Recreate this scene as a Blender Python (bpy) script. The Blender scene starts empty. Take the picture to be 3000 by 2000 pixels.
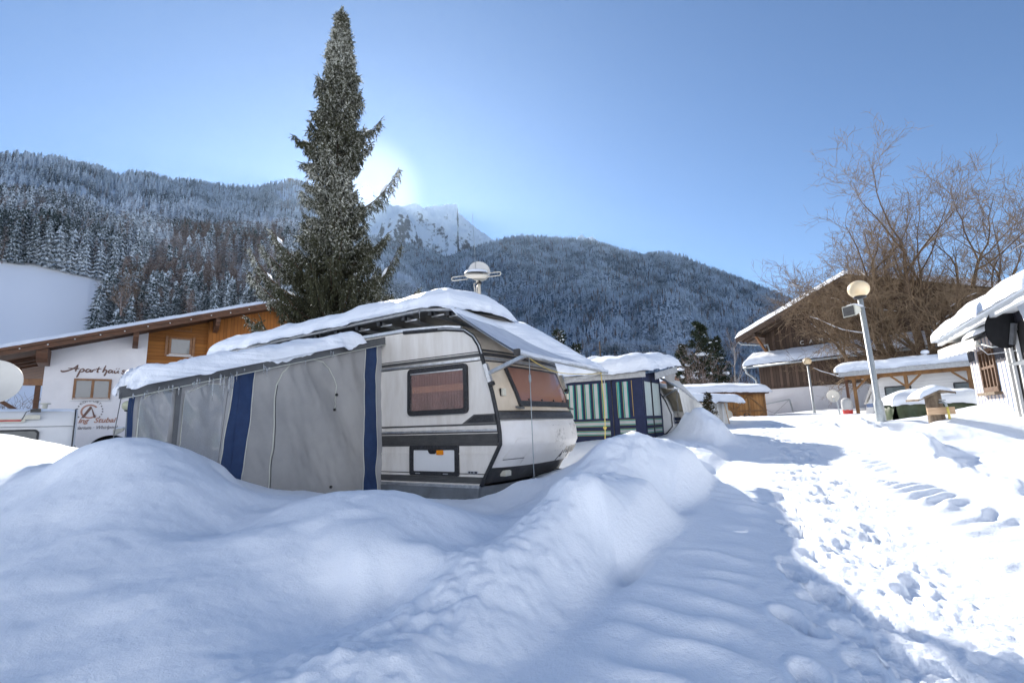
import bpy, math, random
import numpy as np
from mathutils import Vector, Matrix
sc = bpy.context.scene
COL = sc.collection
R = math.radians

# ------------------------------------------------------------------ camera
PITCH, ROLL, FPX = R(9.49), R(-1.92), 1442.0
EYE = np.array([0.0, 0.0, 1.15])
_f = np.array([0, math.cos(PITCH), math.sin(PITCH)])
_u = np.array([0, -math.sin(PITCH), math.cos(PITCH)])
_r = np.array([1.0, 0, 0])
RT = _r * math.cos(ROLL) + _u * math.sin(ROLL)
UP = -_r * math.sin(ROLL) + _u * math.cos(ROLL)
FW = _f
cd = bpy.data.cameras.new('camera')
cd.sensor_width = 36.0
cd.sensor_fit = 'HORIZONTAL'
cd.lens = FPX / 3000 * 36
cd.clip_start = 0.05
cd.clip_end = 30000
cam = bpy.data.objects.new('camera', cd)
COL.objects.link(cam)
M = Matrix(((RT[0], UP[0], -FW[0], EYE[0]), (RT[1], UP[1], -FW[1], EYE[1]), (RT[2], UP[2], -FW[2], EYE[2]), (0, 0, 0, 1)))
cam.matrix_world = M
sc.camera = cam

def at(px, py, y):  # positions come from image pixels at a chosen depth
    "the world point seen at a photo pixel, standing y metres in front of the camera"
    d = FW + RT * (px - 1500) / FPX - UP * (py - 1000) / FPX
    return EYE + d * (y / d[1])

def project(P):
    v = np.asarray(P) - EYE
    w = v @ FW
    return 1500 + FPX * (v @ RT) / w, 1000 - FPX * (v @ UP) / w

# ------------------------------------------------------------------ light and sky
SUN = np.array([-0.263, 0.861, 0.435]); SUN /= np.linalg.norm(SUN)
SUN_EL = math.asin(SUN[2]); SUN_AZ = math.atan2(SUN[0], SUN[1])
sd = bpy.data.lights.new('sun', 'SUN')
sd.energy = 4.5
sd.angle = R(0.53)
sd.color = (1.0, 0.94, 0.86)
sun = bpy.data.objects.new('sun', sd)
COL.objects.link(sun)
sun.rotation_euler = Vector(-SUN).to_track_quat('-Z', 'Y').to_euler()
sun.location = (-30, 60, 60)

w = bpy.data.worlds.new('World'); sc.world = w; w.use_nodes = True
nt = w.node_tree; nt.nodes.clear()
out = nt.nodes.new('ShaderNodeOutputWorld')
bg = nt.nodes.new('ShaderNodeBackground'); bg.inputs['Strength'].default_value = 0.068
sky = nt.nodes.new('ShaderNodeTexSky'); sky.sky_type = 'NISHITA'; sky.sun_disc = False
sky.sun_elevation = SUN_EL; sky.sun_rotation = SUN_AZ
sky.altitude = 1500; sky.air_density = 1.0; sky.dust_density = .05; sky.ozone_density = 4.5
nt.links.new(sky.outputs[0], bg.inputs['Color'])
# the disc of the sun itself with the narrow aureole of frosty air, part of the sky
tc = nt.nodes.new('ShaderNodeTexCoord')
dot = nt.nodes.new('ShaderNodeVectorMath'); dot.operation = 'DOT_PRODUCT'
nrm = nt.nodes.new('ShaderNodeVectorMath'); nrm.operation = 'NORMALIZE'
nt.links.new(tc.outputs['Generated'], nrm.inputs[0])
nt.links.new(nrm.outputs[0], dot.inputs[0]); dot.inputs[1].default_value = tuple(SUN)
mr = nt.nodes.new('ShaderNodeMapRange'); mr.interpolation_type = 'SMOOTHSTEP'
mr.inputs['From Min'].default_value = math.cos(R(0.62)); mr.inputs['From Max'].default_value = math.cos(R(0.30))
mr.inputs['To Min'].default_value = 0; mr.inputs['To Max'].default_value = 30
nt.links.new(dot.outputs['Value'], mr.inputs['Value'])
bg2 = nt.nodes.new('ShaderNodeBackground'); bg2.inputs['Color'].default_value = (1, .96, .88, 1)

ma = nt.nodes.new('ShaderNodeMapRange'); ma.interpolation_type = 'SMOOTHERSTEP'
ma.inputs['From Min'].default_value = math.cos(R(7)); ma.inputs['From Max'].default_value = 1.0; ma.inputs['To Min'].default_value = 0; ma.inputs['To Max'].default_value = .16
nt.links.new(dot.outputs['Value'], ma.inputs['Value'])
sm = nt.nodes.new('ShaderNodeMath'); sm.operation = 'ADD'; nt.links.new(mr.outputs[0], sm.inputs[0]); nt.links.new(ma.outputs[0], sm.inputs[1])
ad = nt.nodes.new('ShaderNodeAddShader')
nt.links.new(bg.outputs[0], ad.inputs[0]); nt.links.new(bg2.outputs[0], ad.inputs[1])
nt.links.new(sm.outputs[0], bg2.inputs['Strength'])
nt.links.new(ad.outputs[0], out.inputs['Surface'])

sc.view_settings.view_transform = 'Standard'
sc.view_settings.look = 'None'
sc.view_settings.exposure = 1.25
sc.view_settings.gamma = 1.0
sc.cycles.max_bounces = 8
sc.cycles.transparent_max_bounces = 12
sc.cycles.use_denoising = True

# ------------------------------------------------------------------ materials
def mat(name, color=(.5, .5, .5), rough=.6, metal=0.0, var=0.0, scale=8.0, bump=0.0, bscale=60.0, color2=None, streak=None, spec=None, alpha=1.0, detail=6.0, trans=0.0):
    m = bpy.data.materials.new(name); m.use_nodes = True
    n = m.node_tree; b = n.nodes['Principled BSDF']
    b.inputs['Roughness'].default_value = rough; b.inputs['Metallic'].default_value = metal
    if spec is not None: b.inputs['Specular IOR Level'].default_value = spec
    b.inputs['Base Color'].default_value = (*color, 1)
    b.inputs['Alpha'].default_value = alpha
    b.inputs['Transmission Weight'].default_value = trans
    t = None
    if color2 is not None or var or bump:
        t = n.nodes.new('ShaderNodeTexCoord')
    if color2 is not None or var:
        mp = n.nodes.new('ShaderNodeMapping'); n.links.new(t.outputs['Object'], mp.inputs[0])
        if streak: mp.inputs['Scale'].default_value = streak
        no = n.nodes.new('ShaderNodeTexNoise'); no.inputs['Scale'].default_value = scale; no.inputs['Detail'].default_value = detail
        no.inputs['Roughness'].default_value = .65
        n.links.new(mp.outputs[0], no.inputs['Vector'])
        cr = n.nodes.new('ShaderNodeValToRGB')
        c2 = color2 if color2 is not None else tuple(c * (1 - var) for c in color)
        cr.color_ramp.elements[0].position = .34; cr.color_ramp.elements[0].color = (*c2, 1)
        cr.color_ramp.elements[1].position = .62; cr.color_ramp.elements[1].color = (*color, 1)
        n.links.new(no.outputs['Fac'], cr.inputs[0]); n.links.new(cr.outputs[0], b.inputs['Base Color'])
    if bump:
        nb = n.nodes.new('ShaderNodeTexNoise'); nb.inputs['Scale'].default_value = bscale; nb.inputs['Detail'].default_value = 4
        n.links.new(t.outputs['Object'], nb.inputs['Vector'])
        bp = n.nodes.new('ShaderNodeBump'); bp.inputs['Strength'].default_value = bump; bp.inputs['Distance'].default_value = .02
        n.links.new(nb.outputs['Fac'], bp.inputs['Height']); n.links.new(bp.outputs[0], b.inputs['Normal'])
    return m

def planks(name, c1, c2, width, axis, rough=.75, gap=.06, grain=(1, 1, 1)):
    "boards side by side along one axis, each board its own tint, with dark joints"
    m = bpy.data.materials.new(name); m.use_nodes = True
    n = m.node_tree; b = n.nodes['Principled BSDF']; b.inputs['Roughness'].default_value = rough
    b.inputs['Specular IOR Level'].default_value = .25
    t = n.nodes.new('ShaderNodeTexCoord')
    dt = n.nodes.new('ShaderNodeVectorMath'); dt.operation = 'DOT_PRODUCT'; dt.inputs[1].default_value = tuple(a / width for a in axis)
    n.links.new(t.outputs['Object'], dt.inputs[0])
    fl = n.nodes.new('ShaderNodeMath'); fl.operation = 'FLOOR'; n.links.new(dt.outputs['Value'], fl.inputs[0])
    fr = n.nodes.new('ShaderNodeMath'); fr.operation = 'FRACT'; n.links.new(dt.outputs['Value'], fr.inputs[0])
    wn = n.nodes.new('ShaderNodeTexWhiteNoise'); wn.noise_dimensions = '1D'; n.links.new(fl.outputs[0], wn.inputs['W'])
    mp = n.nodes.new('ShaderNodeMapping'); mp.inputs['Scale'].default_value = grain; n.links.new(t.outputs['Object'], mp.inputs[0])
    ng = n.nodes.new('ShaderNodeTexNoise'); ng.inputs['Scale'].default_value = 3; ng.inputs['Detail'].default_value = 8; ng.inputs['Roughness'].default_value = .7
    n.links.new(mp.outputs[0], ng.inputs['Vector'])
    av = n.nodes.new('ShaderNodeMath'); av.operation = 'MULTIPLY_ADD'; av.inputs[1].default_value = .45
    sb = n.nodes.new('ShaderNodeMath'); sb.operation = 'MULTIPLY'; sb.inputs[1].default_value = .6; n.links.new(ng.outputs['Fac'], sb.inputs[0])
    n.links.new(wn.outputs['Value'], av.inputs[0]); n.links.new(sb.outputs[0], av.inputs[2])
    cr = n.nodes.new('ShaderNodeValToRGB'); cr.color_ramp.elements[0].position = .2; cr.color_ramp.elements[0].color = (*c2, 1)
    cr.color_ramp.elements[1].position = .85; cr.color_ramp.elements[1].color = (*c1, 1)
    n.links.new(av.outputs[0], cr.inputs[0])
    lt = n.nodes.new('ShaderNodeMath'); lt.operation = 'GREATER_THAN'; lt.inputs[1].default_value = gap; n.links.new(fr.outputs[0], lt.inputs[0])
    mx = n.nodes.new('ShaderNodeMix'); mx.data_type = 'RGBA'
    mx.inputs['A'].default_value = (c2[0] * .25, c2[1] * .25, c2[2] * .25, 1)
    n.links.new(lt.outputs[0], mx.inputs['Factor']); n.links.new(cr.outputs[0], mx.inputs['B'])
    n.links.new(mx.outputs['Result'], b.inputs['Base Color'])
    bp = n.nodes.new('ShaderNodeBump'); bp.inputs['Strength'].default_value = .5; bp.inputs['Distance'].default_value = .02
    n.links.new(lt.outputs[0], bp.inputs['Height']); n.links.new(bp.outputs[0], b.inputs['Normal'])
    return m

def snow_material(name, base=(.86, .905, .96), grain=110., strength=.35, coarse=9., cstr=.25, layers=0.):
    m = bpy.data.materials.new(name); m.use_nodes = True
    n = m.node_tree; b = n.nodes['Principled BSDF']
    b.inputs['Roughness'].default_value = .55; b.inputs['Specular IOR Level'].default_value = .3
    b.inputs['Base Color'].default_value = (*base, 1)
    t = n.nodes.new('ShaderNodeTexCoord')
    prev = None
    for sc_, st, di in ((coarse, cstr, .03), (grain, strength, .006)):
        no = n.nodes.new('ShaderNodeTexNoise'); no.inputs['Scale'].default_value = sc_; no.inputs['Detail'].default_value = 5; no.inputs['Roughness'].default_value = .7
        n.links.new(t.outputs['Object'], no.inputs['Vector'])
        bp = n.nodes.new('ShaderNodeBump'); bp.inputs['Strength'].default_value = st; bp.inputs['Distance'].default_value = di
        n.links.new(no.outputs['Fac'], bp.inputs['Height'])
        if prev: n.links.new(prev.outputs[0], bp.inputs['Normal'])
        prev = bp
    if layers:
        mp = n.nodes.new('ShaderNodeMapping'); mp.inputs['Scale'].default_value = (1.2, 1.2, 22); n.links.new(t.outputs['Object'], mp.inputs[0])
        no = n.nodes.new('ShaderNodeTexNoise'); no.inputs['Scale'].default_value = 1.0; no.inputs['Detail'].default_value = 4; n.links.new(mp.outputs[0], no.inputs['Vector'])
        bp = n.nodes.new('ShaderNodeBump'); bp.inputs['Strength'].default_value = layers; bp.inputs['Distance'].default_value = .06
        n.links.new(no.outputs['Fac'], bp.inputs['Height']); n.links.new(prev.outputs[0], bp.inputs['Normal']); prev = bp
    n.links.new(prev.outputs[0], b.inputs['Normal'])
    return m

MT = {}
MT['snow'] = snow_material('snow', grain=120., strength=.6, coarse=14., cstr=.35)
MT['snow_road'] = snow_material('trodden_snow', (.86, .90, .95), 90., .45, 14., .5)
MT['snow_cap'] = snow_material('snow_on_roof', (.85, .89, .945), 60., .5, 6., .7, .45)
MT['snow_far'] = snow_material('snow_far', (.82, .86, .92), 1.2, .4, .08, .4)
MT['van_white'] = mat('caravan_white', (.74, .71, .66), .4, color2=(.64, .60, .54), scale=2.2, streak=(3, 3, .6), bump=.08, bscale=220)
MT['van_nose'] = mat('caravan_nose', (.66, .57, .45), .42, color2=(.50, .41, .30), scale=1.6, streak=(2, 2, .8), bump=.05, bscale=90)
MT['van_low'] = mat('caravan_nose_low', (.76, .74, .72), .4, color2=(.62, .59, .55), scale=1.1, bump=.05, bscale=60)
MT['grey_band'] = mat('grey_band', (.085, .085, .082), .5, color2=(.045, .045, .045), scale=5, streak=(1, 1, 20))
MT['dark_band'] = mat('dark_band', (.028, .028, .030), .5, color2=(.065, .062, .06), scale=9)
MT['rubber'] = mat('black_rubber', (.007, .007, .008), .55, color2=(.035, .037, .042), scale=38, bump=.25, bscale=120)
MT['dish_black'] = mat('dish_black', (.02, .02, .022), .85, var=.3, spec=.15)
MT['black'] = mat('black_plastic', (.015, .015, .017), .4, var=.4)
MT['alu'] = mat('aluminium', (.62, .63, .64), .38, .85, color2=(.45, .46, .47), scale=14, streak=(1, 1, 1))
MT['alu_dull'] = mat('dull_aluminium', (.42, .43, .44), .5, .4, var=.25, scale=12)
MT['roof_sheet'] = mat('roof_sheet', (.12, .125, .13), .6, var=.3, scale=3)
MT['grey_cloth'] = mat('grey_cloth', (.34, .335, .325), .85, color2=(.27, .27, .268), scale=1.3, bump=.12, bscale=420)
MT['grey_cloth2'] = mat('grey_cloth_light', (.37, .37, .37), .85, color2=(.30, .30, .305), scale=1.7, bump=.12, bscale=420)
MT['blue_cloth'] = mat('blue_cloth', (.009, .030, .095), .7, color2=(.014, .040, .115), scale=9, bump=.15, bscale=300)
MT['hem'] = mat('dark_hem', (.10, .105, .11), .6, var=.25, scale=5)
MT['piping'] = mat('pale_piping', (.55, .56, .5), .6, var=.1)
MT['skirt'] = mat('skirt_cloth', (.16, .18, .20), .6, var=.35, scale=3)
MT['canopy'] = mat('canopy_cloth', (.58, .62, .68), .7, color2=(.46, .50, .57), scale=2.5, bump=.15, bscale=160)
MT['cream'] = mat('cream_plastic', (.62, .60, .50), .4, var=.15, scale=5)
MT['orange'] = mat('orange_lens', (.85, .28, .01), .25, var=.3)
MT['red'] = mat('red_lens', (.45, .02, .02), .25, var=.3)
MT['ice'] = mat('ice', (.9, .95, 1), .08, trans=.9)
MT['globe'] = mat('lamp_globe', (.78, .60, .36), .3, color2=(.80, .66, .45), scale=3)
MT['globe_shaded'] = mat('lamp_globe_shaded', (.5, .52, .36), .3, var=.1)  # greener, duller copy of the globe with shade put into its colour
MT['galv'] = mat('galvanised_steel', (.40, .43, .44), .5, .35, color2=(.30, .33, .34), scale=22)
MT['dish'] = mat('dish_grey', (.52, .52, .5), .45, var=.08, scale=2)
MT['dish_cream'] = mat('dish_cream', (.62, .58, .5), .45, var=.08, scale=2)
MT['rope_y'] = mat('yellow_rope', (.62, .48, .12), .8, var=.3, scale=40)
MT['wire'] = mat('wire', (.18, .18, .18), .5, .5, var=.2)
MT['plaster'] = mat('white_plaster', (.72, .71, .72), .9, color2=(.65, .64, .65), scale=.7, bump=.25, bscale=18)
MT['brown_paint'] = mat('brown_lettering', (.16, .09, .07), .7, var=.15)
MT['copper_paint'] = mat('copper_lettering', (.42, .23, .17), .7, var=.15)
MT['dark_paint'] = mat('dark_lettering', (.07, .05, .05), .7, var=.15)
MT['bark'] = mat('bark', (.13, .085, .05), .9, color2=(.07, .045, .028), scale=9, bump=.5, bscale=30)
MT['twig'] = mat('twig', (.25, .175, .105), .9, color2=(.15, .105, .065), scale=3)
MT['tarp'] = mat('green_tarp', (.05, .075, .03), .45, color2=(.025, .04, .015), scale=4, bump=.3, bscale=14)
MT['oldwood'] = mat('weathered_post', (.21, .16, .11), .85, color2=(.09, .065, .045), scale=6, streak=(3, 3, .4), bump=.5, bscale=25)
MT['newwood'] = mat('pine_board', (.55, .38, .24), .75, color2=(.42, .27, .15), scale=5, streak=(1, 1, 6))
MT['beam'] = mat('stained_beam', (.25, .13, .045), .7, color2=(.15, .075, .03), scale=5, streak=(1, 1, 1))
MT['wframe'] = mat('window_wood', (.23, .105, .035), .5, color2=(.15, .06, .02), scale=8)
MT['curtain'] = mat('lace_curtain', (.6, .6, .58), .9, color2=(.4, .4, .4), scale=30)
MT['dark_room'] = mat('unlit_interior', (.02, .018, .016), .9, var=.3)  # near-black colour stands in for the shade inside openings
MT['white_tent'] = mat('white_cloth', (.66, .65, .62), .8, color2=(.56, .55, .52), scale=2, bump=.1, bscale=200)
MT['white_pvc'] = mat('white_sheet', (.70, .71, .71), .4, var=.06, scale=2)

def glassy(name, tint, trans, rough=.15, frost=.25, refl=1.0):
    m = bpy.data.materials.new(name); m.use_nodes = True
    n = m.node_tree; b = n.nodes['Principled BSDF']
    b.inputs['Base Color'].default_value = (*tint, 1); b.inputs['Roughness'].default_value = rough
    b.inputs['Specular IOR Level'].default_value = .5 * refl
    tr = n.nodes.new('ShaderNodeBsdfTransparent'); tr.inputs[0].default_value = (min(1, tint[0] * 2.6), min(1, tint[1] * 2.6), min(1, tint[2] * 2.6), 1)
    t = n.nodes.new('ShaderNodeTexCoord')
    no = n.nodes.new('ShaderNodeTexNoise'); no.inputs['Scale'].default_value = 85; no.inputs['Detail'].default_value = 3
    n.links.new(t.outputs['Object'], no.inputs['Vector'])
    cr = n.nodes.new('ShaderNodeValToRGB'); cr.color_ramp.elements[0].position = .5; cr.color_ramp.elements[1].position = .72
    cr.color_ramp.elements[0].color = (1 - trans,) * 3 + (1,); v = min(1, 1 - trans + frost); cr.color_ramp.elements[1].color = (v, v, v, 1)
    n.links.new(no.outputs['Fac'], cr.inputs[0])
    mx = n.nodes.new('ShaderNodeMixShader'); n.links.new(cr.outputs[0], mx.inputs[0])
    n.links.new(tr.outputs[0], mx.inputs[1]); n.links.new(b.outputs[0], mx.inputs[2])
    n.links.new(mx.outputs[0], n.nodes['Material Output'].inputs['Surface'])
    return m
MT['acrylic'] = glassy('tinted_acrylic', (.365, .315, .30), .80, .12, .38)
MT['acrylic_front'] = glassy('tinted_acrylic_front', (.33, .17, .12), .3, .08, .1, 1.6)
MT['clear_pvc'] = glassy('clear_window_film', (.36, .37, .38), .45, .05, .10, 2.2)
MT['smoked'] = glassy('smoked_acrylic', (.09, .10, .10), .15, .1, .1, 1.5)
MT['pane'] = glassy('window_glass', (.28, .29, .29), .35, .03, .02, 2.0)

def forest_material(name, dark, frost, amount, scale):
    m = bpy.data.materials.new(name); m.use_nodes = True
    n = m.node_tree; b = n.nodes['Principled BSDF']; b.inputs['Roughness'].default_value = .9; b.inputs['Specular IOR Level'].default_value = .1
    t = n.nodes.new('ShaderNodeTexCoord')
    no = n.nodes.new('ShaderNodeTexNoise'); no.inputs['Scale'].default_value = scale; no.inputs['Detail'].default_value = 4; no.inputs['Roughness'].default_value = .75
    n.links.new(t.outputs['Object'], no.inputs['Vector'])
    big = n.nodes.new('ShaderNodeTexNoise'); big.inputs['Scale'].default_value = scale * .02; big.inputs['Detail'].default_value = 3
    n.links.new(t.outputs['Object'], big.inputs['Vector'])
    am = n.nodes.new('ShaderNodeMath'); am.operation = 'MULTIPLY_ADD'; am.inputs[1].default_value = .5; am.inputs[2].default_value = -.25
    n.links.new(big.outputs['Fac'], am.inputs[0])
    su = n.nodes.new('ShaderNodeMath'); su.operation = 'ADD'; n.links.new(am.outputs[0], su.inputs[0]); n.links.new(no.outputs['Fac'], su.inputs[1])
    cr = n.nodes.new('ShaderNodeValToRGB')
    cr.color_ramp.elements[0].position = .62 - amount * .3; cr.color_ramp.elements[0].color = (*dark, 1)
    cr.color_ramp.elements[1].position = .74 - amount * .3; cr.color_ramp.elements[1].color = (*frost, 1)
    n.links.new(su.outputs[0], cr.inputs[0]); n.links.new(cr.outputs[0], b.inputs['Base Color'])
    return m
MT['spruce_far'] = forest_material('frosted_spruce', (.030, .046, .050), (.55, .62, .70), .72, .8)
MT['spruce_mid'] = forest_material('frosted_spruce_near', (.024, .038, .036), (.56, .63, .70), .55, 1.1)
MT['larch'] = forest_material('bare_larch', (.13, .092, .075), (.34, .30, .29), .5, 1.2)
MT['needle'] = forest_material('spruce_needles', (.050, .052, .030), (.60, .61, .55), .37, 14.0)
MT['needle_dark'] = forest_material('pine_needles', (.022, .030, .016), (.5, .5, .48), .16, 5.0)
MT['thuja'] = forest_material('thuja_foliage', (.045, .04, .02), (.4, .38, .3), .15, 14.)

# ------------------------------------------------------------------ mesh builder
class MB:
    def __init__(s): s.v = []; s.f = []; s.m = []; s.s = []
    def add(s, vs, fs, m=0, smooth=False):
        o = len(s.v); s.v.extend([tuple(map(float, p)) for p in vs])
        for f in fs:
            s.f.append(tuple(i + o for i in f)); s.m.append(m); s.s.append(smooth)
        return s
    def hexa(s, a, m=0):
        "eight corners: bottom four, then top four"
        return s.add(a, [(0, 3, 2, 1), (4, 5, 6, 7), (0, 1, 5, 4), (1, 2, 6, 5), (2, 3, 7, 6), (3, 0, 4, 7)], m)
    def beam(s, p, q, w, h, up=(0, 0, 1), m=0):
        p = np.array(p, float); q = np.array(q, float); d = q - p; d /= np.linalg.norm(d)
        sd_ = np.cross(d, up); sd_ /= np.linalg.norm(sd_); u = np.cross(sd_, d)
        a = [p - sd_ * w / 2 - u * h / 2, p + sd_ * w / 2 - u * h / 2, p + sd_ * w / 2 + u * h / 2, p - sd_ * w / 2 + u * h / 2]
        b = [x + (q - p) for x in a]
        return s.add(a + b, [(0, 1, 2, 3), (7, 6, 5, 4), (0, 4, 5, 1), (1, 5, 6, 2), (2, 6, 7, 3), (3, 7, 4, 0)], m)
    def tube(s, pts, r, n=8, m=0, cap=True, smooth=True):
        P = [np.array(p, float) for p in pts]; k = len(P)
        rr = [r] * k if np.isscalar(r) else list(r)
        o = len(s.v); prev = None
        for i, p in enumerate(P):
            d = P[min(i + 1, k - 1)] - P[max(i - 1, 0)]; d = d / (np.linalg.norm(d) + 1e-12)
            if prev is None:
                a = np.cross(d, (0, 0, 1.)); 
                if np.linalg.norm(a) < 1e-3: a = np.cross(d, (1., 0, 0))
            else: a = prev - d * (prev @ d)
            a = a / (np.linalg.norm(a) + 1e-12); prev = a; b = np.cross(d, a)
            for j in range(n):
                t = 2 * math.pi * j / n; s.v.append(tuple(p + rr[i] * (a * math.cos(t) + b * math.sin(t))))
        for i in range(k - 1):
            for j in range(n):
                s.f.append((o + i * n + j, o + i * n + (j + 1) % n, o + (i + 1) * n + (j + 1) % n, o + (i + 1) * n + j)); s.m.append(m); s.s.append(smooth)
        if cap:
            s.f.append(tuple(o + j for j in range(n))[::-1]); s.m.append(m); s.s.append(False)
            s.f.append(tuple(o + (k - 1) * n + j for j in range(n))); s.m.append(m); s.s.append(False)
        return s
    def lathe(s, prof, o, ax=(0, 0, 1), n=24, m=0, smooth=True):
        ax = np.array(ax, float); ax /= np.linalg.norm(ax); o = np.array(o, float)
        a = np.cross(ax, (0, 1, 0) if abs(ax[1]) < .9 else (1, 0, 0)); a /= np.linalg.norm(a); b = np.cross(ax, a)
        vs = []; fs = []
        for r, h in prof:
            for j in range(n):
                t = 2 * math.pi * j / n; vs.append(o + ax * h + r * (a * math.cos(t) + b * math.sin(t)))
        for i in range(len(prof) - 1):
            for j in range(n): fs.append((i * n + j, i * n + (j + 1) % n, (i + 1) * n + (j + 1) % n, (i + 1) * n + j))
        return s.add(vs, fs, m, smooth)
    def grid(s, P, m=0, smooth=True, flip=False):
        P = np.asarray(P); a, b = P.shape[:2]
        fs = []
        for i in range(a - 1):
            for j in range(b - 1):
                q = (i * b + j, i * b + j + 1, (i + 1) * b + j + 1, (i + 1) * b + j)
                fs.append(q[::-1] if flip else q)
        return s.add(P.reshape(-1, 3), fs, m, smooth)
    def prism(s, poly, vec, m=0):
        p = [np.array(x, float) for x in poly]; k = len(p); vec = np.array(vec, float)
        return s.add(p + [x + vec for x in p], [tuple(range(k))[::-1], tuple(range(k, 2 * k))] + [(i, (i + 1) % k, k + (i + 1) % k, k + i) for i in range(k)], m)
    def build(s, name, mats, parent=None, label=None, smooth_angle=None):
        me = bpy.data.meshes.new(name)
        off = np.array(parent.matrix_world.translation if parent is None else wloc(parent)) if parent is not None else np.zeros(3)
        V = np.array(s.v, float).reshape(-1, 3) - off
        me.from_pydata(V.tolist(), [], s.f); me.update()
        if not isinstance(mats, (list, tuple)): mats = [mats]
        for q in mats: me.materials.append(MT[q] if isinstance(q, str) else q)
        if len(mats) > 1: me.polygons.foreach_set('material_index', s.m)
        me.polygons.foreach_set('use_smooth', s.s)
        o = bpy.data.objects.new(name, me); COL.objects.link(o)
        if parent is not None: o.parent = parent
        if label: o['label'] = label
        return o

def wloc(o):
    p = np.zeros(3)
    while o is not None:
        p = p + np.array(o.location); o = o.parent
    return p

def thing(name, loc, label, cat, group=None):
    o = bpy.data.objects.new(name, None); COL.objects.link(o); o.location = tuple(map(float, loc)); o.empty_display_size = .2
    o['label'] = label; o['category'] = cat
    if group: o['group'] = group
    return o

def setting(o, kind='structure'):
    o['kind'] = kind; return o

def fast_mesh(name, V, F, mats, mi=None, smooth=False, parent=None):
    "numpy arrays of vertices and equal-sized faces to one mesh object"
    me = bpy.data.meshes.new(name); V = np.asarray(V, np.float32); F = np.asarray(F, np.int32); k = F.shape[1]
    if parent is not None: V = V - wloc(parent).astype(np.float32)
    me.vertices.add(len(V)); me.vertices.foreach_set('co', V.ravel())
    me.loops.add(F.size); me.loops.foreach_set('vertex_index', F.ravel())
    me.polygons.add(len(F)); me.polygons.foreach_set('loop_start', np.arange(0, F.size, k, dtype=np.int32))
    me.polygons.foreach_set('loop_total', np.full(len(F), k, np.int32))
    for q in (mats if isinstance(mats, (list, tuple)) else [mats]): me.materials.append(MT[q])
    if mi is not None: me.polygons.foreach_set('material_index', np.asarray(mi, np.int32))
    me.polygons.foreach_set('use_smooth', np.full(len(F), smooth))
    me.update(calc_edges=True); me.validate()
    o = bpy.data.objects.new(name, me); COL.objects.link(o)
    if parent is not None: o.parent = parent
    return o

# ------------------------------------------------------------------ noise
def _hash(ix, iy, seed):
    h = (ix.astype(np.int64) * 374761393 + iy.astype(np.int64) * 668265263 + seed * 974634777) & 0x7fffffff
    h = ((h ^ (h >> 13)) * 1274126177) & 0x7fffffff
    return ((h ^ (h >> 16)) & 0xffff) / 65535.0
def vnoise(x, y, seed=0):
    x = np.asarray(x, float); y = np.asarray(y, float)
    ix = np.floor(x); iy = np.floor(y); fx = x - ix; fy = y - iy
    fx = fx * fx * fx * (fx * (fx * 6 - 15) + 10); fy = fy * fy * fy * (fy * (fy * 6 - 15) + 10)
    a = _hash(ix, iy, seed); b = _hash(ix + 1, iy, seed); c = _hash(ix, iy + 1, seed); d = _hash(ix + 1, iy + 1, seed)
    return (a * (1 - fx) + b * fx) * (1 - fy) + (c * (1 - fx) + d * fx) * fy - .5
def fbm(x, y, octs=4, seed=0, gain=.5):
    t = 0; a = 1.0
    for k in range(octs): t = t + a * vnoise(x * 2 ** k + 17.3 * k, y * 2 ** k - 9.1 * k, seed + k); a *= gain
    return t
def pnoise(x, y, seed=0):
    "two turned copies of the noise, so that no grid shows"
    return .75 * (vnoise(.829 * x + .559 * y, -.559 * x + .829 * y, seed) + vnoise(.23 * x - 1.04 * y + 7.7, 1.04 * x + .23 * y - 3.1, seed + 500))
def sstep(e0, e1, x):
    t = np.clip((x - e0) / (e1 - e0), 0, 1); return t * t * (3 - 2 * t)
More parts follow.
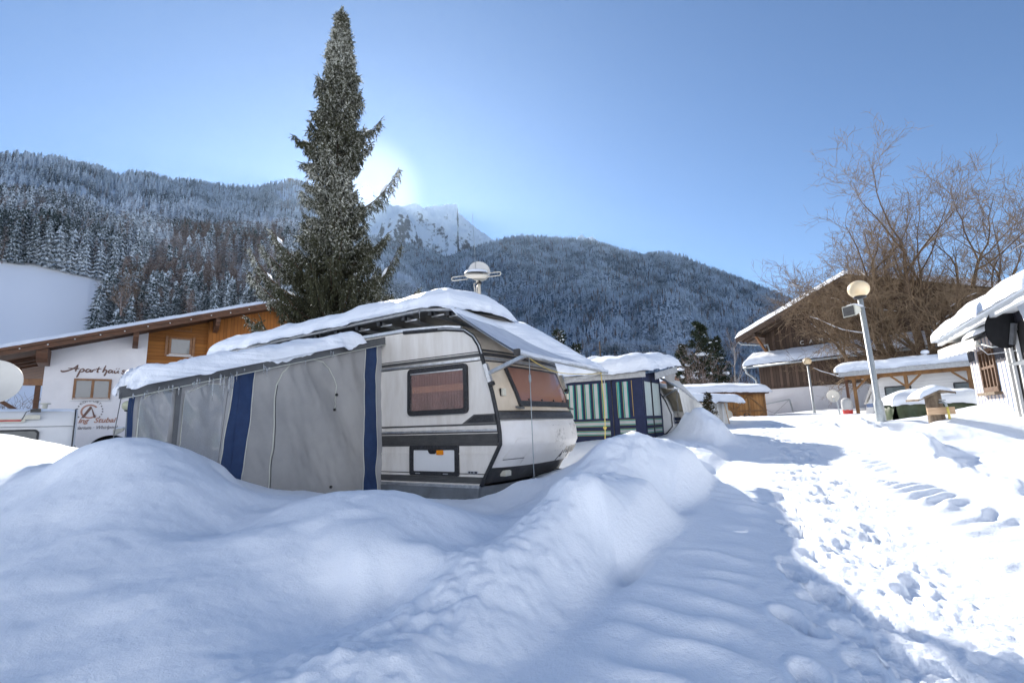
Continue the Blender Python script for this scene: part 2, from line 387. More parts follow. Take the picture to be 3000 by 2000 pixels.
# ------------------------------------------------------------------ ground: snow field, banks and the cleared road
CTL = [  # snow surface points taken from image pixels, each at a guessed distance
 (1850,1280,5.5),(1750,1302,5.4),(1960,1302,5.7),(2035,1330,6.3),(1700,1345,5.5),(1850,1318,7.0),(1950,1330,7.2),(1720,1388,7.0),(1780,1345,6.6),(2030,1345,7.2),(1480,1466,6.9),(1540,1440,7.2),(1640,1405,6.6),(1640,1400,5.2),(1700,1430,4.6),(1560,1500,4.4),
 (1690,1362,8.6),(1600,1395,7.6),(1530,1412,6.5),(1450,1468,6.1),(1400,1457,6.5),(1450,1510,5.4),(1560,1450,5.6),
 (1120,1432,4.3),(950,1442,4.3),(1250,1450,4.2),(1330,1490,4.0),(1150,1530,3.4),(1250,1590,3.1),(1050,1620,3.0),(800,1500,3.9),(720,1490,4.3),(650,1560,3.8),
 (1100,1470,5.8),(1250,1470,6.2),(900,1450,5.7),
 (800,1436,5.9),(720,1425,5.7),(650,1365,5.5),(560,1322,5.0),(470,1302,4.6),(380,1300,4.4),(300,1322,5.5),(380,1318,5.2),(480,1325,5.3),(700,1440,5.3),(770,1445,5.2),(290,1299,4.5),(235,1304,4.7),
 (480,1400,4.0),(300,1400,4.0),(150,1400,4.3),(560,1480,3.9),(400,1500,3.5),(200,1550,3.4),(50,1500,3.8),(0,1440,4.6),
 (600,1600,3.2),(420,1680,2.9),(650,1720,2.7),(500,1850,2.35),(100,1700,2.75),(100,1950,2.2),(700,1990,2.05),(1130,1720,2.95),(1330,1625,3.3),(1000,1700,2.95),(950,1870,2.4),(1480,1560,3.9),
 (0,1272,8.5),(120,1300,8.2),(240,1322,8),(60,1345,6.5),(0,1385,5.6),(-300,1300,9),(180,1350,6.3),
 (2480,1243,10.0),(2560,1262,9.2),(2650,1296,7.8),(2730,1320,6.9),(2900,1350,6.2),(3000,1360,5.9),
 (2582,1240,10.3),(2700,1262,8.8),(2740,1232,8.6),(2850,1240,8.8),(2960,1212,9),(3005,1175,9),(2800,1290,7.4),(3000,1260,7.5),(2511,1212,21),(2700,1206,20),(2650,1228,12),(2900,1212,11.5),
 (2218,1221,31),(2400,1200,28),(2000,1292,9.2),(1930,1302,8.6),(2010,1285,11.2),(2110,1272,10.8),(2140,1288,10.2),(1950,1292,10.6),(2140,1238,18),(2090,1228,19),(1780,1292,11),(1900,1294,9.6),
 (2420,1226,17),(2480,1222,16),(2400,1212,24),
]
CW = [(-14,17,-.8),(-20,20,-1),(-12,12,-.5),(-16,10,0),(0,40,.5),(-40,40,-1),(30,40,1.3),(0,-3,.1),(-5,-3,.1),(5,-3,.1),(8,0,.2),(-8,0,.3),(-6,3,.4),(9,3,.4),(13,8,1.2),(20,15,1.3),
      (-2.2,9,.05),(-4,10,.05),(.5,10,.1),(-5,12,.0),(0,12,.4),(-5,7,.2),(2,16,.6),(-8,14,-.2),(-60,0,0),(60,0,1),(0,-60,0),(-30,10,-.5),(40,20,1.3)]
def road_z(y): return np.minimum(.06 + .05 * y, .62 + .022 * y)
def on_road(px, py, h=0.):
    "the point of the road (or h above it) seen at a photo pixel"
    d = FW + RT * (px - 1500) / FPX - UP * (py - 1000) / FPX; k = d[2] / d[1]
    y = (1.09 - h) / (.05 - k); z = .06 + .05 * y + h
    if .62 + .022 * y < .06 + .05 * y: y = (.53 - h) / (.022 - k); z = .62 + .022 * y + h
    return np.array([d[0] / d[1] * y, y, z])
FOOT_L = [(1180,2200),(1400,2000),(1500,1905),(1650,1771),(1800,1628),(1960,1495),(2066,1382),(2110,1310),(2135,1268),(2150,1240)]
FOOT_R = [(3700,1800),(3300,1640),(3000,1505),(2850,1450),(2711,1398),(2616,1337),(2460,1290),(2390,1256),(2362,1236)]
CREST_L = [(985,1990,.10),(1150,1875,.12),(1400,1725,.15),(1510,1670,.17),(1605,1610,.19),(1700,1560,.22),(1784,1510,.26),(1845,1460,.29),(1905,1415,.33)]
_FL = [on_road(*c) for c in FOOT_L]; _FR = [on_road(*c) for c in FOOT_R]; _CL = [on_road(*c) for c in CREST_L]
_MID = [l + (r - l) * f for l, r in zip([on_road(*c) for c in ((1400,2000),(1650,1771),(1960,1495),(2110,1310),(2135,1268))], [on_road(*c) for c in ((3600,1790),(3100,1560),(2800,1430),(2500,1300),(2420,1270))]) for f in (.3, .6)]
_P = np.array(_FL + _FR + _CL + [np.array([m[0], m[1], road_z(m[1])]) for m in _MID] + [at(*c) for c in CTL] + [np.array(c, float) for c in CW])
def _phi(r2): return np.where(r2 > 1e-12, .5 * r2 * np.log(r2 + 1e-12), 0.)
def _tps(P, lam=.0006):
    # measured in log-polar-ish stretched coordinates so near humps stay crisp
    n = len(P); X = P[:, :2]
    K = _phi(((X[:, None] - X[None]) ** 2).sum(-1)) + lam * np.eye(n) * 2
    Q = np.c_[np.ones(n), X]
    A = np.block([[K, Q], [Q.T, np.zeros((3, 3))]])
    return np.linalg.solve(A, np.r_[P[:, 2], np.zeros(3)])
_W = _tps(_P)
def base_height(x, y):
    x = np.asarray(x, float); y = np.asarray(y, float); z = np.zeros_like(x); X = _P[:, :2]; n = len(X)
    flat = x.ravel(), y.ravel(); res = np.empty(x.size)
    for a in range(0, x.size, 40000):
        xx = flat[0][a:a + 40000]; yy = flat[1][a:a + 40000]
        k = _phi((xx[:, None] - X[None, :, 0]) ** 2 + (yy[:, None] - X[None, :, 1]) ** 2)
        res[a:a + 40000] = k @ _W[:n] + _W[n] + _W[n + 1] * xx + _W[n + 2] * yy
    z = res.reshape(x.shape)
    r = np.hypot(x, y)
    far = -.3 + 1.2 * sstep(-10, 30, x)
    return z * (1 - sstep(34, 48, r)) + far * sstep(34, 48, r)

# road edges in plan (left, right), from the camera to the barn
RL = np.array([q[:2] for q in _FL])
RRt = np.array([q[:2] for q in _FR])
RL = np.vstack([[RL[0][0] - .3, -4], RL]); RRt = np.vstack([[RRt[0][0] + .2, -4], RRt])
def road_coords(x, y):
    "0 at the left edge of the road, 1 at the right edge"
    xl = np.interp(y, RL[:, 1], RL[:, 0]); xr = np.interp(y, RRt[:, 1], RRt[:, 0])
    return (x - xl) / np.maximum(xr - xl, .3)

HEAP = at(2015, 1200, 11.2)[:2]
rs = np.random.RandomState(4)
def detail(x, y, base):
    r = np.hypot(x, y)
    t = road_coords(x, y)
    inr = sstep(-.04, .06, t) * (1 - sstep(.94, 1.04, t)) * (1 - sstep(26, 30, y)) * sstep(-3, -1, y)
    near = 1 - sstep(18, 40, r)
    # untouched snow: soft pillows plus wind texture
    bed = sstep(-.005, .11, t) * (1 - sstep(.92, 1.01, t)) * (1 - sstep(22, 28, y)) * sstep(.2, 1.0, y)
    soft = .05 * fbm(x * 1.1, y * 1.1, 2, 11) + .03 * fbm(x * 3.1, y * 3.1, 2, 12) + .010 * pnoise(x * 9, y * 9, 13) + .004 * pnoise(x * 24, y * 24, 14)
    # banks along the road: lumps thrown by the plough
    bank = np.exp(-((t + .14) / .12) ** 2) + np.exp(-((t - 1.13) / .13) ** 2)
    lump = .08 * pnoise(x * 2.6, y * 2.6, 21) + .07 * np.abs(pnoise(x * 6, y * 6, 22)) + .045 * np.maximum(0, pnoise(x * 12, y * 12, 23)) + .014 * pnoise(x * 27, y * 27, 24)
    z = soft * (1 - inr) * near + bank * lump * near * (1 - .5 * inr) * (y > -2)
    # road: trodden crumbs
    trod = sstep(.36, .46, t) * (1 - sstep(.62, .74, t))
    trod = np.maximum(trod * (1 - sstep(8, 13, y) * .2), .75 * sstep(6.5, 10, y) * inr)
    crumbs = .018 * np.abs(pnoise(x * 5, y * 5, 31)) + .022 * np.maximum(0, pnoise(x * 9, y * 9, 32) - .1) + .034 * np.maximum(0, pnoise(x * 17, y * 17, 34) - .16) + .012 * pnoise(x * 36, y * 36, 33)
    z = z + inr * (trod * crumbs + .01 * fbm(x * 2, y * 2, 2, 35))
    # tread marks of the plough: ripples across each wheel track
    for c, wd, tilt, sd_ in ((.20, .10, 1.3, 41), (.86, .09, -1.1, 42)):
        ph = (y + tilt * (t - c) * 1.6 + 1.2 * (t - c) ** 2) / .25 + 1.6 * vnoise(x * 1.1, y * .8, sd_) + .5 * vnoise(x * 4, y * 4, sd_ + 9)
        am = np.exp(-((t - c) / wd) ** 4) * (.55 + .9 * vnoise(x * 1.3, y * .9, sd_ + 3)) * (1 - .5 * sstep(7, 14, y))
        sw = np.sin(2 * math.pi * ph); z = z + inr * am * .034 * (sw + .35 * np.abs(sw)) * sstep(-.25, .25, vnoise(x * 2.2, y * 1.5, sd_ + 5) + .12)
    z = z + bed * (road_z(np.maximum(y, 0)) - base)
    z = z + (.11 + .16 * pnoise(x * 1.9, y * 1.9, 58)) * np.exp(-((t - 1.10) / .065) ** 2) * sstep(2.5, 4.5, y) * (1 - sstep(11, 15, y))
    hx, hy = HEAP; z = z + .60 * np.exp(-np.abs((x - hx - .10) / np.where(x < hx + .10, .26, .62)) ** 1.7 - np.abs((y - hy) / 1.0) ** 2) * (1 + .5 * vnoise(x * 3, y * 3, 55))
    return z, t, inr

# boot prints along the middle of the road
PR = []
for k in range(190):
    y = 1.3 + 15 * rs.rand() ** 1.6
    t = np.clip(rs.normal(.50, .07), .34, .72)
    xl = np.interp(y, RL[:, 1], RL[:, 0]); xr = np.interp(y, RRt[:, 1], RRt[:, 0])
    PR.append((xl + t * (xr - xl), y, rs.normal(.15, .35), .9 + .3 * rs.rand(), .016 + .026 * rs.rand()))
for k in range(16):   # a fresh line of deep steps along the shaded edge
    y = 1.4 + k * .27 + .12 * rs.rand(); t = .355 + .045 * (k % 2) + .03 * rs.rand()
    if k % 5 == 3: continue
    xl = np.interp(y, RL[:, 1], RL[:, 0]); xr = np.interp(y, RRt[:, 1], RRt[:, 0])
    PR.append((xl + t * (xr - xl), y, -.25 + .5 * rs.rand(), .95 + .2 * rs.rand(), .04 + .02 * rs.rand()))
def prints(x, y, z):
    lo = np.zeros_like(z); hi = np.zeros_like(z)
    for (cx, cy, an, s, dp) in PR:
        m = (np.abs(x - cx) < .4) & (np.abs(y - cy) < .4)
        if not m.any(): continue
        dx = x[m] - cx; dy = y[m] - cy
        a = (dx * math.cos(an) + dy * math.sin(an)); b = (-dx * math.sin(an) + dy * math.cos(an)) / (.15 * s)
        a = a / (.055 * s * (1 - .22 * np.exp(-((b + .1) / .3) ** 2) + .12 * sstep(0, .8, b)))
        q = (np.abs(a) ** 2.4 + np.abs(b) ** 2.4) ** (1 / 2.4)
        tread = .14 * np.sin(b * 15) * (q < .8)
        lo[m] = np.maximum(lo[m], dp * (1 - sstep(.78, 1.08, q)) * (1 + tread)); hi[m] = np.maximum(hi[m], .22 * dp * np.exp(-((q - 1.22) / .2) ** 2))
    return z - lo + hi * (lo < .004)

def ground_height(x, y):
    x = np.atleast_1d(np.asarray(x, float)); y = np.atleast_1d(np.asarray(y, float))
    z = base_height(x, y); d, t, inr = detail(x, y, z); return z + d

def make_ground():
    r = [.25]
    while r[-1] < 60: r.append(r[-1] * 1.0068 + (.004 if r[-1] < 1 else 0))
    r = np.array(r)
    fine = np.radians(np.arange(-56, 56.01, .145)); coarse = np.radians(np.arange(58, 302, 3.0))
    az = np.concatenate([fine, coarse])
    A, Rr = np.meshgrid(az, r)
    x = Rr * np.sin(A); y = Rr * np.cos(A)
    z = base_height(x, y); d, t, inr = detail(x, y, z); z = z + d
    shp = z.shape; z = prints(x.ravel(), y.ravel(), z.ravel().copy()).reshape(shp)
    # beyond: the valley floor out to the mountains
    r2 = np.geomspace(62, 4900, 24); A2, R2 = np.meshgrid(az, r2)
    x2 = R2 * np.sin(A2); y2 = R2 * np.cos(A2); z2 = -.3 + 1.2 * sstep(-10, 30, x2) + 0 * x2
    x = np.vstack([x, x2]); y = np.vstack([y, y2]); z = np.vstack([z, z2]); t = np.vstack([t, np.full(x2.shape, -1.)])
    nr, na = x.shape
    V = np.stack([x.ravel(), y.ravel(), z.ravel()], 1)
    i, j = np.meshgrid(np.arange(nr - 1), np.arange(na), indexing='ij'); j2 = (j + 1) % na
    F = np.stack([i * na + j, i * na + j2, (i + 1) * na + j2, (i + 1) * na + j], -1).reshape(-1, 4)[:, ::-1]
    # centre disc
    tf = t.ravel()[F].mean(1); yf = y.ravel()[F].mean(1)
    road = (tf > 0) & (tf < 1) & (yf > -3.5) & (yf < 28.5)
    for nm, sel, m_ in (('snow_ground', ~road, 'snow'), ('road', road, 'snow_road')):
        f = F[sel]; u, inv = np.unique(f, return_inverse=True)
        o = fast_mesh(nm, V[u], inv.reshape(f.shape), m_, smooth=True); setting(o)
    c = len(az); ring = V[:c]
    mb = MB(); mb.add(list(ring) + [(0, 0, float(ring[:, 2].mean()))], [(c, (k + 1) % c, k) for k in range(c)], 0, True)
    setting(mb.build('snow_patch', 'snow'))
make_ground()

# ------------------------------------------------------------------ mountains
def dirs(pts, lower=0):
    az = []; te = []
    for px, py in pts:
        d = FW + RT * (px - 1500) / FPX - UP * (py + lower - 1000) / FPX
        az.append(math.atan2(d[0], d[1])); te.append(d[2] / math.hypot(d[0], d[1]))
    return np.array(az), np.array(te)

class Slope:
    def __init__(s, sky_pts, lower, r0, r1, rough, seed, z0=0.):
        s.az, s.te = dirs(sky_pts, lower); s.r0, s.r1, s.rough, s.seed, s.z0 = r0, r1, rough, seed, z0
    def ridge(s, a): return np.interp(a, s.az, s.te)
    def foot(s, a): return np.interp(a, *s.r0) if isinstance(s.r0, tuple) else np.full_like(a, s.r0)
    def top(s, a): return np.interp(a, *s.r1) if isinstance(s.r1, tuple) else np.full_like(a, s.r1)
    def height(s, a, r):
        r0 = s.foot(a); r1 = s.top(a); q = (r - r0) / (r1 - r0)
        zt = s.ridge(a) * r1 + 1.15
        x = r * np.sin(a); y = r * np.cos(a)
        z = s.z0 + (zt - s.z0) * np.where(q <= 1, q, 1 - .5 * (q - 1))
        f = np.clip(q, 0, 1); env = np.where(q <= 1, 4 * f * (1 - f), 0) ** .8
        return z + env * s.rough * (fbm(x / 260., y / 260., 4, s.seed) - .30) * (r1 / 1500)
    def mesh(s, name, mats, na=420, nr=90, extra=None):
        a = np.linspace(s.az[0], s.az[-1], na); q = np.concatenate([np.linspace(0, 1, nr), [1.04, 1.15, 1.5]])
        A, Q = np.meshgrid(a, q); r0 = s.foot(A); r1 = s.top(A); Rr = r0 + Q * (r1 - r0)
        Z = s.height(A, Rr)
        if extra is not None: Z = Z + extra(A, Rr, Q)
        V = np.stack([Rr * np.sin(A), Rr * np.cos(A), Z], -1).reshape(-1, 3); k = len(q)
        i, j = np.meshgrid(np.arange(k - 1), np.arange(na - 1), indexing='ij')
        F = np.stack([i * na + j, i * na + j + 1, (i + 1) * na + j + 1, (i + 1) * na + j], -1).reshape(-1, 4)[:, ::-1]
        return setting(fast_mesh(name, V, F, mats, smooth=True))

SKY1 = [(-700,400),(-400,425),(-100,445),(0,455),(60,458),(100,463),(180,470),(230,478),(300,490),(352,517),(362,507),(380,500),(450,508),(500,522),(560,522),(620,535),(700,540),(760,540),(800,530),(830,524),(870,522),(900,545),(960,600),(1020,650),(1080,690),(1130,720),(1200,765),(1260,850),(1330,1000),(1400,1230)]
SKY2 = [(850,760),(920,700),(1000,685),(1060,685),(1120,690),(1180,705),(1250,722),(1300,746),(1370,724),(1440,702),(1480,690),(1530,684),(1600,688),(1680,692),(1740,700),(1800,720),(1850,733),(1880,742),(1920,737),(1960,736),(2000,745),(2050,765),(2100,787),(2200,826),(2300,862),(2400,905),(2600,960),(2900,1020),(3400,1080)]
SKY3 = [(820,660),(900,600),(960,585),(1040,612),(1085,596),(1100,588),(1112,580),(1125,588),(1150,604),(1165,600),(1180,606),(1195,600),(1210,604),(1222,602),(1240,612),(1252,603),(1262,606),(1270,601),(1285,603),(1300,602),(1312,597),(1322,600),(1330,598),(1338,600),(1343,622),(1370,648),(1400,672),(1440,702),(1500,745),(1560,800)]
SKY4 = [(1600,760),(1660,712),(1690,702),(1706,690),(1718,697),(1735,694),(1750,708),(1800,750)]
M1 = Slope(SKY1, 13, 150., (np.radians([-60, -25, -18, -8]), [1450, 1650, 2000, 2300]), 55, 51)
M2 = Slope(SKY2, 8, 900., (np.radians([-30, 0, 12, 25, 45]), [2900, 2700, 2600, 2300, 1900]), 110, 52)
M3 = Slope(SKY3, 0, 2300., 3900., 170, 53, 300.)
M4 = Slope(SKY4, 0, 4000., 4700., 60, 54, 900.)
MT['shaded_forest_floor'] = forest_material('shaded_forest_floor', (.10, .13, .16), (.55, .60, .67), .5, .12)  # snow floor darkened, the trees' shade put into its colour
M1.mesh('forested_hill', 'snow_far', 520, 110)
M2.mesh('forested_mountain', 'shaded_forest_floor')

def rock_material():
    m = bpy.data.materials.new('snow_and_rock'); m.use_nodes = True
    n = m.node_tree; b = n.nodes['Principled BSDF']; b.inputs['Roughness'].default_value = .8; b.inputs['Specular IOR Level'].default_value = .1
    g = n.nodes.new('ShaderNodeNewGeometry'); sp = n.nodes.new('ShaderNodeSeparateXYZ'); n.links.new(g.outputs['Normal'], sp.inputs[0])
    t = n.nodes.new('ShaderNodeTexCoord')
    no = n.nodes.new('ShaderNodeTexNoise'); no.inputs['Scale'].default_value = .028; no.inputs['Detail'].default_value = 9; no.inputs['Roughness'].default_value = .72
    n.links.new(t.outputs['Object'], no.inputs['Vector'])
    ma = n.nodes.new('ShaderNodeMath'); ma.operation = 'MULTIPLY_ADD'; ma.inputs[1].default_value = .9; n.links.new(no.outputs['Fac'], ma.inputs[0]); n.links.new(sp.outputs['Z'], ma.inputs[2])
    cr = n.nodes.new('ShaderNodeValToRGB'); e = cr.color_ramp.elements
    e[0].position = .72; e[0].color = (.13, .12, .12, 1); e[1].position = .82; e[1].color = (.80, .83, .88, 1)
    n.links.new(ma.outputs[0], cr.inputs[0]); n.links.new(cr.outputs[0], b.inputs['Base Color'])
    return m
MT['peak'] = rock_material()
def crags(A, Rr, Q):
    x = Rr * np.sin(A); y = Rr * np.cos(A)
    return np.clip(Q, 0, 1) ** 2 * (1 - sstep(.97, 1.02, Q)) * (70 * np.abs(fbm(x / 90., y / 160., 4, 61)) - 10) + sstep(.3, 1, Q) * (1 - sstep(.985, 1., Q)) * 9 * fbm(A * 120, Rr / 300., 3, 62)
M3.mesh('rocky_peak', 'peak', 600, 130, crags)
M4.mesh('distant_peak', 'peak', 80, 40, crags)

# unseen valley side behind the camera, added and sloped to bounce sunlight forward
def opposite_slope():
    az = np.radians(np.linspace(95, 262, 90)); q = np.linspace(0, 1, 40); A, Q = np.meshgrid(az, q); Rr = 70 + Q * 700
    el = .62 * sstep(95, 125, np.degrees(A)) * (1 - sstep(235, 262, np.degrees(A)))
    x = Rr * np.sin(A); y = Rr * np.cos(A); Z = -.5 + (Rr - 70) * el + 30 * fbm(x / 150, y / 150, 3, 66) * sstep(.1, .4, Q)
    V = np.stack([x, y, Z], -1).reshape(-1, 3); k, na = Z.shape
    i, j = np.meshgrid(np.arange(k - 1), np.arange(na - 1), indexing='ij')
    F = np.stack([i * na + j, i * na + j + 1, (i + 1) * na + j + 1, (i + 1) * na + j], -1).reshape(-1, 4)[:, ::-1]
    setting(fast_mesh('unseen_hillside', V, F, 'snow_far', smooth=True))
opposite_slope()

# ------------------------------------------------------------------ forests
def spruce_shape(tiers, spokes, seed, width=.17, base=.05, droop=.5):
    rg = np.random.RandomState(seed); V = []; F = []
    for k in range(tiers):
        f = k / tiers; zt = 1 - f * (1 - base) * .9; zb = zt - (1 - base) / tiers * 1.25; zb = max(zb, base)
        rad = width * (.14 + .86 * ((k + 1) / tiers) ** .8) * (.85 + .3 * rg.rand()); o = len(V); a0 = rg.rand() * 6.28
        V.append((0, 0, zt))
        for j in range(2 * spokes):
            a = a0 + math.pi * j / spokes; q = rad * (rg.uniform(.8, 1.15) if j % 2 == 0 else rg.uniform(.35, .55))
            V.append((q * math.cos(a), q * math.sin(a), zb + (.0 if j % 2 == 0 else .02) + rg.uniform(-.012, .012)))
        for j in range(2 * spokes): F.append((o, o + 1 + j, o + 1 + (j + 1) % (2 * spokes)))
    return np.array(V), np.array(F)

def larch_shape(n, seed, width=.15):
    rg = np.random.RandomState(seed); V = []; F = []
    def spike(p, q, w_):
        o = len(V); p = np.array(p); q = np.array(q); s_ = np.cross(q - p, rg.randn(3)); s_ = s_ / np.linalg.norm(s_) * w_
        V.extend([p - s_, p + s_, q]); F.append((o, o + 1, o + 2))
    for a in range(3):
        t = a * 2.1; d = np.array([math.cos(t), math.sin(t), 0]) * .008
        o = len(V); V.extend([d, -d, (0, 0, 1.)]); F.append((o, o + 1, o + 2))
    for k in range(n):
        z = .15 + .83 * rg.rand() ** .9; a = rg.rand() * 6.28; L = width * (1.05 - z) ** .7 * rg.uniform(.6, 1.1) + .012
        q = (L * math.cos(a), L * math.sin(a), z + L * rg.uniform(-.15, .35)); spike((0, 0, z), q, .0045)
        for s_ in range(3):
            f = rg.uniform(.35, .95); b = np.array(q) * f + np.array([0, 0, z]) * (1 - f)
            spike(b, b + rg.randn(3) * np.array([.022, .022, .012]) + np.array([0, 0, -.018]), .0032)
    return np.array(V), np.array(F)

def scatter(shapes, pos, h, wd, rg):
    Vs = []; Fs = []; o = 0
    pick = rg.randint(0, len(shapes), len(pos)); ang = rg.rand(len(pos)) * 6.28
    for k, (V, F) in enumerate(shapes):
        idx = np.where(pick == k)[0]
        if not len(idx): continue
        c = np.cos(ang[idx])[:, None]; s_ = np.sin(ang[idx])[:, None]; hh = h[idx][:, None]; ww = (h[idx] * wd[idx])[:, None]
        X = (V[None, :, 0] * c - V[None, :, 1] * s_) * ww + pos[idx, 0][:, None]
        Y = (V[None, :, 0] * s_ + V[None, :, 1] * c) * ww + pos[idx, 1][:, None]
        Z = V[None, :, 2] * hh + pos[idx, 2][:, None]
        Vs.append(np.stack([X, Y, Z], -1).reshape(-1, 3))
        Fs.append((F[None] + (np.arange(len(idx)) * len(V))[:, None, None]).reshape(-1, 3) + o); o += len(idx) * len(V)
    return np.vstack(Vs), np.vstack(Fs)

def in_poly(x, y, poly):
    c = np.zeros(x.shape, bool); n = len(poly)
    for i in range(n):
        x1, y1 = poly[i]; x2, y2 = poly[(i + 1) % n]
        m = ((y1 > y) != (y2 > y)) & (x < (x2 - x1) * (y - y1) / (y2 - y1 + 1e-9) + x1); c ^= m
    return c

def plant(S, n, rg, q0=0., q1=1., a0=None, a1=None):
    a = rg.uniform(S.az[0] if a0 is None else a0, S.az[-1] if a1 is None else a1, n)
    r0 = S.foot(a); r1 = S.top(a); lo = r0 + q0 * (r1 - r0); hi = r0 + q1 * (r1 - r0)
    r = np.sqrt(rg.rand(n) * (hi ** 2 - lo ** 2) + lo ** 2)
    return np.stack([r * np.sin(a), r * np.cos(a), S.height(a, r)], 1), a, r

rg = np.random.RandomState(77)
SP_NEAR = [spruce_shape(9, 8, s_, .17) for s_ in range(5)]
SP_FAR = [spruce_shape(5, 5, 20 + s_, .18) for s_ in range(5)]
LA = [larch_shape(70, 40 + s_) for s_ in range(4)]
MEADOW = [(-900, 720), (-200, 752), (0, 773), (150, 796), (300, 828), (388, 834), (345, 880), (300, 955), (260, 1010), (240, 1300), (-900, 1300)]
LARCHES = [(395, 850), (430, 930), (820, 930), (830, 700), (700, 680), (560, 700), (470, 770)]
CLEARING = [(640, 815), (700, 802), (780, 815), (785, 900), (640, 900)]

P, A, Rr = plant(M1, 26000, rg)
P2, A2_, R2_ = plant(M1, 9000, rg, .06, .34, R(-52), R(-12)); P = np.vstack([P, P2]); A = np.r_[A, A2_]; Rr = np.r_[Rr, R2_]
px, py = project(P)
ok = (px > -420) & ~in_poly(px, py, MEADOW)
gap = (in_poly(px, py, [(40, 560), (85, 560), (80, 600), (45, 600)])) | in_poly(px, py, [(785, 640), (805, 640), (800, 680), (785, 690)]) | in_poly(px, py, [(145, 620), (165, 630), (160, 660), (145, 655)])
ok &= ~gap
clear = in_poly(px, py, CLEARING); ok &= ~(clear & (rg.rand(len(px)) < .8))
stand = in_poly(px, py, LARCHES)
hut = (px > 800) & (px < 900) & (py < 590); ok &= ~(hut & (rg.rand(len(px)) < .6))
brown = (stand & (rg.rand(len(px)) < .72)) | (rg.rand(len(px)) < .14 + .35 * np.maximum(0, vnoise(P[:, 0] / 90, P[:, 1] / 90, 7)) + .5 * ((px > 820) & (py < 640)))
near = Rr < 470
h = rg.uniform(15, 25, len(px)) * (1 - .25 * sstep(1300, 2000, Rr))
wd = rg.uniform(.8, 1.25, len(px))
for nm, sel, shp, m_ in (('spruce_forest', ok & ~near & ~brown, SP_FAR, 'spruce_far'), ('larch_forest', ok & ~near & brown, LA, 'larch')):
    V, F = scatter(shp, P[sel] - [0, 0, 1], h[sel], wd[sel], rg); setting(fast_mesh(nm, V, F, m_), 'stuff')

# the nearest trees of that hill are trees of their own
def tree_copies(shapes, name, m_, label, cat, group, pos, hh, ww):
    protos = []
    for k, (V, F) in enumerate(shapes):
        protos.append(fast_mesh(name, V * 20.0, F, m_))
    for k in range(len(pos)):
        src = protos[k % len(protos)]
        o = src if k < len(protos) else src.copy()
        if k >= len(protos): COL.objects.link(o)
        s_ = hh[k] / 20.0; o.location = tuple(pos[k] - np.array([0, 0, 1.0])); o.scale = (s_ * ww[k], s_ * ww[k], s_); o.rotation_euler = (0, 0, rg.rand() * 6.28)
        o['label'] = label; o['category'] = cat; o['group'] = group
SP_FINE = [spruce_shape(15, 9, 60 + s_, .18) for s_ in range(5)]
LA_FINE = [larch_shape(190, 80 + s_, .17) for s_ in range(4)]
vis = ok & near & (px > -120) & (px < 1400) & (py < 1080)
for sel, shp, nm, m_, lab, cat, grp in (
    (vis & ~brown, SP_FINE, 'spruce_tree', 'spruce_mid', 'dark frosted spruce standing above the snowy ski meadow on the forested hillside', 'spruce', 'spruces above the ski meadow'),
    (vis & brown, LA_FINE, 'larch_tree', 'larch', 'bare brown larch in the stand behind the roof of the wooden house', 'larch', 'larches behind the wooden house')):
    idx = np.where(sel)[0]; idx = idx[np.argsort(Rr[idx])][:150]
    tree_copies(shp, nm, m_, lab, cat, grp, P[idx], h[idx] * 1.05, wd[idx])
    rest = np.setdiff1d(np.where(sel)[0], idx)
    if len(rest):
        V, F = scatter(SP_NEAR if 'spruce' in nm else LA, P[rest] - [0, 0, 1], h[rest], wd[rest], rg)
        setting(fast_mesh('spruce_forest' if 'spruce' in nm else 'larch_forest', V, F, m_), 'stuff')

P, A, Rr = plant(M2, 52000, rg, 0, 1.0)
px, py = project(P)
ok = (px > 820) & (px < 2760)
bare = (vnoise(P[:, 0] / 60, P[:, 1] / 200, 91) > .40) & (px > 1900)
ok &= ~bare
brown = rg.rand(len(px)) < .10 + .3 * np.maximum(0, vnoise(P[:, 0] / 140, P[:, 1] / 140, 9))
h = rg.uniform(15, 26, len(px)); wd = rg.uniform(.9, 1.35, len(px))
SP_TINY = [spruce_shape(4, 4, 120 + s_, .18) for s_ in range(6)]
LA_TINY = [spruce_shape(4, 5, 140 + s_, .15) for s_ in range(4)]
for nm, sel, shp, m_ in (('spruce_forest', ok & ~brown, SP_TINY, 'spruce_far'), ('larch_forest', ok & brown, LA_TINY, 'larch')):
    V, F = scatter(shp, P[sel] - [0, 0, 1], h[sel], wd[sel], rg); setting(fast_mesh(nm, V, F, m_), 'stuff')
# scrub and single trees below the crags of the peak
P, A, Rr = plant(M3, 5200, rg, .0, .62); px, py = project(P)
ok = (vnoise(A * 60 + Rr / 300., Rr / 500., 93) > .08) & (px > 1000) & (px < 1480) & (py > 640)
P[:, 2] += 4
V, F = scatter(SP_TINY, P[ok] - [0, 0, 2], rg.uniform(14, 22, ok.sum()), rg.uniform(.9, 1.3, ok.sum()), rg)
setting(fast_mesh('spruce_forest', V, F, 'spruce_far'), 'stuff')
# ------------------------------------------------------------------ helpers for buildings and vehicles
class Frame:
    "a local frame: a along, b into depth, c up"
    def __init__(s, o, az, flip=1):
        s.o = np.array(o, float); t = R(az); s.a = np.array([math.cos(t), math.sin(t), 0]); s.b = flip * np.array([-math.sin(t), math.cos(t), 0]); s.c = np.array([0, 0, 1.])
    def __call__(s, a, b, c): return s.o + s.a * a + s.b * b + s.c * c
    def box(s, mb, a0, a1, b0, b1, c0, c1, m=0):
        p = [s(a, b, c) for c in (c0, c1) for a, b in ((a0, b0), (a1, b0), (a1, b1), (a0, b1))]
        return mb.hexa(p, m)

